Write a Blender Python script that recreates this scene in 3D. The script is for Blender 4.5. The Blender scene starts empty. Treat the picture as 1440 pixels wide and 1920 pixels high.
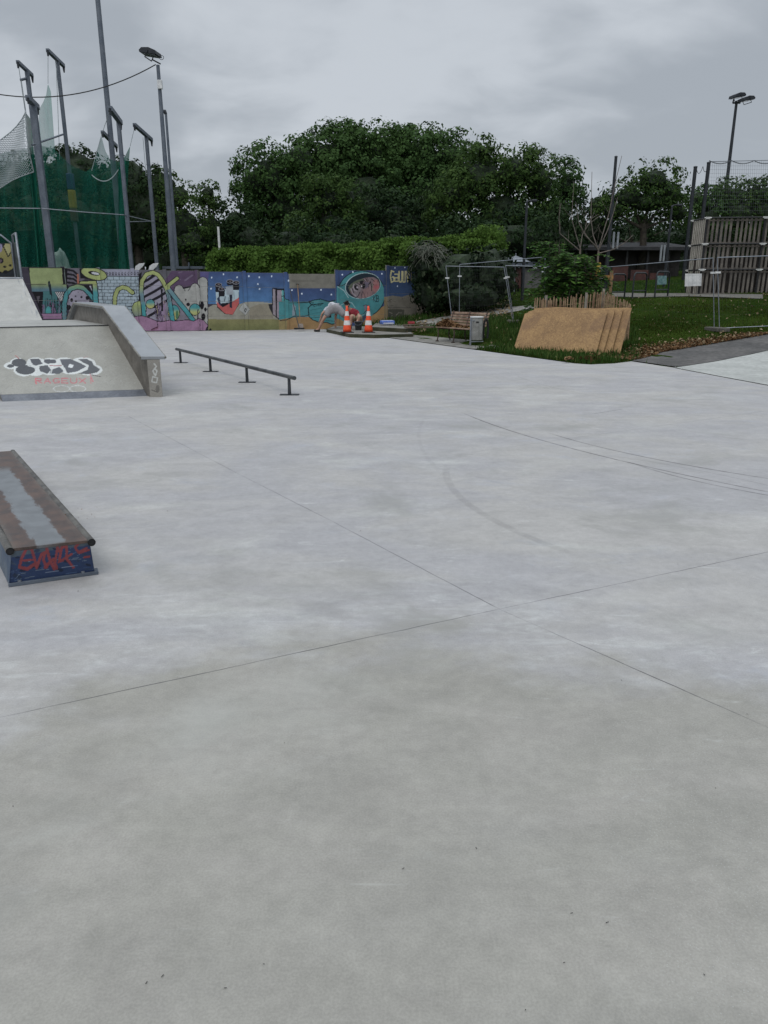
import bpy, math, random
import numpy as np
from mathutils import Vector, Matrix, Euler, noise as mnoise
random.seed(7); RNG = np.random.default_rng(7)
C = bpy.context.scene.collection
R = math.radians
# ------------------------------------------------------------------ camera model
F = 1400.0; PITCH = R(16.6); H = 1.6
CP, SP = math.cos(PITCH), math.sin(PITCH)
def ray(px, py):
    a = (px-720)/F; b = -(py-960)/F
    return Vector((a, CP + b*SP, -SP + b*CP))
def at_z(px, py, z=0.0):
    d = ray(px, py); t = (z-H)/d.z
    return Vector((d.x*t, d.y*t, z))
def at_y(px, py, Y):
    d = ray(px, py); t = Y/d.y
    return Vector((d.x*t, Y, H+d.z*t))
def proj(x, y, z):
    zc = y*CP-(z-H)*SP; yc = y*SP+(z-H)*CP
    return 720+F*x/zc, 960-F*yc/zc
def sstep(t):
    t = np.clip(t, 0, 1); return t*t*(3-2*t)
def dL(x, y): return (x-4.45)*.912+(y-16.9)*.41
def dF(x, y): return (x-5.0)*.6+(y-17.0)*.8
def terr(x, y):
    a = 1.36*sstep((dF(x, y)-1)/13.)+.08*np.clip(dF(x, y)-20, 0, 18)
    b = .16*np.maximum(0, dL(x, y)-.8)
    return np.minimum(a, b)
def at_t(px, py, dz=0.0):
    d = ray(px, py); t = 8.0
    while t < 200:
        p = Vector((0, 0, H))+d*t
        if p.z <= float(terr(p.x, p.y))+dz: return Vector((p.x, p.y, float(terr(p.x, p.y))+dz))
        t += .05
    return Vector((0, 0, H))+d*60
def gz(x, y): return float(terr(x, y))
# ------------------------------------------------------------------ scene bookkeeping
def org(o):
    v = Vector((0, 0, 0))
    while o is not None: v += o.location; o = o.parent
    return v
def tag(o, label=None, cat=None, group=None, kind=None):
    if label: o['label'] = label
    if cat: o['category'] = cat
    if group: o['group'] = group
    if kind: o['kind'] = kind
    return o
def thing(name, label, cat, loc=(0, 0, 0), group=None):
    o = bpy.data.objects.new(name, None); C.objects.link(o); o.location = loc
    o.empty_display_size = .1
    return tag(o, label, cat, group)
def link(name, me, mats, parent=None):
    o = bpy.data.objects.new(name, me); C.objects.link(o)
    for m in (mats if isinstance(mats, (list, tuple)) else [mats]): me.materials.append(m)
    if parent is not None: o.parent = parent
    return o
def copy_tree(o, parent=None):
    c = o.copy(); C.objects.link(c)
    if parent is not None: c.parent = parent
    for ch in list(o.children): copy_tree(ch, c)
    return c
def npmesh(name, V, Fq, k, smooth=False):
    """V (n,3), Fq (m,k) -> mesh"""
    me = bpy.data.meshes.new(name); V = np.asarray(V, np.float32); Fq = np.asarray(Fq, np.int32)
    me.vertices.add(len(V)); me.vertices.foreach_set('co', V.ravel())
    me.loops.add(Fq.size); me.loops.foreach_set('vertex_index', Fq.ravel())
    me.polygons.add(len(Fq)); me.polygons.foreach_set('loop_start', np.arange(0, Fq.size, k, dtype=np.int32))
    me.polygons.foreach_set('loop_total', np.full(len(Fq), k, np.int32))
    if smooth: me.polygons.foreach_set('use_smooth', np.ones(len(Fq), bool))
    me.update(calc_edges=True); return me
class MB:
    def __init__(s): s.v = []; s.f = []; s.m = []; s.sm = []
    def add(s, vs, fs, m=0, smooth=False):
        b = len(s.v); s.v += [tuple(v) for v in vs]
        for f in fs: s.f.append([i+b for i in f]); s.m.append(m); s.sm.append(smooth)
        return s
    def hexa(s, b4, t4, m=0):
        return s.add(list(b4)+list(t4), [(3, 2, 1, 0), (4, 5, 6, 7), (0, 1, 5, 4), (1, 2, 6, 5), (2, 3, 7, 6), (3, 0, 4, 7)], m)
    def obox(s, c, ax, ay, az, m=0):
        c = Vector(c); ax = Vector(ax); ay = Vector(ay); az = Vector(az)
        b = [c-ax-ay, c+ax-ay, c+ax+ay, c-ax+ay]   # c is the middle of the bottom face
        return s.hexa(b, [p+az*2 for p in b], m)
    def box(s, c, d, rz=0, m=0):
        a = Vector((math.cos(rz), math.sin(rz), 0)); b = Vector((-a.y, a.x, 0))
        return s.obox(c, a*d[0]/2, b*d[1]/2, Vector((0, 0, d[2]/2)), m)
    def tube(s, pts, r, n=8, m=0, cap=True, smooth=True):
        pts = [Vector(p) for p in pts]; k = len(pts)
        rs = r if isinstance(r, (list, tuple)) else [r]*k
        vs = []; up = None
        for i, p in enumerate(pts):
            d = (pts[min(i+1, k-1)]-pts[max(i-1, 0)])
            if d.length < 1e-9: d = Vector((0, 0, 1))
            d.normalize()
            if up is None:
                up = Vector((0, 0, 1)) if abs(d.z) < .9 else Vector((1, 0, 0))
            a = d.cross(up).normalized(); b = a.cross(d).normalized(); up = b
            for j in range(n):
                t = 2*math.pi*j/n; vs.append(p+(a*math.cos(t)+b*math.sin(t))*rs[i])
        fs = [(i*n+j, i*n+(j+1) % n, (i+1)*n+(j+1) % n, (i+1)*n+j) for i in range(k-1) for j in range(n)]
        s.add(vs, fs, m, smooth)
        if cap: s.add(vs[:n], [tuple(range(n))], m); s.add(vs[-n:], [tuple(reversed(range(n)))], m)
        return s
    def lathe(s, c, prof, n=16, m=0, smooth=True):
        c = Vector(c); vs = []
        for (r, z) in prof:
            for j in range(n):
                t = 2*math.pi*j/n; vs.append(c+Vector((r*math.cos(t), r*math.sin(t), z)))
        fs = [(i*n+j, i*n+(j+1) % n, (i+1)*n+(j+1) % n, (i+1)*n+j) for i in range(len(prof)-1) for j in range(n)]
        return s.add(vs, fs, m, smooth)
    def build(s, name, mats, parent=None, bevel=0):
        me = bpy.data.meshes.new(name); o0 = org(parent) if parent is not None else Vector((0, 0, 0))
        me.from_pydata([(v[0]-o0.x, v[1]-o0.y, v[2]-o0.z) for v in s.v], [], s.f)
        me.polygons.foreach_set('material_index', s.m); me.polygons.foreach_set('use_smooth', s.sm)
        me.update()
        o = link(name, me, mats, parent)
        if bevel:
            b = o.modifiers.new('bevel', 'BEVEL'); b.width = bevel; b.segments = 2; b.limit_method = 'ANGLE'
        return o
# ------------------------------------------------------------------ materials
def s2l(c):
    if isinstance(c, str): c = tuple(int(c[i:i+2], 16) for i in (0, 2, 4))
    return tuple((v/255/12.92 if v/255 <= .04045 else ((v/255+.055)/1.055)**2.4) for v in c)
class NT:
    def __init__(s, tree): s.t = tree; s.n = tree.nodes; s.l = tree.links
    def node(s, typ, **kw):
        n = s.n.new(typ)
        for k, v in kw.items(): setattr(n, k, v)
        return n
    def put(s, sock, v):
        if hasattr(v, 'is_output') or isinstance(v, bpy.types.NodeSocket): s.l.new(v, sock)
        else:
            try: sock.default_value = v
            except Exception: sock.default_value = tuple(v)+(1,)
    def math(s, op, a, b=0., c=0., clamp=False):
        n = s.node('ShaderNodeMath', operation=op, use_clamp=clamp)
        s.put(n.inputs[0], a); s.put(n.inputs[1], b); s.put(n.inputs[2], c); return n.outputs[0]
    def mix(s, f, a, b, blend='MIX'):
        n = s.node('ShaderNodeMix', data_type='RGBA', blend_type=blend)
        s.put(n.inputs[0], f); s.put(n.inputs[6], a if hasattr(a, 'links') else tuple(a)[:3]+(1,)); s.put(n.inputs[7], b if hasattr(b, 'links') else tuple(b)[:3]+(1,))
        return n.outputs[2]
    def noise(s, vec, scale, detail=4, rough=.55, dist=0., out=0):
        n = s.node('ShaderNodeTexNoise'); s.l.new(vec, n.inputs['Vector'])
        n.inputs['Scale'].default_value = scale; n.inputs['Detail'].default_value = detail
        n.inputs['Roughness'].default_value = rough; n.inputs['Distortion'].default_value = dist
        return n.outputs[out]
    def ramp(s, v, lo, hi, a=0., b=1., smooth=True):
        n = s.node('ShaderNodeMapRange', interpolation_type='SMOOTHSTEP' if smooth else 'LINEAR')
        s.put(n.inputs[0], v); n.inputs[1].default_value = lo; n.inputs[2].default_value = hi
        n.inputs[3].default_value = a; n.inputs[4].default_value = b; return n.outputs[0]
    def scale(s, vec, sc, rot=(0, 0, 0), loc=(0, 0, 0)):
        n = s.node('ShaderNodeMapping'); s.l.new(vec, n.inputs[0])
        n.inputs['Scale'].default_value = sc; n.inputs['Rotation'].default_value = rot; n.inputs['Location'].default_value = loc
        return n.outputs[0]
def newmat(name):
    m = bpy.data.materials.new(name); m.use_nodes = True; t = NT(m.node_tree)
    b = m.node_tree.nodes['Principled BSDF']; return m, t, b
def obj_co(t): return t.node('ShaderNodeTexCoord').outputs['Object']
def pm(name, c1, c2=None, scale=6., rough=.7, metal=0., bump=0., spec=.5, fine=0.12, detail=5):
    m, t, b = newmat(name); c1 = s2l(c1) if isinstance(c1, (str,)) else c1
    c2 = c1 if c2 is None else (s2l(c2) if isinstance(c2, str) else c2)
    co = obj_co(t)
    col = t.mix(t.ramp(t.noise(co, scale, detail), .35, .65), c1, c2)
    g = t.ramp(t.noise(co, scale*9, 3), .3, .7, 1-fine, 1+fine)
    n = t.node('ShaderNodeVectorMath', operation='SCALE'); t.put(n.inputs[0], col); t.put(n.inputs['Scale'], g)
    t.put(b.inputs['Base Color'], n.outputs[0])
    t.put(b.inputs['Roughness'], t.ramp(t.noise(co, scale*3, 3), .3, .7, max(0, rough-.08), min(1, rough+.08)))
    b.inputs['Metallic'].default_value = metal; b.inputs['Specular IOR Level'].default_value = spec
    if bump:
        bn = t.node('ShaderNodeBump'); bn.inputs['Strength'].default_value = bump; bn.inputs['Distance'].default_value = .02
        t.put(bn.inputs['Height'], t.noise(co, scale*5, 6)); t.put(b.inputs['Normal'], bn.outputs[0])
    return m
def leafmat(name, c1, c2, c3, scale=.5, trans=.25, rough=.55):
    """foliage: colour varies by clump (object noise) and leaf by leaf"""
    m, t, b = newmat(name); co = obj_co(t)
    rnd = t.node('ShaderNodeNewGeometry').outputs['Random Per Island']
    col = t.mix(t.ramp(t.noise(co, scale, 3), .35, .68), c1, c2)
    col = t.mix(t.ramp(rnd, .8, 1.0, 0, .6), col, c3)
    g = t.ramp(rnd, 0, 1, .82, 1.15, False)
    n = t.node('ShaderNodeVectorMath', operation='SCALE'); t.put(n.inputs[0], col); t.put(n.inputs['Scale'], g)
    t.put(b.inputs['Base Color'], n.outputs[0]); b.inputs['Roughness'].default_value = rough
    b.inputs['Specular IOR Level'].default_value = 0 if rough > .8 else .05
    tr = t.node('ShaderNodeBsdfTranslucent'); t.put(tr.inputs[0], n.outputs[0])
    mx = t.node('ShaderNodeMixShader'); mx.inputs[0].default_value = trans
    t.l.new(b.outputs[0], mx.inputs[1]); t.l.new(tr.outputs[0], mx.inputs[2])
    t.l.new(mx.outputs[0], t.n['Material Output'].inputs[0]); return m
def paintmat(name, gain=1., rough=.75, wear=.12, bump=.15, metal=0., sat=.85):
    m, t, b = newmat(name); a = t.node('ShaderNodeAttribute', attribute_name='paint'); co = obj_co(t)
    g = t.math('MULTIPLY', t.ramp(t.noise(co, 3, 6, .65), .25, .75, 1-wear, 1+wear), gain)
    g = t.math('MULTIPLY', g, t.ramp(t.noise(co, 45, 3), .3, .7, .93, 1.07))
    hs = t.node('ShaderNodeHueSaturation'); hs.inputs['Saturation'].default_value = sat; t.put(hs.inputs['Color'], a.outputs['Color'])
    n = t.node('ShaderNodeVectorMath', operation='SCALE'); t.put(n.inputs[0], hs.outputs[0]); t.put(n.inputs['Scale'], g)
    t.put(b.inputs['Base Color'], n.outputs[0]); b.inputs['Roughness'].default_value = rough; b.inputs['Metallic'].default_value = metal
    b.inputs['Specular IOR Level'].default_value = .3
    bn = t.node('ShaderNodeBump'); bn.inputs['Strength'].default_value = bump; bn.inputs['Distance'].default_value = .01
    t.put(bn.inputs['Height'], t.noise(co, 30, 5)); t.put(b.inputs['Normal'], bn.outputs[0]); return m
# ------------------------------------------------------------------ painter (for murals and graffiti: paint colours stored on the mesh)
class Paint:
    def __init__(s): s.ops = []; s.T = lambda x, y: (x, y); s.k = 1.
    def zoom(s, x0, y0, sc): s.T = lambda x, y: (x0+x/sc, y0+y/sc); s.k = 1/sc; return s
    def _col(s, c):
        if isinstance(c, tuple) and len(c) == 4 and isinstance(c[0], str):   # (c1, y1, c2, y2)
            _, ya = s.T(0, c[1]); _, yb = s.T(0, c[3]); return (s2l(c[0]), ya, s2l(c[2]), yb)
        return s2l(c)
    def poly(s, pts, c, ol=None, w=0):
        P = [s.T(*p) for p in pts]; s.ops.append(('p', np.array(P), s._col(c)))
        if ol: s.line(pts+[pts[0]], w or 12, ol)
        return s
    def line(s, pts, w, c): s.ops.append(('l', np.array([s.T(*p) for p in pts]), w*s.k/2, s._col(c))); return s
    def oline(s, pts, w, c, ol='14121a', ow=12): s.line(pts, w+2*ow, ol); return s.line(pts, w, c)
    def ell(s, x, y, rx, ry, c, rot=0, ol=None, ow=12):
        X, Y = s.T(x, y)
        if ol: s.ops.append(('e', X, Y, (rx+ow)*s.k, (ry+ow)*s.k, R(rot), s._col(ol)))
        s.ops.append(('e', X, Y, rx*s.k, ry*s.k, R(rot), s._col(c))); return s
    def text(s, word, x, y, w, h, lw, c, gap=.25):
        G = {'R': [[(0, 1), (0, 0), (.9, .05), (.9, .45), (0, .5)], [(.3, .5), (1, 1)]], 'A': [[(0, 1), (.5, 0), (1, 1)], [(.2, .65), (.8, .65)]],
             'G': [[(1, .1), (.3, 0), (0, .5), (.3, 1), (1, .9), (1, .55), (.6, .55)]], 'E': [[(1, 0), (0, 0), (0, 1), (1, 1)], [(0, .5), (.8, .5)]],
             'U': [[(0, 0), (0, .8), (.3, 1), (.7, 1), (1, .8), (1, 0)]], 'X': [[(0, 0), (1, 1)], [(1, 0), (0, 1)]], '!': [[(.5, -.25), (.45, .65)], [(.45, .9), (.5, 1)]],
             'a': [[(0, .3), (1, .3), (1, 1), (0, 1), (0, .65), (1, .65)]], 'I': [[(.5, 0), (.5, 1)]], 'L': [[(0, 0), (0, 1), (.8, 1)]], 'V': [[(0, 0), (.5, 1), (1, 0)]],
             'K': [[(0, 0), (0, 1)], [(1, 0), (0, .5), (1, 1)]], 'B': [[(0, 0), (0, 1), (.8, 1), (1, .75), (.8, .5), (0, .5), (.8, .5), (.9, .2), (.7, 0), (0, 0)]], 'O': [[(.2, 0), (.8, 0), (1, .3), (1, .7), (.8, 1), (.2, 1), (0, .7), (0, .3), (.2, 0)]],
             'S': [[(1, .1), (.2, 0), (0, .3), (1, .65), (.8, 1), (0, .95)]]}
        for ch in word:
            for st in G.get(ch, []): s.line([(x+a*w, y+b*h) for a, b in st], lw, c)
            x += w*(1+gap)
        return s
    def fill(s, X, Y, base):
        A = np.empty((X.size, 3)); A[:] = base; X = X.ravel(); Y = Y.ravel()
        for op in s.ops:
            if op[0] == 'p':
                P = op[1]; c = op[2]; x0, y0 = P.min(0); x1, y1 = P.max(0)
                idx = np.nonzero((X >= x0) & (X <= x1) & (Y >= y0) & (Y <= y1))[0]
                if not len(idx): continue
                xs = X[idx]; ys = Y[idx]; ins = np.zeros(len(idx), bool); n = len(P)
                for i in range(n):
                    xa, ya = P[i]; xb, yb = P[(i+1) % n]
                    if ya == yb: continue
                    ins ^= ((ya > ys) != (yb > ys)) & (xs < (xb-xa)*(ys-ya)/(yb-ya)+xa)
                idx = idx[ins]
            elif op[0] == 'l':
                P, w, c = op[1], op[2], op[3]; x0, y0 = P.min(0)-w; x1, y1 = P.max(0)+w
                idx = np.nonzero((X >= x0) & (X <= x1) & (Y >= y0) & (Y <= y1))[0]
                if not len(idx): continue
                xs = X[idx]; ys = Y[idx]; d = np.full(len(idx), 1e9)
                for i in range(len(P)-1):
                    a = P[i]; b = P[i+1]-a; L = max((b*b).sum(), 1e-12)
                    t = np.clip(((xs-a[0])*b[0]+(ys-a[1])*b[1])/L, 0, 1)
                    d = np.minimum(d, (xs-a[0]-t*b[0])**2+(ys-a[1]-t*b[1])**2)
                idx = idx[d < w*w]
            else:
                _, ex, ey, rx, ry, ro, c = op; m = max(rx, ry)
                idx = np.nonzero((abs(X-ex) <= m) & (abs(Y-ey) <= m))[0]
                if not len(idx): continue
                dx = X[idx]-ex; dy = Y[idx]-ey; u = dx*math.cos(ro)+dy*math.sin(ro); v = -dx*math.sin(ro)+dy*math.cos(ro)
                idx = idx[(u/rx)**2+(v/ry)**2 < 1]
            if not len(idx): continue
            if len(c) == 4:
                t = np.clip((Y[idx]-c[1])/(c[3]-c[1]), 0, 1)[:, None]; A[idx] = np.array(c[0])*(1-t)+np.array(c[2])*t
            else: A[idx] = c
        return A
def paint_attr(me, A):
    at = me.color_attributes.new('paint', 'FLOAT_COLOR', 'POINT')
    at.data.foreach_set('color', np.concatenate([A, np.ones((len(A), 1))], 1).astype(np.float32).ravel())
def grid_faces(nu, nv):
    i = np.arange(nu)[None, :]; j = np.arange(nv)[:, None]; w = nu+1
    return np.stack([j*w+i, j*w+i+1, (j+1)*w+i+1, (j+1)*w+i], -1).reshape(-1, 4)
def painted_quad(name, p00, p10, p11, p01, step, P, base, mat, parent, curve=None):
    """p00 low left, p10 low right, p11 top right, p01 top left (world). Painted through its own place in the photograph."""
    p = [np.array(q, float) for q in (p00, p10, p11, p01)]
    nu = max(1, int(np.linalg.norm(p[1]-p[0])/step)); nv = max(1, int(np.linalg.norm(p[3]-p[0])/step))
    u = np.linspace(0, 1, nu+1)[None, :, None]; v = np.linspace(0, 1, nv+1)[:, None, None]
    V = ((1-u)*(1-v)*p[0]+u*(1-v)*p[1]+u*v*p[2]+(1-u)*v*p[3]).reshape(-1, 3)
    px, py = proj(V[:, 0], V[:, 1], V[:, 2]); A = P.fill(px, py, s2l(base) if isinstance(base, str) else base)
    o0 = np.array(org(parent)) if parent is not None else np.zeros(3)
    me = npmesh(name, V-o0, grid_faces(nu, nv), 4); paint_attr(me, A); return link(name, me, mat, parent)
# ------------------------------------------------------------------ foliage
def leaves_mesh(name, P, N, S, parent, mat, asp=1.5, fold=.12):
    """one quad per leaf cluster at points P facing N with size S"""
    n = len(P); N = N/np.maximum(np.linalg.norm(N, axis=1, keepdims=True), 1e-6)
    rv = RNG.normal(size=(n, 3)); U = np.cross(N, rv); U /= np.maximum(np.linalg.norm(U, axis=1, keepdims=True), 1e-6); W = np.cross(N, U)
    S = S[:, None]; a = U*S*asp*.5; b = W*S*.5; nf = N*S*fold
    V = np.stack([P-a, P-b*.9+nf*.6, P+a, P+b+nf*.6], 1).reshape(-1, 3)
    o0 = np.array(org(parent)) if parent is not None else 0
    me = npmesh(name, V-o0, np.arange(4*n).reshape(-1, 4), 4); return link(name, me, mat, parent)
def lobes_points(lobes, dens, clump=.9, seed=1, up=.35):
    """leaf positions on clumps that cover each lobe (cx,cy,cz,rx,ry,rz) - outer shell of many small round clumps"""
    g = np.random.default_rng(seed); P = []; N = []
    for (cx, cy, cz, rx, ry, rz) in lobes:
        area = 4*math.pi*((rx*ry)**1.6/3+(rx*rz)**1.6/3+(ry*rz)**1.6/3)**(1/1.6)
        nc = max(6, int(area/(clump*clump*1.1)))
        d = g.normal(size=(nc, 3)); d /= np.linalg.norm(d, axis=1, keepdims=True)
        rad = g.uniform(.7, .99, (nc, 1))
        cc = np.array([cx, cy, cz])+d*np.array([rx, ry, rz])*rad
        cr = clump*g.uniform(.5, 1.15, nc)
        per = max(8, int(dens*clump*clump*4))
        k = np.repeat(np.arange(nc), per); e = g.normal(size=(len(k), 3)); e[:, 2] += up; e += d[k]*.7
        e /= np.linalg.norm(e, axis=1, keepdims=True)
        r = g.uniform(.6, 1.06, (len(k), 1))
        P.append(cc[k]+e*r*cr[k][:, None]*np.array([1, 1, .8])); N.append(e+g.normal(size=e.shape)*.22)
    return np.concatenate(P), np.concatenate(N)
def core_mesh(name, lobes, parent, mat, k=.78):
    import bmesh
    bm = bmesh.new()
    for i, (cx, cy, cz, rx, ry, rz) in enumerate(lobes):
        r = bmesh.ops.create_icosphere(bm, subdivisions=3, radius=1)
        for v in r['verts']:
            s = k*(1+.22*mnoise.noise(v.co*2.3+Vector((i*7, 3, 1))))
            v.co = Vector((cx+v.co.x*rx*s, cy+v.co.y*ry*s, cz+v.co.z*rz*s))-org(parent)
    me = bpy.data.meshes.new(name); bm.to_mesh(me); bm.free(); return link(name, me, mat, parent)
def join_meshes(o, others):
    """merge simple meshes into o (same parent space)"""
    V = []; Fs = []; n = 0; M = []
    for q in [o]+others:
        me = q.data; co = np.empty(len(me.vertices)*3, np.float32); me.vertices.foreach_get('co', co); V.append(co.reshape(-1, 3))
        for pgn in me.polygons: Fs.append([i+n for i in pgn.vertices])
        n += len(me.vertices)
    me = bpy.data.meshes.new(o.name); me.from_pydata(np.concatenate(V).tolist(), [], Fs); me.materials.append(o.data.materials[0]); me.update()
    o.data = me
    for q in others: bpy.data.objects.remove(q)
    return o
def limb(mb, p, d, L, r, depth, g, spread=.6, m=0, up=.15, nseg=4):
    pts = [Vector(p)]; rs = [r]; d = Vector(d).normalized()
    for i in range(nseg):
        d = (d+Vector((g.uniform(-1, 1), g.uniform(-1, 1), g.uniform(-1, 1)+up))*.14).normalized()
        pts.append(pts[-1]+d*L/nseg); rs.append(r*(1-.45*(i+1)/nseg))
    mb.tube(pts, rs, 6 if r > .04 else 4, m, cap=False)
    if depth > 0:
        for k in range(g.choice([2, 3])):
            q = pts[-1] if k == 0 else pts[g.randint(2, nseg)]
            a = Vector((g.uniform(-1, 1), g.uniform(-1, 1), g.uniform(-.2, 1)))*spread
            limb(mb, q, d+a, L*g.uniform(.6, .8), rs[-1]*.8, depth-1, g, spread, m, up, nseg)
    return pts[-1]
# ------------------------------------------------------------------ materials used widely
M = {}
M['galv'] = pm('galvanised_steel', (.20, .22, .25), (.27, .29, .32), 3, .45, .6, .05)
M['postgrey'] = pm('weathered_post_paint', (.095, .115, .145), (.14, .16, .19), 2, .6, .2, .05)
M['dark'] = pm('dark_painted_steel', (.018, .022, .028), (.03, .034, .04), 4, .5, .3)
M['black'] = pm('black_metal', (.006, .006, .007), (.012, .012, .013), 8, .6)
M['white'] = pm('dull_white', (.55, .56, .56), (.7, .7, .69), 6, .6)
M['concedge'] = pm('old_concrete', (.17, .165, .15), (.27, .26, .24), 3, .9, 0, .3)
M['bark'] = pm('bark', (.035, .028, .02), (.07, .06, .045), 5, .9, 0, .5)
M['slabc'] = pm('stained_slab', (.13, .125, .11), (.22, .21, .19), 3, .9, 0, .3)
M['soil'] = pm('dark_ground', (.03, .035, .015), (.06, .055, .03), 1.5, .95, 0, .4)
M['wood'] = pm('aged_timber', (.20, .12, .06), (.32, .20, .10), 5, .8, 0, .3)

def floor_material():
    m, t, b = newmat('skatepark_concrete'); co = obj_co(t)
    sx = t.node('ShaderNodeSeparateXYZ'); t.l.new(co, sx.inputs[0]); X, Y = sx.outputs[0], sx.outputs[1]
    an = t.scale(co, (.75, 1.15, 1), (0, 0, R(-14)))
    an2 = t.scale(co, (.7, 1.25, 1), (0, 0, R(20)), (3, 9, 0))
    n1 = t.noise(an, .6, 8, .62, .6); n2 = t.noise(an2, .9, 9, .68, .5); n3 = t.noise(an, 3.2, 7, .68, .4); n4 = t.noise(co, 22, 5, .65); n5 = t.noise(co, 140, 3, .6)
    blue = s2l((158, 157, 158)); grey = s2l((165, 163, 160)); warm = s2l((153, 150, 142)); lite = s2l((186, 187, 182)); dk = s2l((136, 136, 131))
    col = t.mix(t.ramp(n1, .4, .62), blue, grey); col = t.mix(t.ramp(t.noise(an, 1.6, 7, .65, .4), .56, .72, 0, .5), col, s2l((156, 159, 166)))
    col = t.mix(t.ramp(n2, .52, .74, 0, .6), col, lite)
    col = t.mix(t.ramp(n2, .45, .25, 0, .35), col, dk)
    # warmer tone near the viewer: bounded by an irregular edge
    rx = t.math('MULTIPLY', X, 1.15); ry = t.math('MULTIPLY', t.math('ADD', Y, -.4), .88)
    rr = t.math('SQRT', t.math('ADD', t.math('MULTIPLY', rx, rx), t.math('MULTIPLY', ry, ry)))
    rr = t.math('ADD', rr, t.math('MULTIPLY', t.math('ADD', t.noise(an, 1.3, 5, .6), -.5), 1.7))
    wmask = t.ramp(rr, 2.25, 2.75, 1, 0)
    wv = t.mix(t.ramp(t.noise(an2, 1.5, 5, .6, .8), .35, .68), s2l((144, 142, 133)), warm)
    col = t.mix(t.math('MULTIPLY', wmask, .85), col, wv)
    # pale efflorescence along the slab edge of that area
    edge = t.math('MULTIPLY', t.ramp(rr, 2.35, 2.75, 0, 1), t.ramp(rr, 2.8, 3.5, 1, 0))
    col = t.mix(t.math('MULTIPLY', edge, t.ramp(t.noise(t.scale(co, (1, 3, 1), (0, 0, R(-15))), 3.5, 8, .75, .5), .48, .66, 0, .34)), col, s2l((196, 199, 197)))
    # white scuffs and smears
    sc = t.noise(t.scale(co, (1.2, 5, 1), (0, 0, R(-18))), 1.7, 9, .78, .6)
    col = t.mix(t.math('MULTIPLY', t.ramp(sc, .59, .69, 0, .5), t.ramp(rr, 1.6, 3.0, .25, 1)), col, s2l((196, 198, 196)))
    sc2 = t.noise(t.scale(co, (9, 1.3, 1), (0, 0, R(-30))), 1.2, 9, .8, .3)
    col = t.mix(t.ramp(sc2, .64, .78, 0, .28), col, dk)
    # aggregate grain
    g = t.math('MULTIPLY', t.ramp(n3, .25, .75, .90, 1.09), t.ramp(n4, .3, .7, .95, 1.045))
    g = t.math('MULTIPLY', g, t.ramp(n5, .3, .7, .92, 1.08)); g = t.math('MULTIPLY', g, t.ramp(t.noise(co, 9, 8, .75), .3, .7, .95, 1.05))
    def vmul(c, f):
        n = t.node('ShaderNodeVectorMath', operation='SCALE'); t.put(n.inputs[0], c); t.put(n.inputs['Scale'], f); return n.outputs[0]
    col = vmul(col, g)
    # pitted light grains (right foreground)
    vo = t.node('ShaderNodeTexVoronoi'); vo.inputs['Scale'].default_value = 95; t.l.new(co, vo.inputs['Vector'])
    pit = t.math('MULTIPLY', t.ramp(vo.outputs['Distance'], .18, .1, 0, 1), t.ramp(t.math('ADD', X, t.math('MULTIPLY', n1, 1.2)), .9, 1.5, .05, 1))
    col = t.mix(t.math('MULTIPLY', pit, t.ramp(rr, 2.6, 3.2, .42, .05)), col, s2l((186, 190, 186)))
    v3 = t.node('ShaderNodeTexVoronoi'); v3.inputs['Scale'].default_value = 1.7; t.l.new(t.scale(co, (1, 1, 1), loc=(.37, .6, 0)), v3.inputs['Vector'])
    rv = t.node('ShaderNodeSeparateXYZ'); t.l.new(v3.outputs['Color'], rv.inputs[0])
    col = t.mix(t.math('MULTIPLY', t.ramp(v3.outputs['Distance'], .013, .007, 0, .8), t.math('GREATER_THAN', rv.outputs[0], .6)), col, (.6, .6, .58))
    # trowel arcs and fine scratches
    for (rot, off) in ((12, 0), (-38, 5), (64, 9)):
        sn = t.noise(t.scale(co, (.9, 34, 1), (0, 0, R(rot)), (off, off, 0)), 1.0, 3, .5)
        col = t.mix(t.math('MULTIPLY', t.ramp(sn, .70, .76), t.ramp(t.noise(t.scale(co, (1, 1, 1), (0, 0, 0), (off, 2, 0)), 1.3, 4, .6), .52, .66, 0, .32)), col, lite if rot != -38 else dk)
    # darker blotches left by drying water
    col = t.mix(t.ramp(t.noise(t.scale(co, (1, 1, 1), (0, 0, 0), (7, 3, 0)), .8, 9, .66, .35), .54, .68, 0, .5), col, dk)
    col = t.mix(t.ramp(t.noise(t.scale(co, (1, 1, 1), (0, 0, 0), (1, 8, 0)), .75, 8, .62, .35), .55, .72, 0, .3), col, lite)
    # lines: saw-cut joints
    nw = t.math('MULTIPLY', t.math('ADD', t.noise(co, 6, 3), -.5), .012)
    def seg(a, b2, w, k, fade=None, colr=(.05, .05, .055), soft=.6, rag=0.):
        nonlocal col
        a = Vector(a[:2]); b2 = Vector(b2[:2]); d = b2-a; L = d.length; d /= L
        dist = t.math('ADD', t.math('ADD', t.math('MULTIPLY', X, -d.y), t.math('MULTIPLY', Y, d.x)), a.x*d.y-a.y*d.x)
        dist = t.math('ABSOLUTE', t.math('ADD', dist, nw)); al = t.math('ADD', t.math('ADD', t.math('MULTIPLY', X, d.x), t.math('MULTIPLY', Y, d.y)), -(a.x*d.x+a.y*d.y))
        mk = t.ramp(dist, w*soft, w, 1, 0); mk = t.math('MULTIPLY', mk, t.math('MULTIPLY', t.ramp(al, -.02, .05), t.ramp(al, L, L-.05, 0, 1) if False else t.ramp(al, L-.05, L+.02, 1, 0)))
        if rag: mk = t.math('MULTIPLY', mk, t.ramp(t.noise(co, 2.2, 6, .7), .5-rag, .5+rag*.6, .12, 1))
        col = t.mix(t.math('MULTIPLY', mk, k), col, colr)
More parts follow.
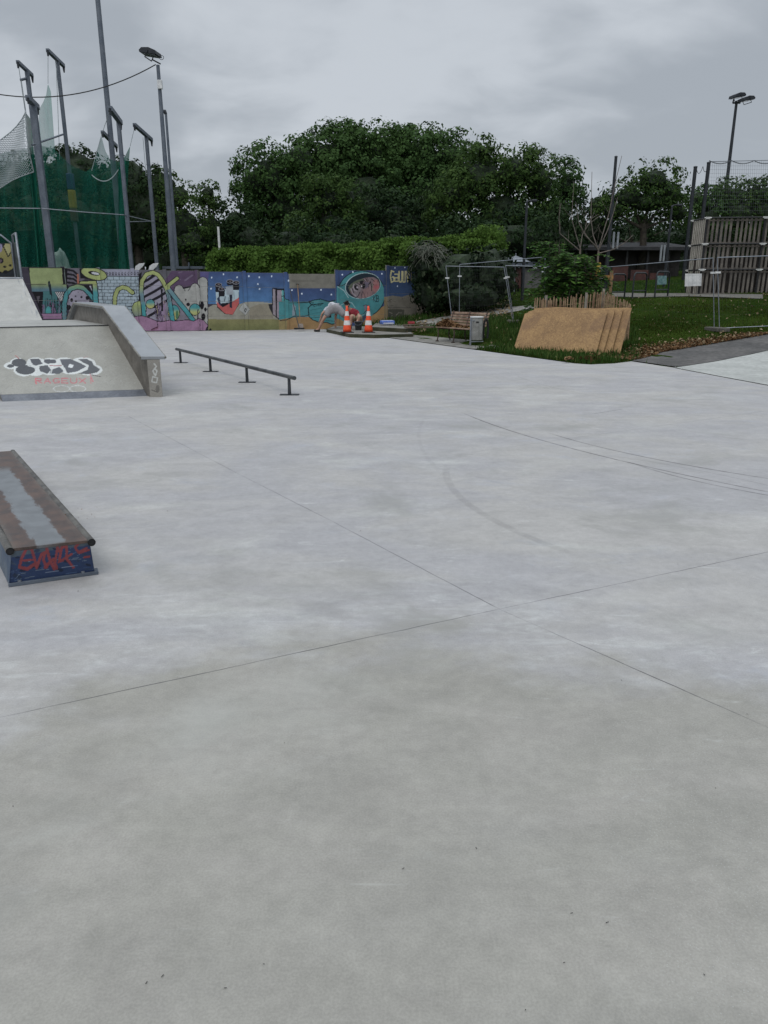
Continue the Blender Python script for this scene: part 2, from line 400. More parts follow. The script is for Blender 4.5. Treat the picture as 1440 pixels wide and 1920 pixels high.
    j = lambda x, y: at_z(x, y)
    X0 = j(936, 1142)
    e = (j(1440, 1035)-X0).normalized(); seg(j(0, 1345), X0, .0042, .8, rag=.25); seg(X0, X0+e*7, .0042, .75, rag=.25)
    seg(j(1440, 1364), X0, .0042, .8, rag=.25); f = (j(1440, 1364)-X0).normalized(); seg(j(1440, 1364), j(1440, 1364)+f*3, .0042, .8)
    seg(X0, j(622, 977), .0048, .75, rag=.3); seg(j(622, 977), j(450, 890), .006, .5, rag=.2); seg(j(450, 890), j(240, 780), .008, .4, rag=.2)
    seg(j(1112, 776), j(1168, 767), .010, .6); seg(j(800, 860), j(1440, 770), .03, .10, rag=.2)
    # tyre arcs
    def arc(p, q, r_, w, k, c=(.06, .055, .055)):
        """circle through three photographed points, drawn between the outer two"""
        nonlocal col
        (x1, y1), (x2, y2), (x3, y3) = [(v.x, v.y) for v in (j(*p), j(*q), j(*r_))]
        D = 2*(x1*(y2-y3)+x2*(y3-y1)+x3*(y1-y2))
        ux = ((x1*x1+y1*y1)*(y2-y3)+(x2*x2+y2*y2)*(y3-y1)+(x3*x3+y3*y3)*(y1-y2))/D
        uy = ((x1*x1+y1*y1)*(x3-x2)+(x2*x2+y2*y2)*(x1-x3)+(x3*x3+y3*y3)*(x2-x1))/D
        rad = math.hypot(x1-ux, y1-uy)
        dx = t.math('ADD', X, -ux); dy = t.math('ADD', Y, -uy)
        dist = t.math('ABSOLUTE', t.math('ADD', t.math('SQRT', t.math('ADD', t.math('MULTIPLY', dx, dx), t.math('MULTIPLY', dy, dy))), -rad))
        cx, cy = (x1+x3)/2, (y1+y3)/2; dd = Vector((x3-x1, y3-y1)); hl = dd.length/2; dd.normalize()
        al = t.math('ABSOLUTE', t.math('ADD', t.math('ADD', t.math('MULTIPLY', X, dd.x), t.math('MULTIPLY', Y, dd.y)), -(cx*dd.x+cy*dd.y)))
        # only the side of the circle facing the arc's middle
        sx_, sy_ = x2-ux, y2-uy; side = t.math('ADD', t.math('MULTIPLY', dx, sx_), t.math('MULTIPLY', dy, sy_))
        mk = t.math('MULTIPLY', t.ramp(dist, w*.45, w, 1, 0), t.math('MULTIPLY', t.ramp(al, hl*.8, hl*1.08, 1, 0), t.ramp(side, 0, .1)))
        mk = t.math('MULTIPLY', mk, t.ramp(t.noise(co, 3.6, 8, .75), .3, .7, .3, 1))
        col = t.mix(t.math('MULTIPLY', mk, k), col, c)
    arc((870, 775), (1120, 853), (1480, 930), .019, .85); arc((1030, 812), (1200, 855), (1480, 903), .019, .75); arc((1190, 870), (1310, 903), (1480, 935), .018, .7)
    arc((1150, 855), (1300, 880), (1480, 920), .014, .3)
    arc((840, 870), (900, 960), (1080, 1040), .045, .22); arc((872, 885), (960, 912), (1090, 940), .035, .09); arc((800, 780), (796, 850), (830, 890), .03, .10)
    arc((970, 705), (1100, 740), (1230, 762), .02, .25)
    # faint chalky line and blue line near the path
    arc((1280, 695), (1400, 720), (1500, 742), .03, .22, s2l((110, 130, 150)))
    t.put(b.inputs['Base Color'], col)
    t.put(b.inputs['Roughness'], t.ramp(n2, .3, .7, .58, .78)); b.inputs['Specular IOR Level'].default_value = .45
    bn = t.node('ShaderNodeBump'); bn.inputs['Strength'].default_value = .12; bn.inputs['Distance'].default_value = .004
    t.put(bn.inputs['Height'], n4); t.put(b.inputs['Normal'], bn.outputs[0]); return m
M['floor'] = floor_material()
M['path2'] = pm('pale_path_concrete', s2l((158, 160, 156)), s2l((172, 174, 170)), 1.2, .8, 0, .1)
M['asphalt'] = pm('worn_asphalt', (.065, .063, .061), (.105, .10, .095), 1.0, .9, 0, .35, fine=.25)
def lawn_material():
    m, t, b = newmat('lawn_earth'); co = obj_co(t)
    c = t.mix(t.ramp(t.noise(co, .5, 6), .35, .65), (.018, .036, .007), (.032, .055, .010)); c = t.mix(t.ramp(t.noise(co, 2.5, 7, .7), .55, .72, 0, .7), c, (.10, .085, .045))
    g = t.ramp(t.noise(co, 30, 5), .3, .7, .6, 1.3)
    n = t.node('ShaderNodeVectorMath', operation='SCALE'); t.put(n.inputs[0], c); t.put(n.inputs['Scale'], g); t.put(b.inputs['Base Color'], n.outputs[0]); b.inputs['Roughness'].default_value = .95; b.inputs['Specular IOR Level'].default_value = .0
    bn = t.node('ShaderNodeBump'); bn.inputs['Strength'].default_value = .7; bn.inputs['Distance'].default_value = .03; t.put(bn.inputs['Height'], t.noise(co, 14, 6)); t.put(b.inputs['Normal'], bn.outputs[0]); return m
M['lawn'] = lawn_material()

# ------------------------------------------------------------------ the wall line
WX0, WY0, WS = -13.4, 29.3, .27
def wall_at(px):
    a = ray(px, 560); k = a.x/a.y          # plan direction
    # X = k Y ; Y = WY0 + WS (X-WX0)
    Y = (WY0-WS*WX0)/(1-WS*k); return Vector((k*Y, Y, 0))
WD = Vector((1, WS, 0)).normalized(); WN = Vector((WS, -1, 0)).normalized()   # WN faces the camera side
# ------------------------------------------------------------------ setting
def flat(name, pts, z, mat, th=0.0):
    mb = MB()
    if th:
        n = len(pts); top = [(p[0], p[1], z) for p in pts]; bot = [(p[0], p[1], z-th) for p in pts]
        mb.add(top, [tuple(range(n))]); mb.add(bot+top, [(i, (i+1) % n, n+(i+1) % n, n+i) for i in range(n)])
    else: mb.add([(p[0], p[1], z) for p in pts], [tuple(range(len(pts)))])
    return tag(mb.build(name, mat), kind='structure')
wl, wr = wall_at(-300)+Vector((-6, -1.6+.35, 0)), wall_at(606)+Vector((0, .3, 0))
flat('ground', [(-400, -60), (400, -60), (400, 700), (-400, 700)], -.06, M['lawn'])
slab = [(-60, -10), (60, -10), (60, 8), (7.2, 10.5), (6.62, 13.6), (6.2, 16.1), (5.75, 17.62), (5.2, 17.1), (4.6, 16.85), (4.3, 17.1), (2.45, 21.2), (-2.55, 32.3), tuple(wr[:2]), tuple(wl[:2]), (-60, 16)]
flat('skatepark_floor', slab, 0, M['floor'], .12)
# lawn terrain: grid along the slab edge
def inpoly(x, y, pl):
    ins = np.zeros(len(x), bool); n = len(pl)
    for i in range(n):
        xa, ya = pl[i][0], pl[i][1]; xb, yb = pl[(i+1) % n][0], pl[(i+1) % n][1]
        if ya != yb: ins ^= ((ya > y) != (yb > y)) & (x < (xb-xa)*(y-ya)/(yb-ya)+xa)
    return ins
us = np.concatenate([np.arange(0, 8, .15), np.arange(8, 30, .35), np.arange(30, 110, 4)]); vs = np.concatenate([np.arange(-14, -3, .5), np.arange(-3, 8, .15), np.arange(8, 45, .5), np.arange(45, 130, 4)])
U, Vv = np.meshgrid(us, vs); TX = 4.45+U*.912-Vv*.41; TY = 16.9+U*.41+Vv*.912
TZ = terr(TX, TY)+.008+.02*np.sin(TX*1.7)*np.sin(TY*1.3)*np.clip(U, 0, 1)*(dF(TX, TY) > 2)
TZ = np.where((dF(TX, TY) < -.15) | inpoly(TX.ravel(), TY.ravel(), slab).reshape(TX.shape), -.03, TZ)
me = npmesh('lawn', np.stack([TX, TY, TZ], -1).reshape(-1, 3), grid_faces(len(us)-1, len(vs)-1), 4, True)
tag(link('lawn', me, M['lawn']), kind='structure')
def drape(name, left, right, mat, lift=.03, nu=14, nv=60):
    """sheet between two polylines of plan points, laid on the ground"""
    def res(pl, n):
        pl = [Vector(p[:2]) for p in pl]; L = [0]
        for a, b in zip(pl, pl[1:]): L.append(L[-1]+(b-a).length)
        out = []
        for i in range(n+1):
            s_ = L[-1]*i/n; k = max(0, min(len(pl)-2, next((q for q in range(len(L)-1) if L[q+1] >= s_), len(L)-2)))
            out.append(pl[k].lerp(pl[k+1], (s_-L[k])/max(1e-6, L[k+1]-L[k])))
        return out
    A, B = res(left, nv), res(right, nv); V = []
    for a, b in zip(A, B):
        for i in range(nu+1):
            p = a.lerp(b, i/nu); V.append((p.x, p.y, gz(p.x, p.y)+lift))
    me = npmesh(name, V, grid_faces(nu, nv), 4, True); return tag(link(name, me, mat), kind='structure')
g = lambda x, y: at_t(x, y)
AL = [g(1186, 674), g(1240, 662), g(1300, 652), g(1370, 640), g(1440, 628), g(1440, 628)*2.2-g(1300, 652)*1.2]
AR = [Vector((6.22, 16.1, 0)), g(1320, 682), g(1380, 671), g(1440, 659), g(1440, 659)*1.8-g(1320, 682)*.8, g(1440, 659)*3.4-g(1320, 682)*2.4]
AL[0] = Vector((5.75, 17.62, 0))
drape('asphalt_path', AL, AR, M['asphalt'], .022)
FR = [Vector((6.23, 16.0, 0)), Vector((6.62, 13.6, 0)), Vector((7.2, 10.5, 0)), Vector((16, 9, 0)), Vector((34, 12, 0)), Vector((60, 16, 0))]
drape('footpath', [p_+Vector((-.03, .05, 0)) for p_ in AR], [p_+Vector((-.05, -.05, 0)) for p_ in FR], M['path2'], .012, 20, 60)
drape('side_pavement', [(2.45, 21.2), (1.0, 24.4), (-1.3, 29.6), (-2.2, 31.6)], [(3.35, 21.45), (2.9, 23.4), (1.5, 26.2), (-.6, 30.2)], M['slabc'], .018)
drape('back_path', [g(770, 606), g(840, 594), g(930, 580), g(1010, 572)], [g(790, 617), g(850, 604), g(950, 588), g(1015, 577)], M['concedge'], .03, 6)
# long strip under bicycle stands and pallets
M['dull'] = pm('dusty_gravel', (.08, .075, .065), (.14, .13, .11), 3, .95, 0, .4)
drape('gravel_strip', [g(1120, 549), g(1200, 551), g(1290, 551), g(1430, 553)], [g(1120, 557), g(1200, 559), g(1290, 557), g(1430, 562)], M['dull'], .03, 6)
# raised slabs at the end of the wall
def plat(pts, z, th, label):
    mb = MB(); n = len(pts); top = [(p[0], p[1], z) for p in pts]; bot = [(p[0], p[1], z-th) for p in pts]
    mb.add(top, [tuple(range(n))]); mb.add(bot+top, [(i, (i+1) % n, n+(i+1) % n, n+i) for i in range(n)], 1)
    return tag(mb.build('concrete_slab', [M['slabc'], M['soil']], bevel=.012), label, 'concrete slab', kind='structure')
q = lambda x, y, z: at_z(x, y, z)
plat([q(612, 617, .12), q(655, 626, .12), q(700, 627.5, .12), q(775, 626, .12), q(745, 606, .12), q(640, 606, .12)], .12, .2, 'low grey concrete slab edge under the two traffic cones')
plat([q(696, 613, .26), q(760, 616, .26), q(822, 608, .26), q(790, 602, .26), q(708, 603, .26)], .26, .26, 'upper concrete slab step with the blue pack on it')
# ------------------------------------------------------------------ funbox with ledge
M['ply'] = paintmat('ramp_board_paint', 1.0, .65, .10, .05)
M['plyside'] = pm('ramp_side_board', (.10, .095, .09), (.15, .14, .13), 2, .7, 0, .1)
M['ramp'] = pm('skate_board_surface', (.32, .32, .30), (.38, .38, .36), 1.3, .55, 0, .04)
M['sheet'] = pm('brushed_steel_sheet', (.27, .285, .30), (.33, .345, .36), .8, .45, .45, .01, fine=.04)
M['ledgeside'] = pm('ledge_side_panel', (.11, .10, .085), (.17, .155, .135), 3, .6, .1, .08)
P = Paint()
# faint grime on the bank
for i in range(26):
    x, y = random.uniform(0, 230), random.uniform(615, 740); P.line([(x, y), (x+random.uniform(-9, 9), y+random.uniform(-7, 7))], random.uniform(.3, .8), '9b9b97')
P.zoom(0, 540, 4.5)
for i in range(120):
    x, y = random.uniform(0, 1150), random.uniform(340, 880); P.line([(x, y), (x+random.uniform(-60, 60), y+random.uniform(-25, 25))], random.uniform(1.5, 4), random.choice(['8f8f89', 'a6a6a0', '898983', 'a09f99']))
bl = [(95, 655, 62, 30), (150, 640, 70, 50), (200, 690, 85, 55), (300, 630, 75, 45), (300, 690, 80, 52), (420, 640, 80, 50), (420, 690, 90, 45), (540, 640, 90, 55), (600, 680, 100, 48), (700, 640, 110, 55), (760, 690, 105, 48)]
for x, y, a, b in bl: P.ell(x, y, a, b, 'c6cac8')
P.ell(160, 630, 62, 34, '4e5155').ell(215, 690, 82, 40, '4c4f53').ell(90, 658, 30, 14, '4e5155')
P.poly([(255, 600), (330, 595), (360, 640), (300, 655), (262, 640)], '53565c').poly([(375, 600), (470, 605), (475, 632), (400, 640), (370, 625)], '53565c')
P.poly([(330, 660), (400, 650), (430, 690), (400, 725), (335, 700)], '56595e').poly([(430, 690), (500, 665), (540, 700), (500, 725), (420, 722)], '565a60')
P.poly([(505, 600), (600, 600), (690, 640), (730, 662), (650, 705), (570, 718), (550, 680), (520, 640)], '5b5e64').poly([(585, 640), (620, 650), (610, 675), (575, 668)], 'd0d4d4')
P.poly([(655, 600), (730, 597), (775, 620), (790, 650), (845, 685), (820, 712), (750, 728), (660, 722), (740, 690), (750, 650), (700, 628)], '585b5f')
P.line([(240, 600), (270, 640), (235, 655), (330, 680), (330, 715)], 7, 'c6cac8').line([(360, 600), (380, 645), (450, 650), (430, 720)], 7, 'c6cac8').line([(500, 610), (530, 690), (560, 722)], 6, 'c6cac8')
P.line([(650, 600), (740, 660), (640, 718)], 8, 'c6cac8')
P.line([(130, 570), (160, 595)], 6, 'a05050').line([(420, 655), (520, 655)], 7, '9a6264').line([(700, 590), (740, 578)], 5, 'a08080').line([(760, 730), (850, 748)], 6, '5a5254')
P.text('RAGEUX!', 300, 762, 52, 40, 9, 'b06066', .42)
P.line([(300, 765), (305, 808)], 12, 'c05a60').line([(760, 725), (785, 790)], 8, 'b5636a')
for cx in (520, 655): P.line([(cx+55*math.cos(a/8*math.pi*2)*1.3, 850+28*math.sin(a/8*math.pi*2)) for a in range(9)], 6, 'b3b5b3')
P.zoom(0, 0, 1)
hb = 1.0
b0, b1 = at_z(5, 753), at_z(276, 742.5)
t1 = at_z(207, 610, hb); t0 = at_z(-42, 615, hb)
e1 = at_z(120, 597.5, hb); d_top = (t1-t0)
k1 = t1+(Vector((-.54, .84, 0))*3.0); k0 = t0+(Vector((-.54, .84, 0))*3.0)
fb = thing('skate_funbox', 'grey pyramid skate ramp with black and white graffiti and a steel side ledge', 'skate ramp', (b0+b1)/2)
# small steel kick plate at foot
toe0, toe1 = b0, b1
up = (t1-b1); toeh = .085
s0 = b0+(t0-b0)*toeh; s1 = b1+(t1-b1)*toeh
painted_quad('bank_surface', s0+Vector((0, 0, .002)), s1+Vector((0, 0, .002)), t1, t0, .011, P, '999890', M['ply'], fb)
mb = MB()
G0 = Vector((0, 0, -.01))
mb.hexa([b0, b1, Vector((k1.x, k1.y, 0)), Vector((k0.x, k0.y, 0))], [s0+G0, s1+G0, k1+Vector((.0, 0, -.02)), k0+Vector((0, 0, -.02))]) if False else None
# body: prism sides
def at0(p): return Vector((p.x, p.y, 0))
far1, far0 = k1+Vector((-.54, .84, 0))*2.0, k0+Vector((-.54, .84, 0))*2.0
far1.z = far0.z = .01
for (bb, tt, kk, ff) in ((b1, t1, k1, far1), (b0, t0, k0, far0)):
    mb.add([at0(bb), tt+G0, kk+G0, ff], [(0, 1, 2, 3)])
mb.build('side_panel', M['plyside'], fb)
mb = MB(); mb.add([b0, b1, s1, s0], [(0, 1, 2, 3)]); mb.add([b0, b0+Vector((-.03, .1, 0)), s0], [(0, 1, 2)]); mb.build('kick_plate', pm('worn_kick_plate', (.12, .13, .15), (.17, .18, .20), 3, .5, .4, .05), fb)
mb = MB(); mb.add([t0, t1, k1, k0], [(0, 1, 2, 3)]); mb.add([k0, k1, far1, far0], [(0, 1, 2, 3)]); mb.build('platform_deck', M['ramp'], fb)
# seam lines on bank: thin raised strips
mb = MB(); a, b = at_z(92, 612, hb), at_z(146, 737, .06)
mb.tube([a+Vector((0, -.004, .004)), a.lerp(b, .5)+Vector((0, 0, .004)), b+Vector((0, 0, .004))], .0035, 4)
mb.tube([t0+Vector((0, -.02, .004)), t1+Vector((0, -.02, .004))], .008, 6); mb.build('joint_strip', M['dark'], fb)
# ledge
ld = thing('ledge', 'steel topped ledge rising and falling along the right side of the graffiti ramp', 'skate ledge', at_z(289, 741))
fA = at_z(289, 741); dirb = Vector((-.58, .815, 0)).normalized(); wv = Vector((.86, .50, 0)).normalized()
def capmid(pxm, py, z): return at_z(pxm, py, z)
c0 = (at_z(265, 671, .62)+at_z(308, 664, .62))/2; c0 = at_z(287, 668, .62)
c1 = at_z(213, 573.5, 1.33); c2 = at_z(155, 566.5, 1.35)
dd = (c2-c1); dd.z = 0; dd.normalize(); c3 = c2+dd*2.4; c3.z = .55
hw = .185; ax = Vector((1, .06, 0)).normalized()
mb = MB(); cs = [c0, c1, c2, c3]; T = .05
side = []
for i, c in enumerate(cs): side.append((c-ax*hw, c+ax*hw))
for i in range(3):
    (a, b), (c_, d_) = side[i], side[i+1]; dz = Vector((0, 0, T))
    mb.hexa([a-dz, b-dz, d_-dz, c_-dz], [a, b, d_, c_])
mb.build('cap', M['sheet'], ld, bevel=.006)
mb = MB()
for i in range(3):
    (a, b), (c_, d_) = side[i], side[i+1]; dz = Vector((0, 0, T)); sh = ax*.09
    a, b, c_, d_ = a+sh-dz, b-sh-dz, c_+sh-dz, d_-sh-dz
    mb.hexa([at0(a), at0(b), at0(d_), at0(c_)], [a, b, d_, c_])
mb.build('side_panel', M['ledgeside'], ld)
mb = MB()
for i in range(3):
    (a, b), (c_, d_) = side[i], side[i+1]
    for (p_, q_, sg) in ((a, c_, -1), (b, d_, 1)):
        o = ax*sg*.002; mb.tube([p_+o-Vector((0, 0, .02)), q_+o-Vector((0, 0, .02))], .018, 6)
mb.build('edge_angle', pm('worn_steel_edge', (.16, .15, .13), (.26, .25, .22), 6, .45, .5), ld)
P2 = Paint()
P2.zoom(0, 540, 4.5).line([(1300, 640), (1320, 660), (1290, 700), (1310, 740), (1325, 700), (1305, 680)], 12, 'bdbfba').line([(1290, 745), (1280, 790), (1320, 800), (1330, 760), (1295, 750)], 10, 'b9bbb6').ell(1330, 850, 18, 30, '6f6c66').line([(1280, 860), (1330, 880)], 6, '55524d')
P2.zoom(0, 0, 1)
a, b = side[0]; sh = ax*.09; a = a+sh-Vector((0, 0, T)); b = b-sh-Vector((0, 0, T)); o = Vector((0, -.006, 0))
painted_quad('end_panel', at0(a)+o, at0(b)+o, b+o, a+o, .008, P2, '8d8981', M['ply'], ld)
# ------------------------------------------------------------------ quarter pipe behind with railing
qp = thing('quarter_pipe', 'pale quarter pipe ramp rising behind the graffiti ramp at the left edge', 'skate ramp', at_z(20, 640))
tr = at_z(47, 522, 1.9); tr = at_y(47, 522, 22.0); hq = tr.z
PQ = Paint()
for i in range(160):
    y = random.uniform(524, 596); x = 47+(y-522)*.41-abs(random.gauss(0, 9)); k = random.random()
    PQ.line([(x, y), (x+random.uniform(-2.5, 2.5), y+random.uniform(-1, 1.4))], random.uniform(.3, 1.5), random.choice(['8f9294', '9a9d9e', '83878a', 'a9abab', 'c0c0bd']))
nseg = 10; nu = 160; base_y = 18.2; axd = Vector((1, .20, 0)).normalized(); pts = []
r0 = tr
for i in range(31):
    s = i/30; z = hq*(s**1.35)
    # right edge from the photograph: x px from 47 (top) to 78 at y 598
    Yp = 17.7+(22.0-17.7)*(1-(1-s)**1.0)
    pxr = 47+ (22.0-Yp)/2.2*31*.98
    a = ray(pxr, 560); X = a.x/a.y*Yp
    pts.append(Vector((X, Yp, max(.0, z))))
V = []
nv = 30; nuq = 170
for p in pts:
    for i in range(nuq+1): V.append(p-axd*(4.5*(1-i/nuq)))
V = np.array(V); px, py = proj(V[:, 0], V[:, 1], V[:, 2])
me = npmesh('transition', V-np.array(qp.location), grid_faces(nuq, nv), 4, True); paint_attr(me, PQ.fill(px, py, s2l('a8a8a3'))); link('transition', me, M['ply'], qp)
mb = MB(); base = [Vector((p.x, p.y, 0)) for p in pts]
mb.add(base+pts, [(i, i+1, nv+2+i, nv+1+i) for i in range(nv)])
dk = Vector((-.56, .83, 0))*1.5; tl = pts[-1]-axd*4.5; tp = pts[-1]; bdn = Vector((0, 0, -hq))
mb.hexa([tl+bdn, tp+bdn, tp+dk+bdn, tl+dk+bdn], [tl-Vector((0, 0, .01)), tp-Vector((0, 0, .01)), tp+dk, tl+dk])
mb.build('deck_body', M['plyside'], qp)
mb = MB(); mb.tube([tl, tp+axd*.02], .03, 8); mb.build('coping', M['galv'], qp)
rl = thing('ramp_railing', 'galvanised safety railing with yellow graffiti panels above the quarter pipe deck', 'railing', tp)
M['railmesh'] = paintmat('railing_panel_paint', 1.0, .6, .15, .05)
bk = tp+dk
def post(mb, p, h): mb.tube([p, p+Vector((0, 0, h))], .028, 8)
# back panel: right end at px 27
bR = at_y(29, 517, tp.y+.9); bR = Vector((bR.x, bR.y, hq)); bL = bR-axd*3.2
mb = MB(); hR = 1.2
pth = [bL, bL+Vector((0, 0, hR)), bR+Vector((0, 0, hR))-axd*.25, bR+Vector((0, 0, hR-.22)), bR]
mb.tube(pth, .03, 8); mb.build('handrail', M['galv'], rl)
sN = tp-axd*.02; sF = tp+Vector((-.56, .83, 0))*1.0; sF = Vector((at_y(33, 517, tp.y+.95).x, tp.y+.95, hq))
mb = MB(); mb.tube([sF, sF+Vector((0, 0, hR)), sN+Vector((0, 0, hR)), sN], .03, 8); mb.build('handrail', M['galv'], rl)
PR = Paint().zoom(0, 420, 9.6)
PR.ell(30, 640, 250, 240, '8d8440').ell(60, 640, 230, 225, '8f8746', 0, '15171a', 22).ell(20, 660, 45, 50, '1b1a22').ell(10, 665, 22, 28, '6a5560')
PR.poly([(0, 350), (40, 380), (40, 480), (0, 520)], '8f86a6').poly([(40, 350), (250, 350), (150, 590)], 'a5a06a').line([(40, 360), (150, 590), (270, 385)], 20, '14141a')
for x, y, r in ((85, 770, 28), (185, 745, 26), (215, 350, 18), (100, 860, 45), (60, 370, 30)): PR.ell(x, y, r, r*.7, '17181c')
PR.line([(20, 330), (40, 290), (60, 330), (80, 290), (105, 320), (130, 290), (160, 320), (190, 300)], 12, 'aab0ae')
PR.zoom(0, 0, 1)
zz = Vector((0, 0, 1))
painted_quad('railing_panel', bL+zz*.05, bR+zz*.05, bR+zz*.98, bL+zz*.98, .02, PR, '262c33', M['railmesh'], rl)
PR2 = Paint()
for i in range(30): PR2.line([(random.uniform(29, 46), random.uniform(450, 515)), (random.uniform(29, 46), random.uniform(450, 515))], 2.5, random.choice(['3b4a45', '454f55', '2f3b36', '50605a']))
painted_quad('railing_panel', sF+zz*.05, sN+zz*.05, sN+zz*.98, sF+zz*.98, .02, PR2, '3d4a48', M['railmesh'], rl)
# ------------------------------------------------------------------ grind box
N1 = at_z(168, 1014, .235); N1 = Vector((N1.x, N1.y, .235)); A_ = Vector((-.41, -.19, 0)); N0 = at_z(21, 1030, .235); A_ = N0-N1
bb_ = (at_z(22, 846, .235)-N1).normalized(); Lb = (at_z(22, 846, .235)-N1).length
gb = thing('grind_box', 'low blue grind box with rusty steel top and red tag', 'grind box', (N1+N0)/2-Vector((0, 0, .235)))
def topmat():
    m, t, b = newmat('rusty_box_top'); co = obj_co(t)
    e2 = bb_; ang = math.atan2(e2.y, e2.x)
    r = t.scale(co, (1, 1, 1), (0, 0, -ang)); sx = t.node('ShaderNodeSeparateXYZ'); t.l.new(r, sx.inputs[0])
    along, across = sx.outputs[0], sx.outputs[1]
    n = t.noise(t.scale(r, (1.5, 5, 1)), 4, 8, .7, .5)
    c = t.math('ABSOLUTE', t.math('ADD', t.math('ADD', across, .0), t.math('MULTIPLY', t.math('ADD', n, -.5), .12)))
    worn = t.ramp(c, .065, .085, 1, 0)
    worn = t.math('MULTIPLY', worn, t.math('MULTIPLY', t.ramp(along, -.02, .03, 0, 1), t.ramp(along, 2.0, 2.3, 1, .0)))
    n2 = t.noise(r, 7, 7, .7)
    rust = t.mix(t.ramp(n2, .35, .65), s2l('483d39'), s2l('67564e')); rust = t.mix(t.ramp(c, .15, .23), rust, s2l('6a655e'))
    rust = t.mix(t.ramp(t.noise(r, 30, 5, .7), .62, .72, 0, .5), rust, s2l('95887c'))
    col = t.mix(worn, rust, t.mix(t.ramp(n2, .3, .7), s2l('707376'), s2l('828689')))
    t.put(b.inputs['Base Color'], col); b.inputs['Roughness'].default_value = .42; b.inputs['Metallic'].default_value = .35; t.put(b.inputs['Roughness'], t.ramp(n2, .3, .7, .35, .6)); return m
mb = MB(); far = bb_*Lb
mb.hexa([N0-zz*.012, N1-zz*.012, N1+far-zz*.012, N0+far-zz*.012], [N0+zz*.004, N1+zz*.004, N1+far+zz*.004, N0+far+zz*.004]); mb.build('top_plate', topmat(), gb)
PB = Paint().zoom(0, 820, 6.4)
for i in range(60):
    x, y = random.uniform(90, 1100), random.uniform(1290, 1760); PB.line([(x, y), (x+random.uniform(30, 160), y-random.uniform(2, 30))], random.uniform(2, 6), random.choice(['4a6a94', '31507c', '5a7898', '223860', '6f8090']))
PB.poly([(130, 1330), (1110, 1230), (1110, 1290), (700, 1340), (140, 1440)], '4d5c68')
rd = '8c2c33'
for i in range(40):
    x, y = random.uniform(100, 1100), random.uniform(1290, 1760); PB.ell(x, y, random.uniform(10, 60), random.uniform(4, 22), random.choice(['2c3d58', '1c2a44', '3a4a60', '26364f']), random.uniform(-20, 20))
PB.line([(235, 1550), (260, 1450), (320, 1330), (380, 1340), (420, 1480), (440, 1570)], 34, rd).line([(250, 1480), (400, 1470)], 26, rd).line([(240, 1560), (330, 1580), (400, 1530)], 40, rd)
PB.line([(440, 1560), (500, 1400), (540, 1380), (520, 1470), (560, 1560)], 34, rd).line([(560, 1330), (600, 1480), (650, 1580)], 36, rd).line([(650, 1580), (690, 1320), (720, 1380)], 30, rd)
PB.line([(540, 1560), (640, 1460), (680, 1570)], 36, rd).line([(710, 1480), (740, 1320), (800, 1310), (800, 1460), (880, 1560)], 32, rd).line([(730, 1480), (860, 1400)], 26, rd).line([(700, 1500), (760, 1480)], 20, rd)
PB.line([(960, 1260), (900, 1320), (940, 1380), (1040, 1330)], 28, rd).line([(950, 1390), (1070, 1350)], 24, rd).line([(1010, 1440), (1070, 1430)], 26, rd)
PB.line([(550, 1620), (700, 1600)], 7, '7f8fa8').line([(740, 1560), (900, 1545)], 7, '8a98ae').line([(180, 1700), (240, 1640)], 5, '5f7898')
PB.zoom(0, 0, 1)
o = Vector((.0, -.006, 0))
def down(p, z): return Vector((p.x, p.y, z))
N1b, N0b = at_z(178, 1077), at_z(18, 1100)
painted_quad('end_panel', N0b+Vector((0, 0, .02)), N1b+Vector((0, 0, .02)), N1-zz*.013, N0-zz*.013, .004, PB, '233c66', M['railmesh'], gb)
mb = MB(); fl = far*1.0
mb.add([N0b, N0-zz*.013, N0+far-zz*.013, N0b+far], [(0, 1, 2, 3)]); mb.add([N1b, N1-zz*.013, N1+far-zz*.013, N1b+far], [(3, 2, 1, 0)]); mb.add([N0b+far, N1b+far, N1+far, N0+far], [(0, 1, 2, 3)])
mb.build('side_panel', pm('blue_side_paint', s2l('3c4f66'), s2l('5d6873'), 3, .6, .1, .05), gb)
outn = Vector((.42, -.9, 0))
for (p_, nm) in ((N0, 0), (N1, 1)):
    sgn = (-1 if nm == 0 else 1); off = (N1-N0).normalized()*sgn*.008
    mb = MB(); s_ = p_+off-bb_*.012; mb.tube([s_-zz*.008, s_+far*1.005-zz*.008], .022, 16, cap=False)
    cp = mb.build('coping_pipe', pm('scraped_pipe', (.07, .065, .06), (.17, .16, .14), 6, .4, .6), gb)
    mb = MB(); dsk = [(s_-zz*.008)+bb_*.006]; mb.tube([dsk[0]+bb_*.0, dsk[0]+bb_*.01], .0215, 16); mb.build('pipe_bore', M['black'], cp)
mb = MB(); fb_ = (N1b-N0b).normalized(); nb = Vector((fb_.y, -fb_.x, 0))
mb.hexa([N0b-fb_*.005+nb*.012, N1b+fb_*.02+nb*.012, N1b+fb_*.02-nb*.05, N0b-fb_*.005-nb*.05], [p+zz*.022 for p in (N0b-fb_*.005+nb*.012, N1b+fb_*.02+nb*.012, N1b+fb_*.02-nb*.05, N0b-fb_*.005-nb*.05)])
mb.build('base_flange', M['postgrey'], gb, bevel=.003)
for k in (.12, .86):
    mb = MB(); c = N0b.lerp(N1b, k)+nb*.0+zz*.022; mb.tube([c, c+zz*.012], .012, 6); mb.build('bolt', M['galv'], gb)
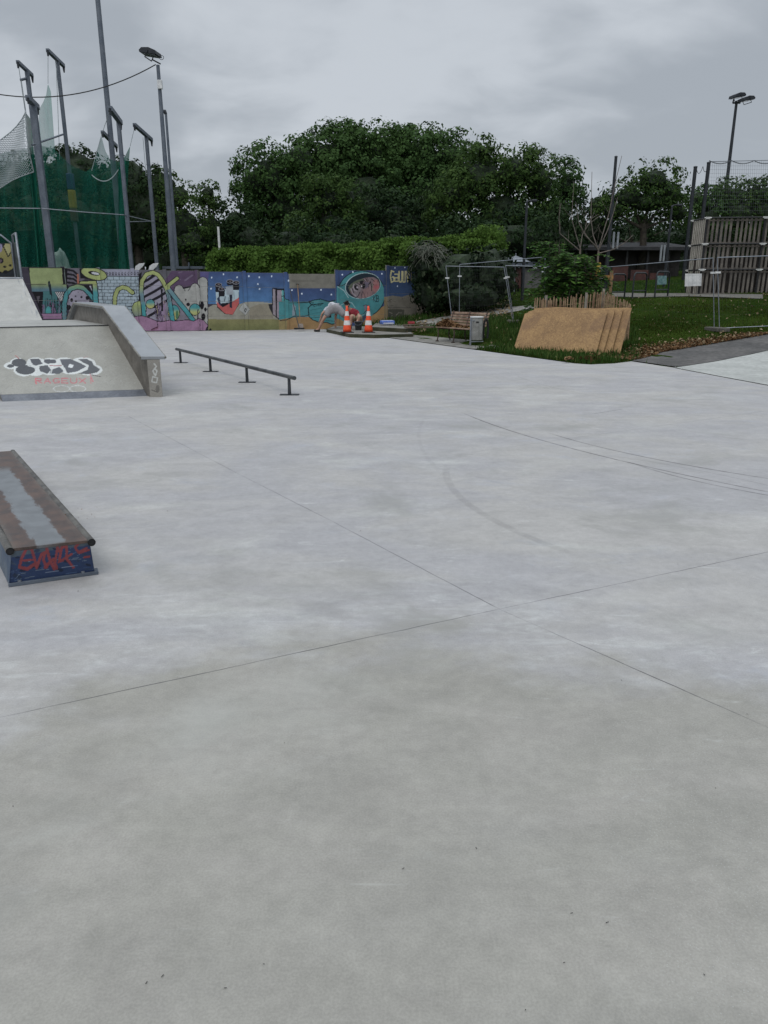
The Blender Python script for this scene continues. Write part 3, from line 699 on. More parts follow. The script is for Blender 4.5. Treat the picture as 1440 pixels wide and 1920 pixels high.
# ------------------------------------------------------------------ flat rail
ends = [(339, 680.5), (395, 697), (466, 717), (543, 740.5)]; feet = [at_z(*e) for e in ends]
fr = thing('grind_rail', 'long low round steel grind rail standing on four plated legs', 'grind rail', feet[0])
hr = .29
d_ = (feet[3]-feet[0]).normalized(); line = lambda s: feet[0]+d_*s
Lr = (feet[3]-feet[0]).length
mb = MB(); mb.tube([line(-.28)+zz*hr, line(Lr+.22)+zz*(hr-.005)], .032, 12); mb.build('rail_tube', pm('rail_steel', (.045, .05, .055), (.10, .105, .11), 4, .45, .5), fr)
for i, f_ in enumerate(feet):
    s = (f_-feet[0]).dot(d_); f2 = line(s)
    mb = MB(); mb.tube([f2, f2+zz*(hr-.02)], [.028, .024], 10); lg = mb.build('leg', pm('leg_steel%d' % i, (.03, .035, .04), (.06, .065, .07), 6, .5, .4), fr)
    mb = MB(); mb.box(f2+zz*.0001, (.30, .12, .012), math.atan2(.55, .85)*0); mb.build('base_plate', M['dark'], lg)
# ------------------------------------------------------------------ mural design (positions read off the photograph, stored as paint on the wall)
K = '14121a'; GR = '97a25c'; TE = '2f8288'; LI = '8f8a9b'
W = Paint()
W.zoom(40, 490, 7.58)
W.poly([(-80, 60), (4700, 60), (4700, 1100), (-80, 1100)], '3a3542')
W.poly([(1060, 60), (2800, 60), (2800, 200), (1060, 220)], '8b8c9e').poly([(1060, 215), (1800, 215), (1800, 900), (1060, 900)], '93a4ae')
for r in range(13):
    y = 215+r*47; W.line([(1060, y+2*math.sin(r)), (1740, y+4)], 7, '2a3138')
    for c_ in range(9): x = 1060+c_*84+(r % 2)*42+random.uniform(-9, 9); W.line([(x, y), (x+random.uniform(-4, 4), y+46)], 6, '2a3138')
for i in range(13): W.ell(1215+i*44, 175, 13, 24, '2a2a33').ell(1215+i*44, 172, 6, 15, '8b8c9e')
W.line([(1180, 210), (1720, 212)], 8, '2a3138')
W.poly([(95, 85), (660, 85), (660, 440), (150, 440)], K)
W.poly([(112, 98), (575, 98), (590, 325), (138, 325)], '8b9860').poly([(575, 100), (655, 110), (660, 320), (590, 325)], K).line([(612, 120), (630, 318)], 7, '7f8f88')
W.poly([(135, 332), (640, 328), (650, 430), (150, 432)], ('7b8a5c', 335, '4b6d7a', 400))
W.poly([(310, 425), (485, 425), (600, 640), (560, 745), (300, 745)], '33696c').poly([(160, 438), (312, 438), (296, 745), (280, 740)], K).poly([(215, 500), (265, 490), (240, 600)], '4f4a52')
W.poly([(475, 432), (640, 432), (560, 620)], '2a2530')
for i in range(5): W.line([(490+i*26, 442), (560+i*16, 560+i*-10)], 11, 'c4c4c4')
W.line([(395, 300), (420, 460)], 34, '16242c').line([(395, 285), (397, 310)], 14, '16242c').line([(430, 460), (450, 740)], 8, K)
for i in range(26):
    x = random.uniform(300, 560); W.line([(x, 745), (x+random.uniform(-30, 30), random.uniform(510, 640)), (x+random.uniform(-50, 50), random.uniform(560, 745))], random.uniform(6, 12), random.choice([K, '5f4a66', '204a50', '6d5a78', '16262c']))
W.ell(385, 700, 36, 60, '2f8a8c')
W.poly([(285, 742), (560, 740), (600, 640), (640, 820), (310, 820)], '8f688a', K, 8).line([(560, 700), (600, 800)], 8, K)
W.poly([(655, 80), (850, 80), (900, 260), (690, 345), (650, 330)], '5f5b66')
for i in range(4): W.line([(655, 120+i*60), (740, 135+i*58), (800, 190+i*50)], 28, K)
W.poly([(790, 180), (815, 180), (822, 320), (795, 320)], 'a05538').poly([(820, 80), (960, 120), (980, 250), (840, 240)], K)
W.ell(800, 570, 165, 190, '8f899a')
for x, y, a, b in ((770, 495, 12, 12), (855, 508, 17, 15), (715, 552, 20, 28), (775, 568, 16, 14), (665, 520, 18, 14), (670, 655, 40, 38), (940, 520, 26, 30), (810, 440, 5, 5), (870, 450, 5, 5)): W.ell(x, y, a, b, K)
W.oline([(612, 800), (612, 600), (640, 470), (700, 390), (800, 358), (900, 385), (980, 470), (1050, 560)], 58, ('7f9560', 340, '2f8288', 430))
W.line([(612, 800), (612, 590)], 54, ('2f8288', 560, '55757e', 760))
W.poly([(825, 285), (1000, 275), (1065, 275), (1080, 340), (1100, 600), (1020, 600), (1010, 325), (825, 322)], ('97a25c', 330, '2f8a8f', 440), K, 12)
W.poly([(870, 335), (1000, 330), (1015, 480)], K).poly([(965, 350), (990, 350), (1010, 430)], '9a9aa6')
W.ell(1032, 175, 182, 80, GR, 14, K, 14).ell(1035, 170, 86, 30, K, 10).ell(1052, 172, 56, 17, 'b8bac0', 12)
W.zoom(210, 490, 7.58)
W.oline([(38, 600), (42, 500), (80, 400), (150, 368), (220, 385), (290, 445)], 50, GR, K, 10)
W.poly([(380, 100), (880, 100), (740, 330), (380, 420)], '59585f').poly([(730, 300), (850, 130), (1300, 110), (1330, 110), (1300, 420), (880, 440)], '553f5c')
W.line([(940, 165), (1000, 150)], 14, '6a5a72').line([(1040, 270), (1140, 200)], 22, '6d5f76').line([(900, 240), (980, 260)], 10, '6a5a72').poly([(1205, 110), (1255, 110), (1255, 330), (1215, 330)], '544c55')
W.poly([(375, 190), (420, 150), (420, 600), (380, 600)], K)
cl = [(950, 402, 68), (1060, 432, 52), (1178, 378, 66), (1300, 310, 62), (1010, 470, 60), (1110, 470, 60), (1240, 420, 60)]
for x, y, r in cl: W.ell(x, y, r, r*1.05, K)
W.poly([(876, 400), (1366, 300), (1366, 950), (876, 950)], K)
for x, y, r in cl: W.ell(x, y, r-9, r*1.05-9, '9c9c97')
W.poly([(888, 420), (1355, 320), (1355, 950), (888, 950)], '9c9c97')
W.line([(1025, 380), (1040, 425)], 8, K).line([(1110, 380), (1080, 420)], 8, K).line([(1225, 330), (1245, 375)], 10, K)
for x, y, a, b, r in ((1048, 545, 12, 14, 0), (1082, 612, 26, 26, 0), (1272, 610, 36, 62, 0), (1328, 690, 20, 30, 0), (1295, 790, 30, 52, -15), (885, 585, 26, 26, 0), (1005, 740, 30, 38, 0)): W.ell(x, y, a, b, K, r)
W.poly([(450, 270), (520, 190), (620, 195), (690, 260), (740, 380), (790, 560), (800, 840), (480, 840)], '8d8999')
for a, b in (((440, 300), (600, 200)), ((440, 400), (690, 240)), ((450, 510), (730, 350)), ((560, 560), (770, 440)), ((600, 650), (780, 560)), ((520, 780), (740, 640))): W.line([a, ((a[0]+b[0])/2, (a[1]+b[1])/2+6), b], 38, '191720')
W.poly([(690, 640), (900, 520), (1010, 640), (1100, 840), (800, 840)], '77727e')
W.ell(385, 680, 100, 110, ('93a05a', 600, '6f7a74', 780), 0, K, 9).ell(545, 607, 58, 62, ('2f8a8f', 580, 'a3a35c', 640), 0, K, 9)
W.ell(880, 730, 78, 105, ('2f8a8f', 680, 'a3a35c', 740), 0, K, 9).ell(925, 760, 22, 60, '3c6f4a').ell(1178, 685, 72, 78, ('2f8a8f', 660, '9fa45f', 720), 0, K, 9)
for i in range(34):
    x = random.uniform(640, 790); W.line([(x, 870), (x+random.uniform(-40, 30), random.uniform(560, 700)), (x+random.uniform(-60, 30), random.uniform(640, 860))], random.uniform(7, 14), random.choice(['6b5a72', '8a7590', '2a2030', '51405a', '9a8a6a']))
for x in (700, 712): W.line([(x, 400), (x+8, 700)], 16, K)
W.oline([(462, 850), (440, 610), (415, 430), (425, 280), (490, 185), (580, 158), (655, 190), (715, 270), (770, 380), (800, 470), (835, 660), (865, 860)], 50, K, K, 10)
W.line([(462, 850), (440, 610), (415, 430), (425, 280), (490, 185), (580, 158), (655, 190), (715, 270), (770, 380), (800, 470), (835, 660), (865, 860)], 50, ('97a25c', 350, '607f88', 470))
W.line([(462, 850), (445, 590)], 50, ('607f88', 560, '238a90', 640)).line([(815, 560), (865, 860)], 56, ('607f88', 560, '238a90', 640))
W.oline([(790, 350), (925, 243)], 46, GR, K, 10).oline([(810, 400), (950, 580), (1050, 700), (1160, 850)], 54, ('60808a', 420, '238a90', 700), K, 10)
W.poly([(745, 345), (825, 350), (820, 400), (760, 405)], GR)
W.line([(1215, 700), (1235, 860)], 14, '54405c').line([(1225, 680), (1210, 850)], 10, K)
W.poly([(300, 790), (420, 770), (520, 800), (640, 850), (700, 860), (820, 835), (870, 850), (1080, 830), (1160, 850), (1240, 810), (1320, 850), (1372, 920), (1320, 990), (480, 990), (300, 900)], '946c8c', K, 10)
W.poly([(560, 960), (650, 920), (660, 960), (560, 985)], '7d4a68').line([(640, 860), (655, 930), (560, 970)], 9, K).poly([(1330, 985), (1380, 950), (1430, 985)], K)
# blue part
W.zoom(380, 490, 8)
W.poly([(78, 140), (2000, 150), (2000, 640), (78, 640)], ('2c4677', 180, '2a669a', 600)).poly([(-40, 140), (100, 140), (78, 300), (20, 240), (-40, 240)], '4a4478')
W.ell(0, 310, 72, 70, '9c9c97', 0, K, 8).poly([(-40, 310), (72, 310), (72, 700), (-40, 700)], '9c9c97').line([(76, 310), (76, 960)], 10, K).poly([(-40, 640), (72, 640), (72, 950), (-40, 950)], '9c9c97').ell(-10, 660, 30, 62, K).ell(42, 722, 20, 30, K).ell(10, 830, 30, 52, K)
W.poly([(-40, 860), (20, 890), (78, 960), (40, 1040), (-40, 1040)], '946c8c', K, 9)
W.poly([(84, 690), (160, 650), (560, 640), (640, 610), (820, 605), (1050, 625), (1300, 640), (2000, 640), (2000, 870), (84, 870)], '918e80').poly([(84, 868), (2000, 868), (2000, 1060), (84, 1060)], ('7f7b4c', 860, '727444', 1000))
W.poly([(850, 640), (1010, 640), (1060, 860), (700, 860), (700, 700)], '857e6c').poly([(1200, 850), (2200, 840), (2200, 1060), (1200, 1060)], '93754a').poly([(80, 1040), (120, 1000), (140, 1040)], K)
for x, y in ((135, 243), (312, 193), (516, 240), (693, 222), (850, 240), (828, 342), (1035, 225), (1285, 290), (125, 410), (853, 415), (1340, 435)): W.ell(x, y, 11, 14, 'c9d6e6')
W.poly([(190, 430), (545, 370), (548, 640), (450, 805), (330, 790), (215, 690)], K).poly([(198, 440), (540, 380), (545, 600), (200, 640)], '9fb2ba')
W.poly([(205, 600), (300, 690), (390, 640), (470, 590), (545, 540), (545, 630), (450, 800), (340, 785), (225, 680)], 'b03a34').poly([(400, 500), (445, 500), (440, 700), (405, 690)], '23283a').poly([(250, 520), (280, 680), (240, 640), (215, 560)], '24304a')
W.poly([(340, 380), (460, 360), (460, 500), (360, 500)], '8f98a0').line([(340, 530), (325, 600)], 14, '4a5a66').line([(470, 450), (475, 560)], 8, '5a6a76').line([(390, 540), (385, 640)], 7, '5a6a76')
for x, y in ((238, 350), (285, 415), (408, 300), (500, 318)):
    W.poly([(x-50, y), (x+50, y), (x+44, y+110 if x != 408 else y+60), (x-40, y+115 if x != 408 else y+60)], '16161e').ell(x, y, 52, 28, '8e8e96').ell(x, y, 44, 21, '16161e').ell(x+4, y-2, 16, 8, '7a6a6a')
W.poly([(540, 720), (620, 610), (710, 720), (640, 810)], 'a2a4a0', '6a6a66', 6).poly([(620, 740), (640, 700), (665, 715), (645, 770)], '2a2c34').poly([(632, 735), (645, 715), (655, 725), (643, 750)], 'a2a4a0')
W.poly([(985, 640), (1050, 640), (1050, 800), (1000, 700)], '23242a')
W.poly([(1042, 400), (1220, 410), (1240, 560), (1350, 590), (1385, 830), (1180, 905), (1040, 790)], K)
W.poly([(1052, 410), (1090, 425), (1098, 825), (1052, 790)], '90868e').poly([(1118, 435), (1180, 430), (1188, 885), (1112, 835)], '8f828e').poly([(1185, 430), (1212, 430), (1232, 565), (1300, 590), (1345, 600), (1375, 825), (1192, 892)], '2f8a8e').line([(1190, 440), (1190, 880)], 10, '7ab0b0').line([(1262, 640), (1262, 860)], 6, '1d6a70')
W.zoom(530, 490, 8.47)
W.poly([(95, 195), (860, 195), (860, 430), (110, 430)], '77746a').poly([(140, 300), (500, 300), (520, 325), (150, 330)], '6c695f')
W.poly([(108, 428), (870, 428), (870, 660), (108, 660)], ('263e6c', 430, '2a5080', 640)).poly([(830, 140), (1700, 140), (1700, 700), (850, 700)], '274270')
W.poly([(-60, 640), (120, 640), (860, 640), (860, 900), (300, 880), (-60, 940)], TE).poly([(-60, 930), (100, 900), (300, 880), (860, 880), (860, 1100), (-60, 1100)], '93713e').poly([(-60, 950), (70, 940), (70, 1100), (-60, 1100)], '8a7a48')
W.line([(-40, 940), (60, 930), (190, 870), (340, 872), (420, 850)], 12, '14202a').line([(100, 662), (400, 655), (420, 630), (480, 640)], 10, '14202a').line([(300, 885), (410, 885)], 10, '8a4a3a')
W.poly([(420, 650), (470, 620), (600, 600), (740, 640), (900, 600), (900, 980), (780, 1000), (700, 970), (600, 975), (480, 930), (420, 880), (405, 740), (460, 690)], TE, '122028', 14)
W.line([(470, 690), (640, 670)], 16, '122028').line([(620, 690), (500, 715), (470, 690), (490, 655), (400, 650)], 9, '122028').line([(440, 780), (620, 740)], 6, '1c6066').line([(440, 840), (640, 800)], 6, '1c6066').line([(440, 900), (720, 880)], 7, '14363c').line([(640, 930), (860, 960)], 8, '14363c')
W.poly([(160, 660), (210, 720), (190, 860), (150, 870)], '7f8f9a').line([(-10, 560), (20, 540), (30, 620)], 10, '14202a')
for x, y in ((148, 458), (305, 514), (610, 452), (774, 528), (92, 305)): W.ell(x, y, 13, 13, 'c9d6e6')
W.zoom(620, 490, 6)
W.poly([(60, 100), (640, 100), (640, 800), (60, 800)], '274270').poly([(420, 600), (640, 480), (640, 800), (300, 800)], '9a7844').poly([(60, 640), (240, 700), (240, 800), (60, 800)], '93713e')
W.ell(345, 370, 262, 258, TE, 0, '10181f', 9).poly([(68, 280), (130, 290), (200, 300), (200, 640), (68, 640)], TE).line([(66, 265), (120, 280), (170, 250)], 7, '10181f').line([(80, 285), (150, 330), (200, 410)], 7, 'a8c0c4')
W.poly([(66, 640), (200, 690), (420, 640), (480, 600), (420, 560), (66, 520)], TE)
W.zoom(630, 500, 14.4)
W.ell(725, 515, 485, 345, 'a4bcc0', -13).ell(730, 517, 470, 330, '1b3440', -13).ell(740, 400, 380, 170, '15242c', -13).ell(735, 505, 455, 310, '1a2a34', -13)
W.poly([(330, 560), (420, 450), (560, 370), (720, 320), (880, 280), (1030, 290), (1130, 350), (1175, 470), (1160, 600), (1080, 710), (950, 790), (800, 850), (640, 865), (500, 810), (390, 710)], '7a6468')
W.poly([(330, 560), (420, 450), (560, 370), (720, 320), (760, 380), (640, 420), (480, 480), (420, 600), (400, 700)], '59604f').poly([(470, 480), (600, 440), (690, 560), (650, 700), (560, 830), (430, 740), (420, 600)], '7f7478')
W.poly([(1010, 360), (1130, 350), (1175, 470), (1160, 600), (1060, 700), (980, 640), (1000, 480)], '94605f').ell(1090, 540, 70, 60, 'a0474f', -20).poly([(740, 620), (900, 520), (1000, 640), (950, 780), (700, 860)], '8b6a6a').poly([(770, 400), (900, 430), (880, 540), (790, 600)], '675c6e')
W.line([(400, 600), (450, 720), (540, 800)], 26, '9a8f98').line([(440, 590), (480, 700)], 22, '2c2830').line([(640, 690), (600, 790), (520, 840)], 24, '39343c')
W.line([(485, 470), (465, 540), (510, 640), (560, 660)], 16, 'a49ca4').ell(545, 555, 52, 78, '1c1a20', -20).ell(575, 560, 20, 34, 'b4aab2', -20).ell(580, 610, 22, 34, '17151b', -15).line([(560, 440), (640, 480), (680, 560)], 24, '3d3a3a')
W.ell(685, 430, 48, 52, '1a171d').ell(745, 525, 44, 74, '1c191f', 10).ell(690, 530, 20, 18, 'c8bfc4').line([(640, 400), (720, 380), (770, 440)], 18, '2a262c')
for st, w_ in (([(740, 340), (790, 400)], 14), ([(800, 310), (850, 400)], 18), ([(850, 300), (880, 380)], 12), ([(930, 400), (900, 470), (880, 480)], 24), ([(940, 430), (965, 540), (960, 650)], 20), ([(960, 330), (1040, 400)], 16), ([(990, 470), (1030, 490)], 14), ([(880, 500), (870, 600)], 9), ([(1130, 360), (1120, 440)], 9), ([(700, 860), (690, 760), (725, 670), (775, 770), (790, 850)], 11), ([(860, 700), (850, 800)], 8)): W.line(st, w_, '1d191f')
W.line([(900, 480), (930, 560)], 12, 'a58a8e').line([(760, 340), (800, 380)], 10, 'a79ba4').line([(870, 320), (900, 380)], 12, '9a8c90').line([(980, 470), (975, 620)], 14, '7b8068').line([(980, 860), (1120, 760)], 9, '8fb0b4')
W.zoom(620, 490, 6)
W.text('KB', 480, 385, 26, 70, 7, '14303a', .3)
W.line([(100, 500), (140, 480), (190, 450), (240, 470), (275, 520)], 6, '9ab8bc').line([(370, 500), (400, 490), (440, 510), (430, 560), (400, 600)], 8, '202a38').poly([(375, 500), (400, 490), (400, 560), (385, 560)], '7a6e7c').poly([(410, 515), (440, 520), (420, 620), (360, 665), (300, 660), (390, 600)], '3a4258')
W.line([(300, 620), (370, 590), (420, 530)], 6, '122028').line([(330, 610), (370, 600)], 8, '6aa0a4')
for x, y in ((130, 150), (250, 120), (575, 140), (722, 74), (835, 70), (750, 280)): W.ell(x, y, 8, 9, 'c9d6e6')
W.poly([(595, 45), (960, 55), (960, 400), (600, 400)], ('22365a', 60, '25456f', 380))
for x, y in ((722, 74), (835, 70), (750, 280)): W.ell(x, y, 6, 7, 'c9d6e6')
W.text('G', 672, 105, 38, 130, 15, 'b8b07c').text('a', 722, 110, 38, 115, 13, 'b8b07c').text('U', 770, 112, 30, 122, 13, 'b8b07c').text('L', 812, 112, 24, 120, 13, 'b8b07c').text('I', 826, 112, 24, 120, 12, 'b8b07c').text('V', 852, 112, 32, 118, 12, 'b8b07c')
W.line([(905, 130), (905, 220)], 9, '8a7a3a')
W.poly([(600, 400), (700, 385), (800, 400), (880, 375), (970, 385), (970, 700), (600, 700)], '726d62').poly([(600, 400), (640, 400), (640, 680), (605, 680)], '7d6c4a').poly([(640, 540), (830, 540), (830, 640), (640, 680)], '4a4a40')
for i in range(22): x = random.uniform(640, 950); y = random.uniform(400, 620); W.line([(x, y), (x+random.uniform(-50, 50), y+random.uniform(-30, 30))], random.uniform(3, 9), random.choice(['5a564c', '807a6e', '4e4a42', '6a6a62']))
W.line([(660, 440), (690, 425)], 6, '35332f').line([(890, 400), (930, 380)], 6, '35332f').line([(640, 522), (900, 522)], 5, '37352f')
W.zoom(0, 0, 1)
M['mural'] = paintmat('mural_paint', 1.08, .8, .18, .2, 0., .84)
wall = thing('painted_wall', 'long precast concrete wall covered in a colourful mural of letters and an astronaut', 'wall', wall_at(330))
bays = [(-60, 40), (40, 124), (124, 189), (189, 253), (253, 312), (312, 372), (372, 460), (460, 537), (537, 632), (632, 727), (727, 812)]
def ztop(px, py): p = wall_at(px); q_ = at_y(px, py, p.y); return q_.z
tops = {1: ztop(90, 500.5), 9: ztop(680, 507), 10: ztop(770, 499)}
def bay_top(i):
    if i >= 9: return tops[i]
    if i == 8: return ztop(585, 513.5)
    a, b = ztop(60, 500.5), ztop(460, 510.5); t = (wall_at((bays[i][0]+bays[i][1])/2).x-wall_at(60).x)/(wall_at(460).x-wall_at(60).x)
    return a+(b-a)*t
up_ = Vector((0, 0, 1))
for i, (xa, xb) in enumerate(bays):
    a, b = wall_at(xa), wall_at(xb); zt = bay_top(i); zb = min(gz(a.x, a.y), gz(b.x, b.y))-.05
    a = a+WD*.07; b = b-WD*.07; nr = 4; rows = []
    rh = zt/4 if i < 9 else (zt-gz(a.x, a.y))/4
    z0 = zt-4*rh
    for r_ in range(4):
        lo, hi = z0+r_*rh+.006, z0+(r_+1)*rh-.006
        rows.append(painted_quad('wall_panel', a+up_*lo, b+up_*lo, b+up_*hi, a+up_*hi, .016, W, '9b8f80', M['mural'], wall))
    back = MB()
    back.obox((a+b)/2-WN*.045+up_*zb, (b-a)/2, WN*.04, up_*((zt-zb)/2)); join = back.build('wall_core', M['concedge'], wall)
for i, xa in enumerate([b_[0] for b_ in bays[1:]]+[812]):
    a = wall_at(xa); zt = max(bay_top(min(i, 10)), bay_top(min(i+1, 10)))+.03; zb = gz(a.x, a.y)-.05
    f = WN*.035
    ql = a-WD*.068+f; qr = a+WD*.068+f
    ps = painted_quad('wall_post', ql+up_*zb, qr+up_*zb, qr+up_*zt, ql+up_*zt, .016, W, '8a8070', M['mural'], wall)
    mb = MB(); mb.obox(a-WN*.046+up_*(zb), WD*.069, WN*.08, up_*((zt-zb)/2)); mb.build('wall_post', M['concedge'], wall)
# ------------------------------------------------------------------ foliage
M['leafA'] = leafmat('plane_tree_leaves', (.040, .080, .026), (.060, .112, .034), (.078, .135, .04), .22, .2)
M['leafB'] = leafmat('yellow_green_leaves', (.036, .07, .02), (.056, .10, .027), (.10, .15, .04), .3, .25)
M['leafD'] = leafmat('dark_leaves', (.016, .033, .014), (.026, .048, .018), (.036, .062, .02), .3, .15)
M['leafH'] = leafmat('laurel_hedge_leaves', (.075, .14, .028), (.10, .175, .036), (.13, .22, .045), 2.2, .3)
M['leafI'] = leafmat('ivy_leaves', (.010, .020, .009), (.020, .034, .014), (.07, .085, .05), .8, .1)
M['leafS'] = leafmat('bush_leaves', (.04, .10, .02), (.07, .15, .035), (.13, .20, .04), 1.2, .3)
core = pm('shade_core', (.010, .020, .009), (.018, .032, .012), 1.5, .95, fine=.5)  # dark colour of the solid cores that stand in for shade inside foliage
def plobe(px, py, rx, ry, Y, k=.8):
    c = at_y(px, py, Y); s = (Y*CP-(c.z-H)*SP)/F
    return (c.x, c.y, c.z, rx*s, max(1.2, rx*s*k), ry*s)
def tree(label, lobes, leaf, size, dens, seed, base=None, group='trees beyond the wall', clump=.9, trunk=True, name='broadleaf_tree', corek=.74, limbs=True):
    L = np.array(lobes); cx = float(L[:, 0].mean()) if base is None else base[0]; cy = float(L[:, 1].mean()) if base is None else base[1]
    zb = gz(cx, cy) if cy > 17 else 0; t = thing(name, label, 'tree', (cx, cy, zb), group)
    size *= .5; dens *= 3.6; clump *= .8; corek = .85 if corek >= .85 else corek and min(corek, .5)
    Pn, Nn = lobes_points(lobes, dens, clump, seed)
    S = np.random.default_rng(seed+5).uniform(.6, 1.35, len(Pn))*size
    keep = Pn[:, 2] > zb+.3; Pn, Nn, S = Pn[keep], Nn[keep], S[keep]
    cr = leaves_mesh('crown', Pn, Nn, S, t, M[leaf])
    if corek: core_mesh('crown_shade_core', lobes, cr, core, corek)  # solid dark core darkens the crown's inside and closes gaps
    if trunk:
        g_ = random.Random(seed); mb = MB(); zl = float((L[:, 2]-L[:, 5]*.5).min()); h = max(1.5, zl-zb)
        r = .035*(float((L[:, 2]+L[:, 5]).max())-zb)
        mb.tube([(cx, cy, zb-.1), (cx+.1, cy, zb+h*.5), (cx, cy+.05, zb+h)], [r*1.15, r*.9, r*.75], 10)
        if limbs:
            for l in lobes[:7]: 
                e = Vector(l[:3]); s = Vector((cx, cy, zb+h*.95)); md = s.lerp(e, .5)+Vector((0, 0, -.2)); mb.tube([s-Vector((0, 0, .3)), md, e], [r*.5, r*.33, r*.12], 6)
        mb.build('trunk', M['bark'], t)
    return t
# big plane trees, left to right (px lobes at their distance)
Y = 62
tree('big dense plane tree at the left end of the domed row', [plobe(505, 340, 66, 72, Y), plobe(475, 350, 36, 50, Y), plobe(535, 400, 70, 60, Y), plobe(560, 300, 50, 40, Y), plobe(480, 420, 45, 45, Y)], 'leafA', .34, 3.6, 11, clump=1.15)
tree('tallest rounded plane tree in the middle of the domed row', [plobe(640, 320, 105, 74, Y+3), plobe(620, 305, 75, 62, Y+2), plobe(690, 295, 70, 56, Y+2), plobe(600, 350, 60, 60, Y+1), plobe(690, 370, 80, 70, Y), plobe(650, 280, 60, 40, Y+2)], 'leafA', .34, 3.6, 12, clump=1.15)
tree('rounded plane tree right of the tallest one with flat top', [plobe(790, 320, 105, 72, Y+4), plobe(775, 300, 80, 56, Y+3), plobe(845, 305, 48, 50, Y+3), plobe(790, 370, 80, 70, Y+2), plobe(740, 280, 50, 38, Y+3), plobe(880, 330, 40, 50, Y+2)], 'leafA', .34, 3.6, 13, clump=1.15)
tree('smaller pointed yellow green tree in front of the domed row', [plobe(610, 375, 45, 42, 52), plobe(625, 430, 62, 50, 52), plobe(598, 350, 22, 26, 52), plobe(655, 370, 18, 26, 52), plobe(575, 440, 40, 40, 52)], 'leafB', .27, 5, 14, clump=.8)
tree('dark low tree between the two yellow green trees', [plobe(740, 420, 60, 60, 55), plobe(700, 400, 40, 50, 55), plobe(780, 430, 45, 50, 55)], 'leafD', .3, 4, 15)
tree('broad bright topped tree right of the dome', [plobe(905, 335, 62, 58, 50), plobe(965, 325, 62, 46, 50), plobe(860, 370, 55, 46, 50), plobe(1010, 345, 45, 55, 50), plobe(940, 400, 85, 60, 50), plobe(905, 285, 22, 20, 50), plobe(830, 395, 30, 40, 50)], 'leafB', .27, 5, 16, clump=.85)
tree('rounded tree end behind the broad bright topped tree', [plobe(1062, 350, 34, 44, 58), plobe(1045, 400, 46, 56, 58), plobe(1020, 420, 50, 50, 58)], 'leafA', .32, 4, 17)
tree('low dark tree mass under the broad tree', [plobe(960, 450, 110, 50, 46), plobe(870, 460, 70, 45, 46), plobe(1040, 450, 50, 50, 46)], 'leafD', .28, 4.2, 18)
tree('tall dark tree behind the green netting', [plobe(60, 360, 90, 60, 60), plobe(-10, 380, 70, 60, 60), plobe(140, 335, 60, 52, 60), plobe(110, 420, 110, 70, 58), plobe(0, 450, 100, 60, 58)], 'leafD', .34, 3.4, 19, clump=1.15, corek=.85)
tree('dark rounded tree behind the floodlight pole', [plobe(235, 360, 55, 62, 58), plobe(270, 400, 60, 70, 58), plobe(200, 420, 60, 60, 58), plobe(300, 370, 25, 50, 58)], 'leafD', .34, 3.6, 20, clump=1.1, corek=.85)
tree('thin leaved tree just right of the floodlight pole', [plobe(335, 370, 36, 36, 56), plobe(345, 420, 50, 50, 56), plobe(320, 345, 16, 18, 56), plobe(360, 455, 60, 40, 56)], 'leafB', .27, 2.6, 21, clump=.8, corek=.6)
tree('small bright tree standing alone before the open sky', [plobe(390, 362, 20, 20, 60), plobe(400, 385, 20, 16, 60), plobe(378, 378, 18, 14, 60), plobe(395, 430, 34, 45, 60)], 'leafB', .26, 3.2, 22, clump=.6, corek=.5)
tree('low dark tree left of the domed row', [plobe(440, 420, 34, 42, 57), plobe(425, 455, 50, 40, 57), plobe(470, 450, 50, 45, 56)], 'leafD', .3, 4, 23)
tree('low dark tree right behind the long hedge', [plobe(540, 455, 60, 38, 48), plobe(640, 460, 80, 36, 48), plobe(740, 460, 70, 36, 48)], 'leafD', .27, 4, 24)
# right part
tree('open crowned tree with sky showing through its lower branches', [plobe(1225, 340, 50, 36, 48), plobe(1180, 370, 42, 34, 48), plobe(1255, 365, 40, 36, 48), plobe(1215, 380, 60, 30, 48), plobe(1150, 395, 34, 26, 48), plobe(1270, 400, 30, 26, 48)], 'leafB', .25, 3.6, 25, base=(at_y(1205, 440, 48).x, 48), clump=.75, corek=.55)
tree('sparse lower boughs tree behind the open crowned tree', [plobe(1180, 425, 50, 22, 52), plobe(1250, 430, 46, 24, 52), plobe(1130, 430, 34, 30, 52)], 'leafD', .25, 1.7, 26, clump=.6, corek=0)
tree('dark bushy tree left of the open crowned tree', [plobe(1120, 385, 26, 30, 50), plobe(1125, 430, 34, 40, 50), plobe(1095, 440, 40, 40, 50)], 'leafD', .26, 3.6, 27)
for i, (px, py, rx, ry, lab) in enumerate([(1320, 385, 34, 36, 'bushy tree behind the two dark net poles'), (1375, 375, 40, 40, 'bushy tree behind the twin floodlight pole'), (1430, 372, 42, 38, 'bushy tree at the right edge behind the net'), (1500, 370, 50, 46, 'bushy tree beyond the right end of the pallet screen')]):
    tree(lab, [plobe(px, py, rx, ry, 56), plobe(px+10, py+30, rx*1.2, ry, 55), plobe(px-14, py-10, rx*.5, ry*.7, 56)], 'leafB' if i != 0 else 'leafA', .27, 3.4, 30+i, clump=.75, corek=.68)
tree('far low dark tree belt behind the snack kiosk', [plobe(1180, 455, 60, 24, 66), plobe(1260, 450, 60, 28, 66), plobe(1340, 440, 60, 40, 64), plobe(1420, 440, 60, 45, 64), plobe(1090, 460, 60, 30, 66)], 'leafD', .34, 2.2, 40, corek=.7)
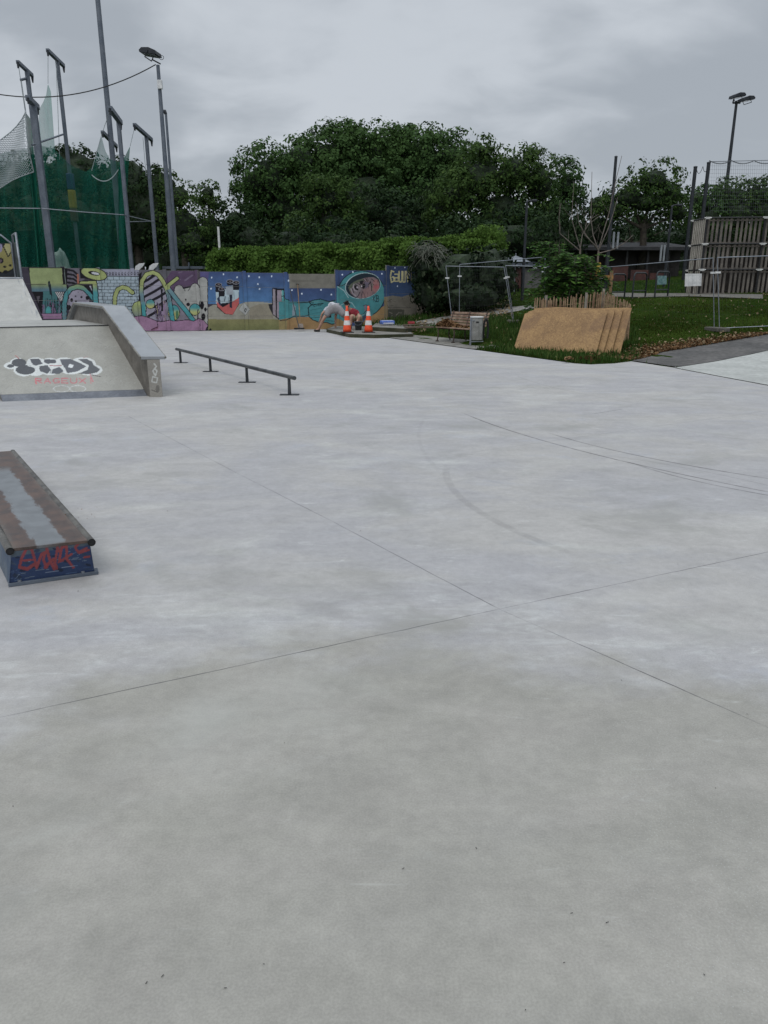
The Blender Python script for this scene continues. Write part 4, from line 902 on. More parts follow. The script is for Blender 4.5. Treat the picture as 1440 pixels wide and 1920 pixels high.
# far treeline behind everything
def far_belt():
    lob = []
    for i in range(44):
        px = -300+i*48; lob.append(plobe(px, 480-random.uniform(0, 26), 46, 46, 95, .5))
    Pn, Nn = lobes_points(lob, .9, 1.6, 77); S = np.random.default_rng(3).uniform(.6, 1.3, len(Pn))*.6
    o = leaves_mesh('far_treeline', Pn, Nn, S, None, M['leafD']); tag(o, kind='stuff')
    core_mesh('shade_core', lob, o, core, .85)  # dark filler core, inner shade of the treeline put in as colour
far_belt()
# ------------------------------------------------------------------ hedge
def hedge(name, label, A, B, hA, hB, depth, leaf, size, n, seed, rough=.14, shoots=0, sag=None, cat='hedge'):
    """clipped hedge from plan point A to B; heights are absolute tops"""
    A = Vector(A); B = Vector(B); d = (B-A); L = d.length; d.normalize(); nrm = Vector((d.y, -d.x, 0))
    t = thing(name, label, cat, ((A+B)/2).to_tuple()[:2]+(gz(*((A+B)/2).to_tuple()[:2]),))
    g_ = np.random.default_rng(seed); hm = max(hA, hB)
    nf = int(n*.5); nt = int(n*.4); ns = n-nf-nt
    def P3(u, v, z): u = np.asarray(u); return np.stack([A.x+d.x*u+nrm.x*v, A.y+d.y*u+nrm.y*v, z], -1)
    top = lambda u: hA+(hB-hA)*u/L+.04*np.sin(u*1.9+seed)+.03*np.sin(u*4.7)
    uf = g_.uniform(0, L, nf); zf = np.array([0.])+g_.uniform(0, 1, nf)*top(uf)
    bul = rough*(np.sin(uf*2.3+zf*3.1)+np.sin(uf*5.1-zf*2.2+1)+g_.normal(size=nf)*.7)
    Pf = P3(uf, depth/2+bul, zf); Nf = np.tile([nrm.x, nrm.y, .35], (nf, 1))+g_.normal(size=(nf, 3))*.6
    ut = g_.uniform(0, L, nt); vt = g_.uniform(-depth/2, depth/2+.1, nt); rnd = np.clip((np.abs(vt)/(depth/2))**4, 0, 1)*.15
    Pt = P3(ut, vt, top(ut)-rnd+g_.normal(size=nt)*.06); Nt = np.tile([0, 0, 1.], (nt, 1))+g_.normal(size=(nt, 3))*.6
    side = g_.integers(0, 2, ns); us_ = np.where(side, L, 0)+g_.normal(size=ns)*.1; vs_ = g_.uniform(-depth/2, depth/2, ns); zs = g_.uniform(0, 1, ns)*top(us_)
    Ps = P3(us_, vs_, zs); Ns = np.stack([d.x*(side*2-1.), d.y*(side*2-1.), np.full(ns, .3)], -1)+g_.normal(size=(ns, 3))*.6
    Pn = [Pf, Pt, Ps]; Nn = [Nf, Nt, Ns]; S = [np.full(n, size)]
    if shoots:
        us2 = g_.uniform(0, L, shoots); vs2 = g_.uniform(-depth/2, depth/2, shoots); hh = np.minimum(g_.exponential(.10, shoots), .26)+.03
        if sag is not None: hh *= 1+sag*np.exp(-((us2-L*.93)/.9)**2)
        k = np.repeat(np.arange(shoots), 9); fr_ = np.tile(np.linspace(.1, 1, 9), shoots); 
        Pn.append(P3(us2[k]+g_.normal(size=len(k))*.035, vs2[k], top(us2[k])+hh[k]*fr_)); Nn.append(g_.normal(size=(len(k), 3))+np.array([0, -.3, .5])); S.append(np.full(len(k), size*.8))
    Pn = np.concatenate(Pn); Nn = np.concatenate(Nn); S = np.concatenate(S)*g_.uniform(.6, 1.3, len(Pn))
    Pn[:, 2] = np.maximum(Pn[:, 2], 0)
    fo = leaves_mesh('foliage', Pn, Nn, S, t, M[leaf])
    mb = MB(); hd = nrm*(depth/2-.16); z0 = Vector((0, 0, -.1)); a_, b_ = A+d*.15, B-d*.15
    mb.hexa([a_+hd+z0, b_+hd+z0, b_-hd+z0, a_-hd+z0], [a_+hd+up_*(hA-.2), b_+hd+up_*(hB-.2), b_-hd+up_*(hB-.2), a_-hd+up_*(hA-.2)]); mb.build('foliage_shade_core', core, fo)  # plain dark box in place of the shade inside the hedge
    return t
hA_ = at_y(404, 468, 37.5); hM_ = at_y(725, 450, 36); hB_ = at_y(940, 447, 34.0)
hedge('laurel_hedge', 'long clipped laurel hedge with bright shoots behind the blue mural', (hA_.x, hA_.y, 0), (hM_.x, hM_.y, 0), hA_.z-.25, hM_.z-.32, 1.8, 'leafH', .10, 90000, 5, shoots=2600)
hedge('laurel_hedge', 'taller right end of the hedge with a pointed tuft of shoots', (hM_.x, hM_.y, 0), (hB_.x, hB_.y, 0), hM_.z-.27, hB_.z-.12, 1.9, 'leafH', .10, 72000, 6, rough=.2, shoots=2600, sag=1.3)
# ivy mass at the wall end, dark leaf mass for the hedge's shaded side
def ivy(name, label, lobes, seed, n_twig, dens=9, leaf='leafI', size=.13, cat='shrub'):
    L = np.array(lobes); t = thing(name, label, cat, (float(L[:, 0].mean()), float(L[:, 1].mean()), gz(float(L[:, 0].mean()), float(L[:, 1].mean()))))
    Pn, Nn = lobes_points(lobes, dens, .4, seed); k = Pn[:, 2] > gz(float(L[:, 0].mean()), float(L[:, 1].mean()))-.1; Pn, Nn = Pn[k], Nn[k]
    fo = leaves_mesh('foliage', Pn, Nn, np.random.default_rng(seed).uniform(.6, 1.4, len(Pn))*size, t, M[leaf]); core_mesh('foliage_shade_core', lobes, fo, core, .85)  # core_mesh adds a dark core for the shade between the leaves
    if n_twig:
        g_ = random.Random(seed); mb = MB()
        for i in range(n_twig):
            l = g_.choice(lobes[:2]); a = g_.uniform(0, math.pi*2); p = Vector((l[0]+l[3]*math.cos(a)*.8, l[1]-l[4]*abs(math.sin(a))*1.0, l[2]+l[5]*g_.uniform(.3, 1.0)))
            dd_ = Vector((g_.uniform(-1, 1), -g_.uniform(0, .8), g_.uniform(-.2, .6))).normalized(); q_ = [p]
            for s_ in range(5): dd_ = (dd_+Vector((g_.uniform(-.3, .3), 0, -.32))).normalized(); q_.append(q_[-1]+dd_*.11)
            mb.tube(q_, [.012]*3+[.008]*3, 3, cap=False)
        mb.build('twigs', pm('pale_twigs', (.10, .11, .085), (.17, .18, .14), 5, .8), t)
    return t
ivy('ivy_bush', 'dark ivy bush with pale drooping twigs over the end of the wall', [plobe(806, 500, 34, 28, 32.3, .7), plobe(800, 478, 26, 18, 32.3, .7), plobe(812, 545, 36, 42, 32.4, .6), plobe(790, 530, 16, 40, 32.8, .5)], 51, 110)
ivy('hedge_shade_foliage', 'dark leaf mass over the shaded lower side of the hedge behind the temporary fence', [plobe(860, 520, 50, 48, 31.6, .6), plobe(915, 515, 46, 50, 31.5, .6), plobe(885, 555, 60, 26, 31.0, .5), plobe(940, 520, 26, 44, 31.4, .6)], 52, 0, 7)  # dark leaf mass stands where the hedge's side shadow falls
# leafy sapling bush inside the picket ring
def pinnate(name, label, centre, fr, seed, n=60, cat='shrub', hgt=1.9, leafs='leafS', rad=.85):
    g_ = random.Random(seed); t = thing(name, label, cat, centre); cz = centre[2]; mb = MB(); Pn = []; Nn = []; S = []
    for i in range(n):
        a = g_.uniform(0, 6.28); h0 = g_.uniform(.15, 1)*hgt; rr_ = g_.uniform(0, rad)*(1-.35*h0/hgt)*.55
        p = Vector((centre[0]+rr_*math.cos(a), centre[1]+rr_*math.sin(a), cz+h0)); d0 = Vector((math.cos(a), math.sin(a), g_.uniform(.0, .8))).normalized(); pts_ = [p]
        Lf = g_.uniform(.5, .95)
        for s_ in range(7): d0 = (d0+Vector((0, 0, -.2))).normalized(); pts_.append(pts_[-1]+d0*Lf/7)
        mb.tube(pts_, .006, 3, cap=False)
        for k_ in range(1, 8):
            for sd in (-1, 1):
                lat = d0.cross(up_).normalized()*sd; q_ = pts_[k_]+lat*.09+Vector((g_.uniform(-.02, .02),)*3)
                Pn.append(q_); Nn.append(Vector((g_.uniform(-.4, .4), g_.uniform(-.5, .3), 1))); S.append(g_.uniform(.07, .13))
    for i in range(6): a = g_.uniform(0, 6.28); mb.tube([(centre[0], centre[1], cz), (centre[0]+.2*math.cos(a), centre[1]+.2*math.sin(a), cz+hgt*.6), (centre[0]+.35*math.cos(a), centre[1]+.35*math.sin(a), cz+hgt)], [.02, .014, .008], 5, cap=False)
    mb.build('stems', M['bark'], t); leaves_mesh('foliage', np.array([list(v) for v in Pn]), np.array([list(v) for v in Nn]), np.array(S), t, M[leafs], 2.0, .1)
by = 24.6; bx = at_y(1074, 590, by).x
pinnate('sapling_bush', 'bright green feathery sapling bush growing inside the wooden picket ring', (bx, by, gz(bx, by)), 0, 61, 260, hgt=2.05, rad=1.55)
bx2 = at_y(1036, 590, 25.2).x; pinnate('sapling_bush', 'left upright green sapling next to the feathery bush', (bx2, 25.2, gz(bx2, 25.2)), 0, 62, 80, hgt=2.5, rad=.8)
# bare young tree
def bare(px, Yb, pyt, label, seed, branches):
    p0 = at_y(px, 500, Yb); zb = gz(p0.x, p0.y); t = thing('bare_tree', label, 'tree', (p0.x, p0.y, zb)); mb = MB()
    tk = MB(); top = at_y(px, branches[0][0][1], Yb); tk.tube([(p0.x, p0.y, zb-.05), top], [.045, .03], 7); tk.build('trunk', pm('pale_young_bark', (.13, .10, .085), (.20, .16, .13), 6, .85), t)
    for br in branches:
        g_ = random.Random(seed); dy = g_.uniform(-.4, .4); n_ = len(br); pts_ = [at_y(x, y, Yb+dy*i/n_) for i, (x, y) in enumerate(br)]
        sm = []
        for a, b in zip(pts_, pts_[1:]): sm += [a, a.lerp(b, .5)]
        sm.append(pts_[-1]); mb.tube(sm, [.020-.014*i/len(sm) for i in range(len(sm))], 5, cap=False); seed += 1
        for j in range(2, len(sm)-1, 2):
            dd_ = Vector((g_.uniform(-1, 1), g_.uniform(-1, 1), 1.2)).normalized()*g_.uniform(.3, .7); mb.tube([sm[j], sm[j]+dd_*.5+Vector((0, 0, -.03)), sm[j]+dd_], [.006, .005, .003], 3, cap=False)
    mb.build('branches', t and pm('pale_twig_bark', (.11, .095, .08), (.18, .15, .13), 6, .85), t)
bare(1122, 25.5, 470, 'bare young tree with long thin curved branches beside the timber stake frame', 3, [
    [(1122, 470), (1118, 462), (1098, 442), (1086, 420), (1080, 380)], [(1122, 470), (1130, 440), (1142, 400), (1152, 350), (1166, 292)], [(1124, 466), (1140, 430), (1150, 400), (1158, 370)],
    [(1120, 464), (1112, 440), (1108, 410), (1110, 322)], [(1123, 475), (1150, 468), (1172, 455), (1188, 440)], [(1121, 468), (1104, 448), (1096, 436), (1100, 415), (1122, 402)]])
bare(1088, 27.5, 470, 'second bare young tree with upright twigs left of the stake frame', 9, [[(1088, 466), (1080, 440), (1072, 410), (1076, 340)], [(1088, 466), (1092, 440), (1104, 420), (1126, 404)], [(1087, 470), (1066, 452), (1050, 438), (1048, 410), (1052, 380)]])
# ------------------------------------------------------------------ cage posts and nets behind the wall
def zc_of(p): return p.y*CP-(p.z-H)*SP
def tpost(label, top, base, arm, Y, w, aw, pad=None, mat='postgrey'):
    """square post from base px to top px at distance Y with a cross arm drawn between two px points"""
    T_ = at_y(*top, Y); Bx = T_.x; t = thing('net_post', label, 'post', (Bx, Y, 0), 'grey net posts of the throwing cage')
    r = w*.37*zc_of(T_)/F; mb = MB(); mb.obox((Bx, Y, 0), (r, 0, 0), (0, r, 0), (0, 0, T_.z/2)); mb.build('post', M[mat], t, bevel=.01)
    # arm runs back in depth as well: screen slope is made by length along -x,+y
    A, B = arm; pa = at_y(*A, Y); pb = at_y(*B, Y)
    dz = 0; zarm = T_.z
    # keep arm level: find depth for each end where the ray meets the arm height
    def lev(px, py):
        q_ = at_z(px, py, zarm) if py < 542 else None
        return q_ if q_ is not None and abs(q_.y-Y) < 4 else at_y(px, py, Y)
    a, b = lev(*A), lev(*B); mb = MB(); ra = aw/2*zc_of(T_)/F; d = (b-a).normalized(); s_ = Vector((-d.y, d.x, 0)).normalized()*ra; u = d.cross(s_).normalized()*ra
    mb.hexa([a-s_-u, b-s_-u, b+s_-u, a+s_-u], [a-s_+u, b-s_+u, b+s_+u, a+s_+u]); am = mb.build('cross_arm', M[mat], t, bevel=.008)
    mb = MB(); mb.tube([b+Vector((0, 0, -ra)), b+Vector((0, 0, -.28))], [.06, .03], 8); mb.build('end_hook', M['dark'], am); mb = MB(); mb.tube([a+Vector((0, 0, 0)), a+Vector((0, 0, -.22))], [.05, .04], 8); mb.build('pulley', M['dark'], am)
    if pad:
        for (y0, y1, mt) in pad:
            z0, z1 = at_y(130, y1, Y).z, at_y(130, y0, Y).z; mb = MB(); mb.obox((Bx, Y, z0), (r*2.1, 0, 0), (0, r*2.1, 0), (0, 0, (z1-z0)/2)); mb.build('padding', mt, t, bevel=.05)
    return a, b, T_
a1 = tpost('tall net post with cross arm, leftmost behind the green net', (50, 130), 0, ((33, 116), (60, 141)), 34.2, 9, 6)
tpost('shorter net post standing just in front of the leftmost one', (63, 193), 0, ((52, 183), (70, 201)), 33.4, 11, 9)
a3 = tpost('net post with blue and yellow padding on its lower half', (107, 112), 0, ((89, 94), (119, 123)), 37.2, 8, 6, [(325, 356, pm('blue_padding', (.02, .04, .11), (.03, .055, .14), 3, .6)), (356, 391, pm('yellow_padding', (.32, .26, .02), (.4, .32, .04), 3, .6)), (391, 416, pm('brown_padding', (.09, .05, .03), (.12, .07, .04), 3, .6))])
a4 = tpost('net post with cross arm right beside the tall mast', (222, 228), 0, ((206, 203), (226, 230)), 34.8, 9, 8)
a5 = tpost('thin net post with sloping arm seen behind the tall mast', (209, 264), 0, ((192, 248), (218, 274)), 39.5, 6, 6)
a6 = tpost('rightmost net post with a cross arm, left of the floodlight pole', (274, 254), 0, ((252, 234), (284, 262)), 37.5, 8, 6)
# small bracket at leftmost
mb = MB(); mb.tube([at_y(38, 150, 34.1), at_y(50, 147, 34.1)], .05, 6); tag(mb.build('net_bracket', M['postgrey']), 'small grey bracket near the top of the leftmost net post', 'bracket')
# mast
p = at_y(206, 240, 38); mb = MB(); mt = thing('tall_mast', 'very tall tapering grey mast rising out of the top of the picture', 'mast', (p.x, 38, 0))
mb.tube([(p.x, 38, 0), (p.x, 38, 10), (p.x, 38, 22)], [.14, .12, .08], 12); mb.build('pole', M['postgrey'], mt); mb = MB(); mb.lathe((p.x, 38, 0), [(.28, 0), (.28, .04), (.2, .05), (.19, .3)], 12); mb.build('base_flange', M['dark'], mt)
# floodlight pole with camera box
def floodhead(parent, c, yaw, size=.62):
    fw = Vector((math.cos(yaw), math.sin(yaw), 0)); sd = Vector((-fw.y, fw.x, 0)); dn = Vector((0, 0, -1)); f2 = (fw*.93+dn*-.18).normalized(); u2 = Vector((-f2.z*fw.x, -f2.z*fw.y, .98)).normalized()
    mb = MB(); prof = [(-.5, -.10), (-.42, .10), (0, .19), (.42, .12), (.55, -.04), (.5, -.14)]; w = .42*size; vs = []
    for s_ in (-1, 1):
        for (x, z) in prof: vs.append(c+f2*x*size+u2*z*size+sd*w*s_)
    n = len(prof); mb.add(vs, [tuple(range(n))[::-1], tuple(range(n, 2*n))]+[(i, (i+1) % n, n+(i+1) % n, n+i) for i in range(n)]); h = mb.build('floodlight_head', M['dark'], parent, bevel=.01)
    mb = MB(); q4 = [c+f2*-.4*size-u2*.125*size-sd*w*.85, c+f2*.44*size-u2*.145*size-sd*w*.85, c+f2*.44*size-u2*.145*size+sd*w*.85, c+f2*-.4*size-u2*.125*size+sd*w*.85]; mb.hexa([v-u2*.012 for v in q4], q4); mb.build('lens', pm('lamp_glass', (.2, .22, .24), (.25, .27, .3), 5, .15, 0, 0), h)
    mb = MB()
    for s_ in (-1, 1): mb.tube([c+sd*w*1.05*s_+u2*.02, c+sd*w*1.05*s_-Vector((0, 0, .34*size))-f2*-.2*size], .018, 6)
    mb.tube([c+sd*w*1.05-Vector((0, 0, .34*size))+f2*.2*size, c-sd*w*1.05-Vector((0, 0, .34*size))+f2*.2*size], .022, 6); mb.build('bracket', M['dark'], h)
p = at_y(296, 122, 36); fl = thing('floodlight_pole', 'grey floodlight pole with one lamp head and a cable, left of the trees', 'floodlight', (p.x, 36, 0))
mb = MB(); mb.tube([(p.x, 36, 0), (p.x, 36, 5.5), (p.x, 36, p.z)], [.14, .11, .075], 12); mb.build('pole', M['postgrey'], fl)
floodhead(fl, at_y(283, 99, 36), R(172), .74)
mb = MB(); bp = at_y(300, 160, 35.88); mb.box(bp-Vector((0, 0, .14)), (.2, .14, .34)); mb.build('junction_box', M['white'], fl, bevel=.01)
mb = MB(); a = at_y(293, 122, 36); mb.tube([at_y(301, 120, 36), at_y(286, 112, 36), at_y(287, 106, 36)], .03, 6); ring = [at_y(303+4*math.cos(k), 108+4*math.sin(k), 36) for k in np.linspace(0, 6.28, 13)]; mb.tube(ring, .012, 5); mb.build('arm', M['dark'], fl)
p = at_y(311, 214, 41); tp_ = thing('slim_pole', 'slim grey pole with a small lamp close behind the floodlight pole', 'pole', (p.x, 41, 0)); mb = MB(); mb.tube([(p.x, 41, 0), (p.x, 41, p.z)], [.09, .06], 8); mb.build('pole', M['postgrey'], tp_); mb = MB(); mb.tube([at_y(311, 214, 41), at_y(309, 209, 41), at_y(303, 207, 41)], [.07, .1, .05], 8); mb.build('lamp_head', M['dark'], tp_)
# overhead cable
def sagline(A, B, sag, n=24): return [A.lerp(B, i/n)-Vector((0, 0, sag*4*(i/n)*(1-i/n))) for i in range(n+1)]
mb = MB(); mb.tube(sagline(at_y(-120, 146, 33.5), at_y(292, 121, 36), .95), .022, 6); tag(mb.build('overhead_cable', M['black']), 'black overhead cable sagging from the floodlight pole to the left', 'cable')
mb = MB(); mb.tube([at_y(60, 272, 33.6), at_y(118, 252, 37)], .04, 6); tag(mb.build('spacer_bar', M['postgrey']), 'short grey bar between the leftmost posts above the net', 'bar')
mb = MB(); mb.tube([at_y(-40, 390, 33.2), at_y(76, 391, 33.2)], .022, 6); mb.tube([at_y(78, 391, 33.2), at_y(160, 398, 33.6), at_y(232, 403, 34.5)], .022, 6); mb.tube([at_y(232, 403, 34.5), at_y(287, 416, 37.2)], .022, 6); mb.tube([at_y(236, 416, 34.7), at_y(287, 415, 37.2)], .022, 6); tag(mb.build('net_rail', M['galv']), 'thin pale rail running across the net posts half way up', 'rail')
# ------------------------------------------------------------------ nets
def netmat(name, col, cover, rough=.7):
    m, t, b = newmat(name); co = obj_co(t); n = t.noise(t.scale(co, (3, 3, .35)), 1.2, 4)
    t.put(b.inputs['Base Color'], t.mix(t.ramp(n, .3, .7), tuple(v*.75 for v in col), tuple(v*1.3 for v in col))); b.inputs['Roughness'].default_value = rough; b.inputs['Specular IOR Level'].default_value = .1
    tb = t.node('ShaderNodeBsdfTransparent'); tr = t.node('ShaderNodeBsdfTranslucent'); tr.inputs[0].default_value = tuple(v*1.2 for v in col)+(1,)
    m1 = t.node('ShaderNodeMixShader'); m1.inputs[0].default_value = .4; t.l.new(b.outputs[0], m1.inputs[1]); t.l.new(tr.outputs[0], m1.inputs[2])
    mx = t.node('ShaderNodeMixShader'); t.put(mx.inputs[0], t.ramp(n, .25, .75, cover-.1, cover+.08)); t.l.new(tb.outputs[0], mx.inputs[1]); t.l.new(m1.outputs[0], mx.inputs[2]); t.l.new(mx.outputs[0], t.n['Material Output'].inputs[0]); return m
M['netG'] = netmat('green_netting', (.014, .12, .088), .52); M['netL'] = netmat('pale_green_netting', (.16, .32, .28), .64); M['netD'] = netmat('folded_green_netting', (.01, .12, .08), .8)
def interp(pl, x): return float(np.interp(x, [p_[0] for p_ in pl], [p_[1] for p_ in pl]))
def curtain(label, top, bot, Yf, mat, nx=80, nz=24, x0=None, x1=None, yb=512, fold=.14, edge=None):
    x0 = top[0][0]; x1 = top[-1][0]; V = []
    for j in range(nz+1):
        for i in range(nx+1):
            s_ = i/nx; X_ = x0+(x1-x0)*s_; yt = interp(top, X_); k = j/nz; yy = yt+(interp(bot, X_)-yt)*k
            xx = X_+(edge(X_, yy, s_) if edge else 0); V.append(at_y(xx, yy, Yf(s_)+fold*math.sin(s_*nx*.55+k*1.5)*(.4+k)+fold*.6*math.sin(s_*17+2*k)))
    V = np.array([list(v) for v in V]); o = npmesh('safety_net', V, grid_faces(nx, nz), 4, True); return tag(link('safety_net', o, mat), label, 'net')
curtain('big dark green safety net curtain hanging behind the left part of the mural', [(-60, 300), (60, 276), (72, 272), (100, 278), (130, 308), (160, 322), (172, 316), (182, 280), (190, 254), (197, 282), (206, 298), (222, 304), (236, 292)], [(-60, 515), (236, 515)], lambda s_: 36.0+.6*s_, M['netG'], 110, 24, edge=lambda x, y, s_: -4*(s_**8)*math.sin(max(0, min(1, (y-290)/220))*3.14))
curtain('narrow green net strip rising to the arm of the rightmost net post', [(222, 318), (232, 300), (244, 274)], [(222, 515), (233, 515), (238, 515)], lambda s_: 36.4+.6*s_, M['netD'], 20, 24, fold=.06, edge=lambda x, y, s_: -6*s_*math.sin(max(0, min(1, (y-274)/230))*3.14))
curtain('pale green net peak hoisted to the padded post', [(73, 205), (80, 192), (86, 178), (90, 157), (93, 165), (95, 172)], [(73, 290), (80, 290), (86, 292), (95, 296), (104, 296)], lambda s_: 36.6, M['netL'], 20, 14, fold=.05, edge=lambda x, y, s_: s_*max(0, (y-165))*.07)
curtain('folded dark green net column beside the leftmost posts', [(46, 208), (50, 214), (57, 224)], [(50, 515), (70, 515), (100, 515)], lambda s_: 34.6, M['netD'], 24, 20, fold=.12, edge=lambda x, y, s_: max(0, (y-210))*.085)
# diamond mesh net at far left as real cords
def cordnet(name, label, corner, n1, n2, r, mat, cell):
    a, b, c_, d_ = corner; mb = MB()    # a top-left, b top-right, c bottom-right, d bottom-left ; sag on top
    def S(u, v):
        p_ = a.lerp(b, u).lerp(d_.lerp(c_, u), v); return p_-Vector((0, 0, 1.0*(4*u*(1-u))*(1-v)*.35))+Vector((0, .15*math.sin(u*9+v*4), 0))
    for k in range(-n2, n1+1):
        for sg in (0, 1):
            pts_ = []
            for i in range(13):
                v = i/12; u = (k+v*n2)/n1 if sg == 0 else (k+(1-v)*n2)/n1
                if 0 <= u <= 1: pts_.append(S(u, v))
            if len(pts_) > 1: mb.tube(pts_, r, 3, cap=False, smooth=False)
    for u0 in ((0, 0, 1, 0), (0, 1, 1, 1), (1, 0, 1, 1)): mb.tube([S(u0[0]+(u0[2]-u0[0])*i/12, u0[1]+(u0[3]-u0[1])*i/12) for i in range(13)], r*2, 4, cap=False)
    return tag(mb.build(name, mat), label, 'net')
cord = pm('pale_net_cord', (.30, .34, .36), (.4, .44, .45), 4, .7)
cordnet('mesh_net', 'pale diamond mesh net hoisted at the far left', (at_y(-70, 305, 34.6), at_y(47, 209, 34.4), at_y(62, 322, 34.4), at_y(-70, 385, 34.6)), 26, 24, .011, cord, .1)
# hoist ropes
mb = MB()
for (A, B, Y1, Y2) in (((34, 118), (47, 208), 34, 34.4), ((40, 150), (50, 220), 34, 34.4), ((90, 98), (90, 157), 36.6, 36.6), ((206, 208), (190, 254), 35.5, 36.3), ((252, 240), (244, 274), 37, 36.9), ((268, 258), (274, 330), 37.3, 37.3), ((105, 112), (112, 300), 37, 37), ((190, 254), (172, 320), 36.2, 36.1)): mb.tube([at_y(*A, Y1), at_y(*B, Y2)], .013, 4)
tag(mb.build('hoist_ropes', cord), 'thin pale hoist ropes hanging from the post arms to the nets', 'rope', kind='stuff')
mb = MB(); mb.tube(sagline(at_y(172, 328, 35.2), at_y(222, 318, 35), .35), .02, 4); tag(mb.build('slack_rope', cord), 'slack pale rope looping across the green net beside the tall mast', 'rope')
# covered equipment behind the net, low shed roof, two white fins
import bmesh
def lump(name, label, cat, c, r, mat, seed=1, amp=.2):
    bm = bmesh.new(); bmesh.ops.create_icosphere(bm, subdivisions=4, radius=1)
    for v in bm.verts:
        n_ = 1+amp*mnoise.noise(v.co*1.7+Vector((seed, 0, 0)))+amp*.4*mnoise.noise(v.co*5+Vector((0, seed, 0))); v.co = Vector((v.co.x*r[0]*n_, v.co.y*r[1]*n_, max(-r[2], v.co.z*r[2]*n_)))
    me = bpy.data.meshes.new(name); bm.to_mesh(me); bm.free(); me.polygons.foreach_set('use_smooth', [True]*len(me.polygons)); o = link(name, me, mat); o.location = c; return tag(o, label, cat)
tarp = pm('pale_tarpaulin', (.25, .36, .33), (.36, .46, .42), 3, .7, 0, .4)
e_ = at_y(112, 496, 39); lump('covered_equipment', 'pale tarpaulin covered heap behind the green net', 'cover', (e_.x, 39, 1.6), (.55, .4, 1.7), tarp, 3, .35)
for (x, lab) in ((262, 'left white fin shaped board poking over the mural wall'), (288, 'right white fin shaped board poking over the mural wall')):
    pl_ = [(x-10, 509), (x-8, 499), (x-1, 494), (x+9, 493), (x+6, 499), (x-1, 506), (x-2, 510)]; f1 = [at_y(a_, b_, 32.4) for a_, b_ in pl_]; f2 = [v+Vector((.01, .05, 0)) for v in f1]; n = len(pl_)
    mb = MB(); mb.add(f1+f2, [tuple(range(n)), tuple(range(2*n-1, n-1, -1))]+[(i, n+i, n+(i+1) % n, (i+1) % n) for i in range(n)])
    cx_ = f1[-1].x; mb.obox((cx_-.1, 32.43, 1.2), (.03, 0, 0), (0, .02, 0), (0, 0, .62)); tag(mb.build('white_fin', M['white']), lab, 'board')
sh_ = thing('low_shed', 'low grey roofed shed edge just above the wall right of the fins', 'shed', (at_y(340, 505, 38).x, 39, 0)); mb = MB(); a, b = at_y(308, 500, 38), at_y(377, 501, 38); mb.obox(((a.x+b.x)/2, 39.2, 0), ((b.x-a.x)/2-.05, 0, 0), (0, 1.1, 0), (0, 0, (a.z-.1)/2)); mb.build('walls', M['concedge'], sh_)
mb = MB(); mb.obox(((a.x+b.x)/2, 39.2, a.z-.1), ((b.x-a.x)/2+.08, 0, 0), (0, 1.25, 0), (0, 0, .06)); mb.tube([at_y(354, 503, 37.9), at_y(354, 492, 37.9)], .04, 6); mb.build('roof', M['postgrey'], sh_)
# ------------------------------------------------------------------ right hand side poles
def pole(name, label, px, pyt, Y, r0_, r1_, cat='pole', mat='dark'):
    p_ = at_y(px, pyt, Y); zb = gz(p_.x, p_.y); t = thing(name, label, cat, (p_.x, Y, zb)); mb = MB(); mb.tube([(p_.x, Y, zb-.05), (p_.x, Y, (zb+p_.z)/2), (p_.x, Y, p_.z)], [r0_, (r0_+r1_)/2, r1_], 10); mb.build('pole', M[mat], t)
    mb = MB(); mb.lathe((p_.x, Y, p_.z), [(r1_*1.15, 0), (r1_*1.15, .05), (.001, .08)], 10); mb.build('cap', M['dark'], t); return t, p_
tw, p_ = pole('floodlight_pole', 'slim dark pole carrying two floodlights, right behind the pallet screen', 1381, 192, 58, .16, .09, 'floodlight')
mb = MB(); mb.tube([at_y(1374, 193, 58), at_y(1388, 193, 58)], .06, 6); mb.tube([at_y(1374, 193, 58), at_y(1376, 186, 58)], .05, 6); mb.build('arm', M['dark'], tw)
floodhead(tw, at_y(1382, 180, 58), R(15), .85); floodhead(tw, at_y(1399, 186, 57.5), R(15), .85)
pole('net_pole', 'left dark pole of the pair beside the pallet screen', 1304, 314, 44, .10, .095, 'pole')
pole('net_pole', 'right dark pole of the pair beside the pallet screen', 1329, 306, 44, .10, .095, 'pole')
pole('net_pole', 'dark pole sticking up beside the bare tree', 1155, 295, 40, .09, .07, 'pole')
cg = pm('grey_cord', (.09, .10, .115), (.12, .13, .14), 4, .7)
mb = MB()
for i in range(70):
    x = 1332+i*4; y0 = 303+3*math.sin(i*.5); mb.tube([at_y(x, y0, 45), at_y(x-4, 400, 45)], .005, 3, cap=False, smooth=False)
for y in range(304, 396, 7): mb.tube([at_y(1330, y, 45), at_y(1600, y, 45)], .005, 3, cap=False, smooth=False)
for k in range(5): mb.tube(sagline(at_y(1330+k*42, 301, 45), at_y(1372+k*42, 301, 45), .16, 8), .022, 4, cap=False)
mb.tube([at_y(1330, 303, 45), at_y(1600, 297, 45)], .015, 4); mb.tube(sagline(at_y(1306, 316, 44), at_y(1318, 312, 44), .3, 6), .015, 4); mb.tube(sagline(at_y(1318, 312, 44), at_y(1329, 310, 44), .3, 6), .015, 4)
tag(mb.build('ball_net', cg), 'thin grey ball stop net with scalloped top at the upper right', 'net')
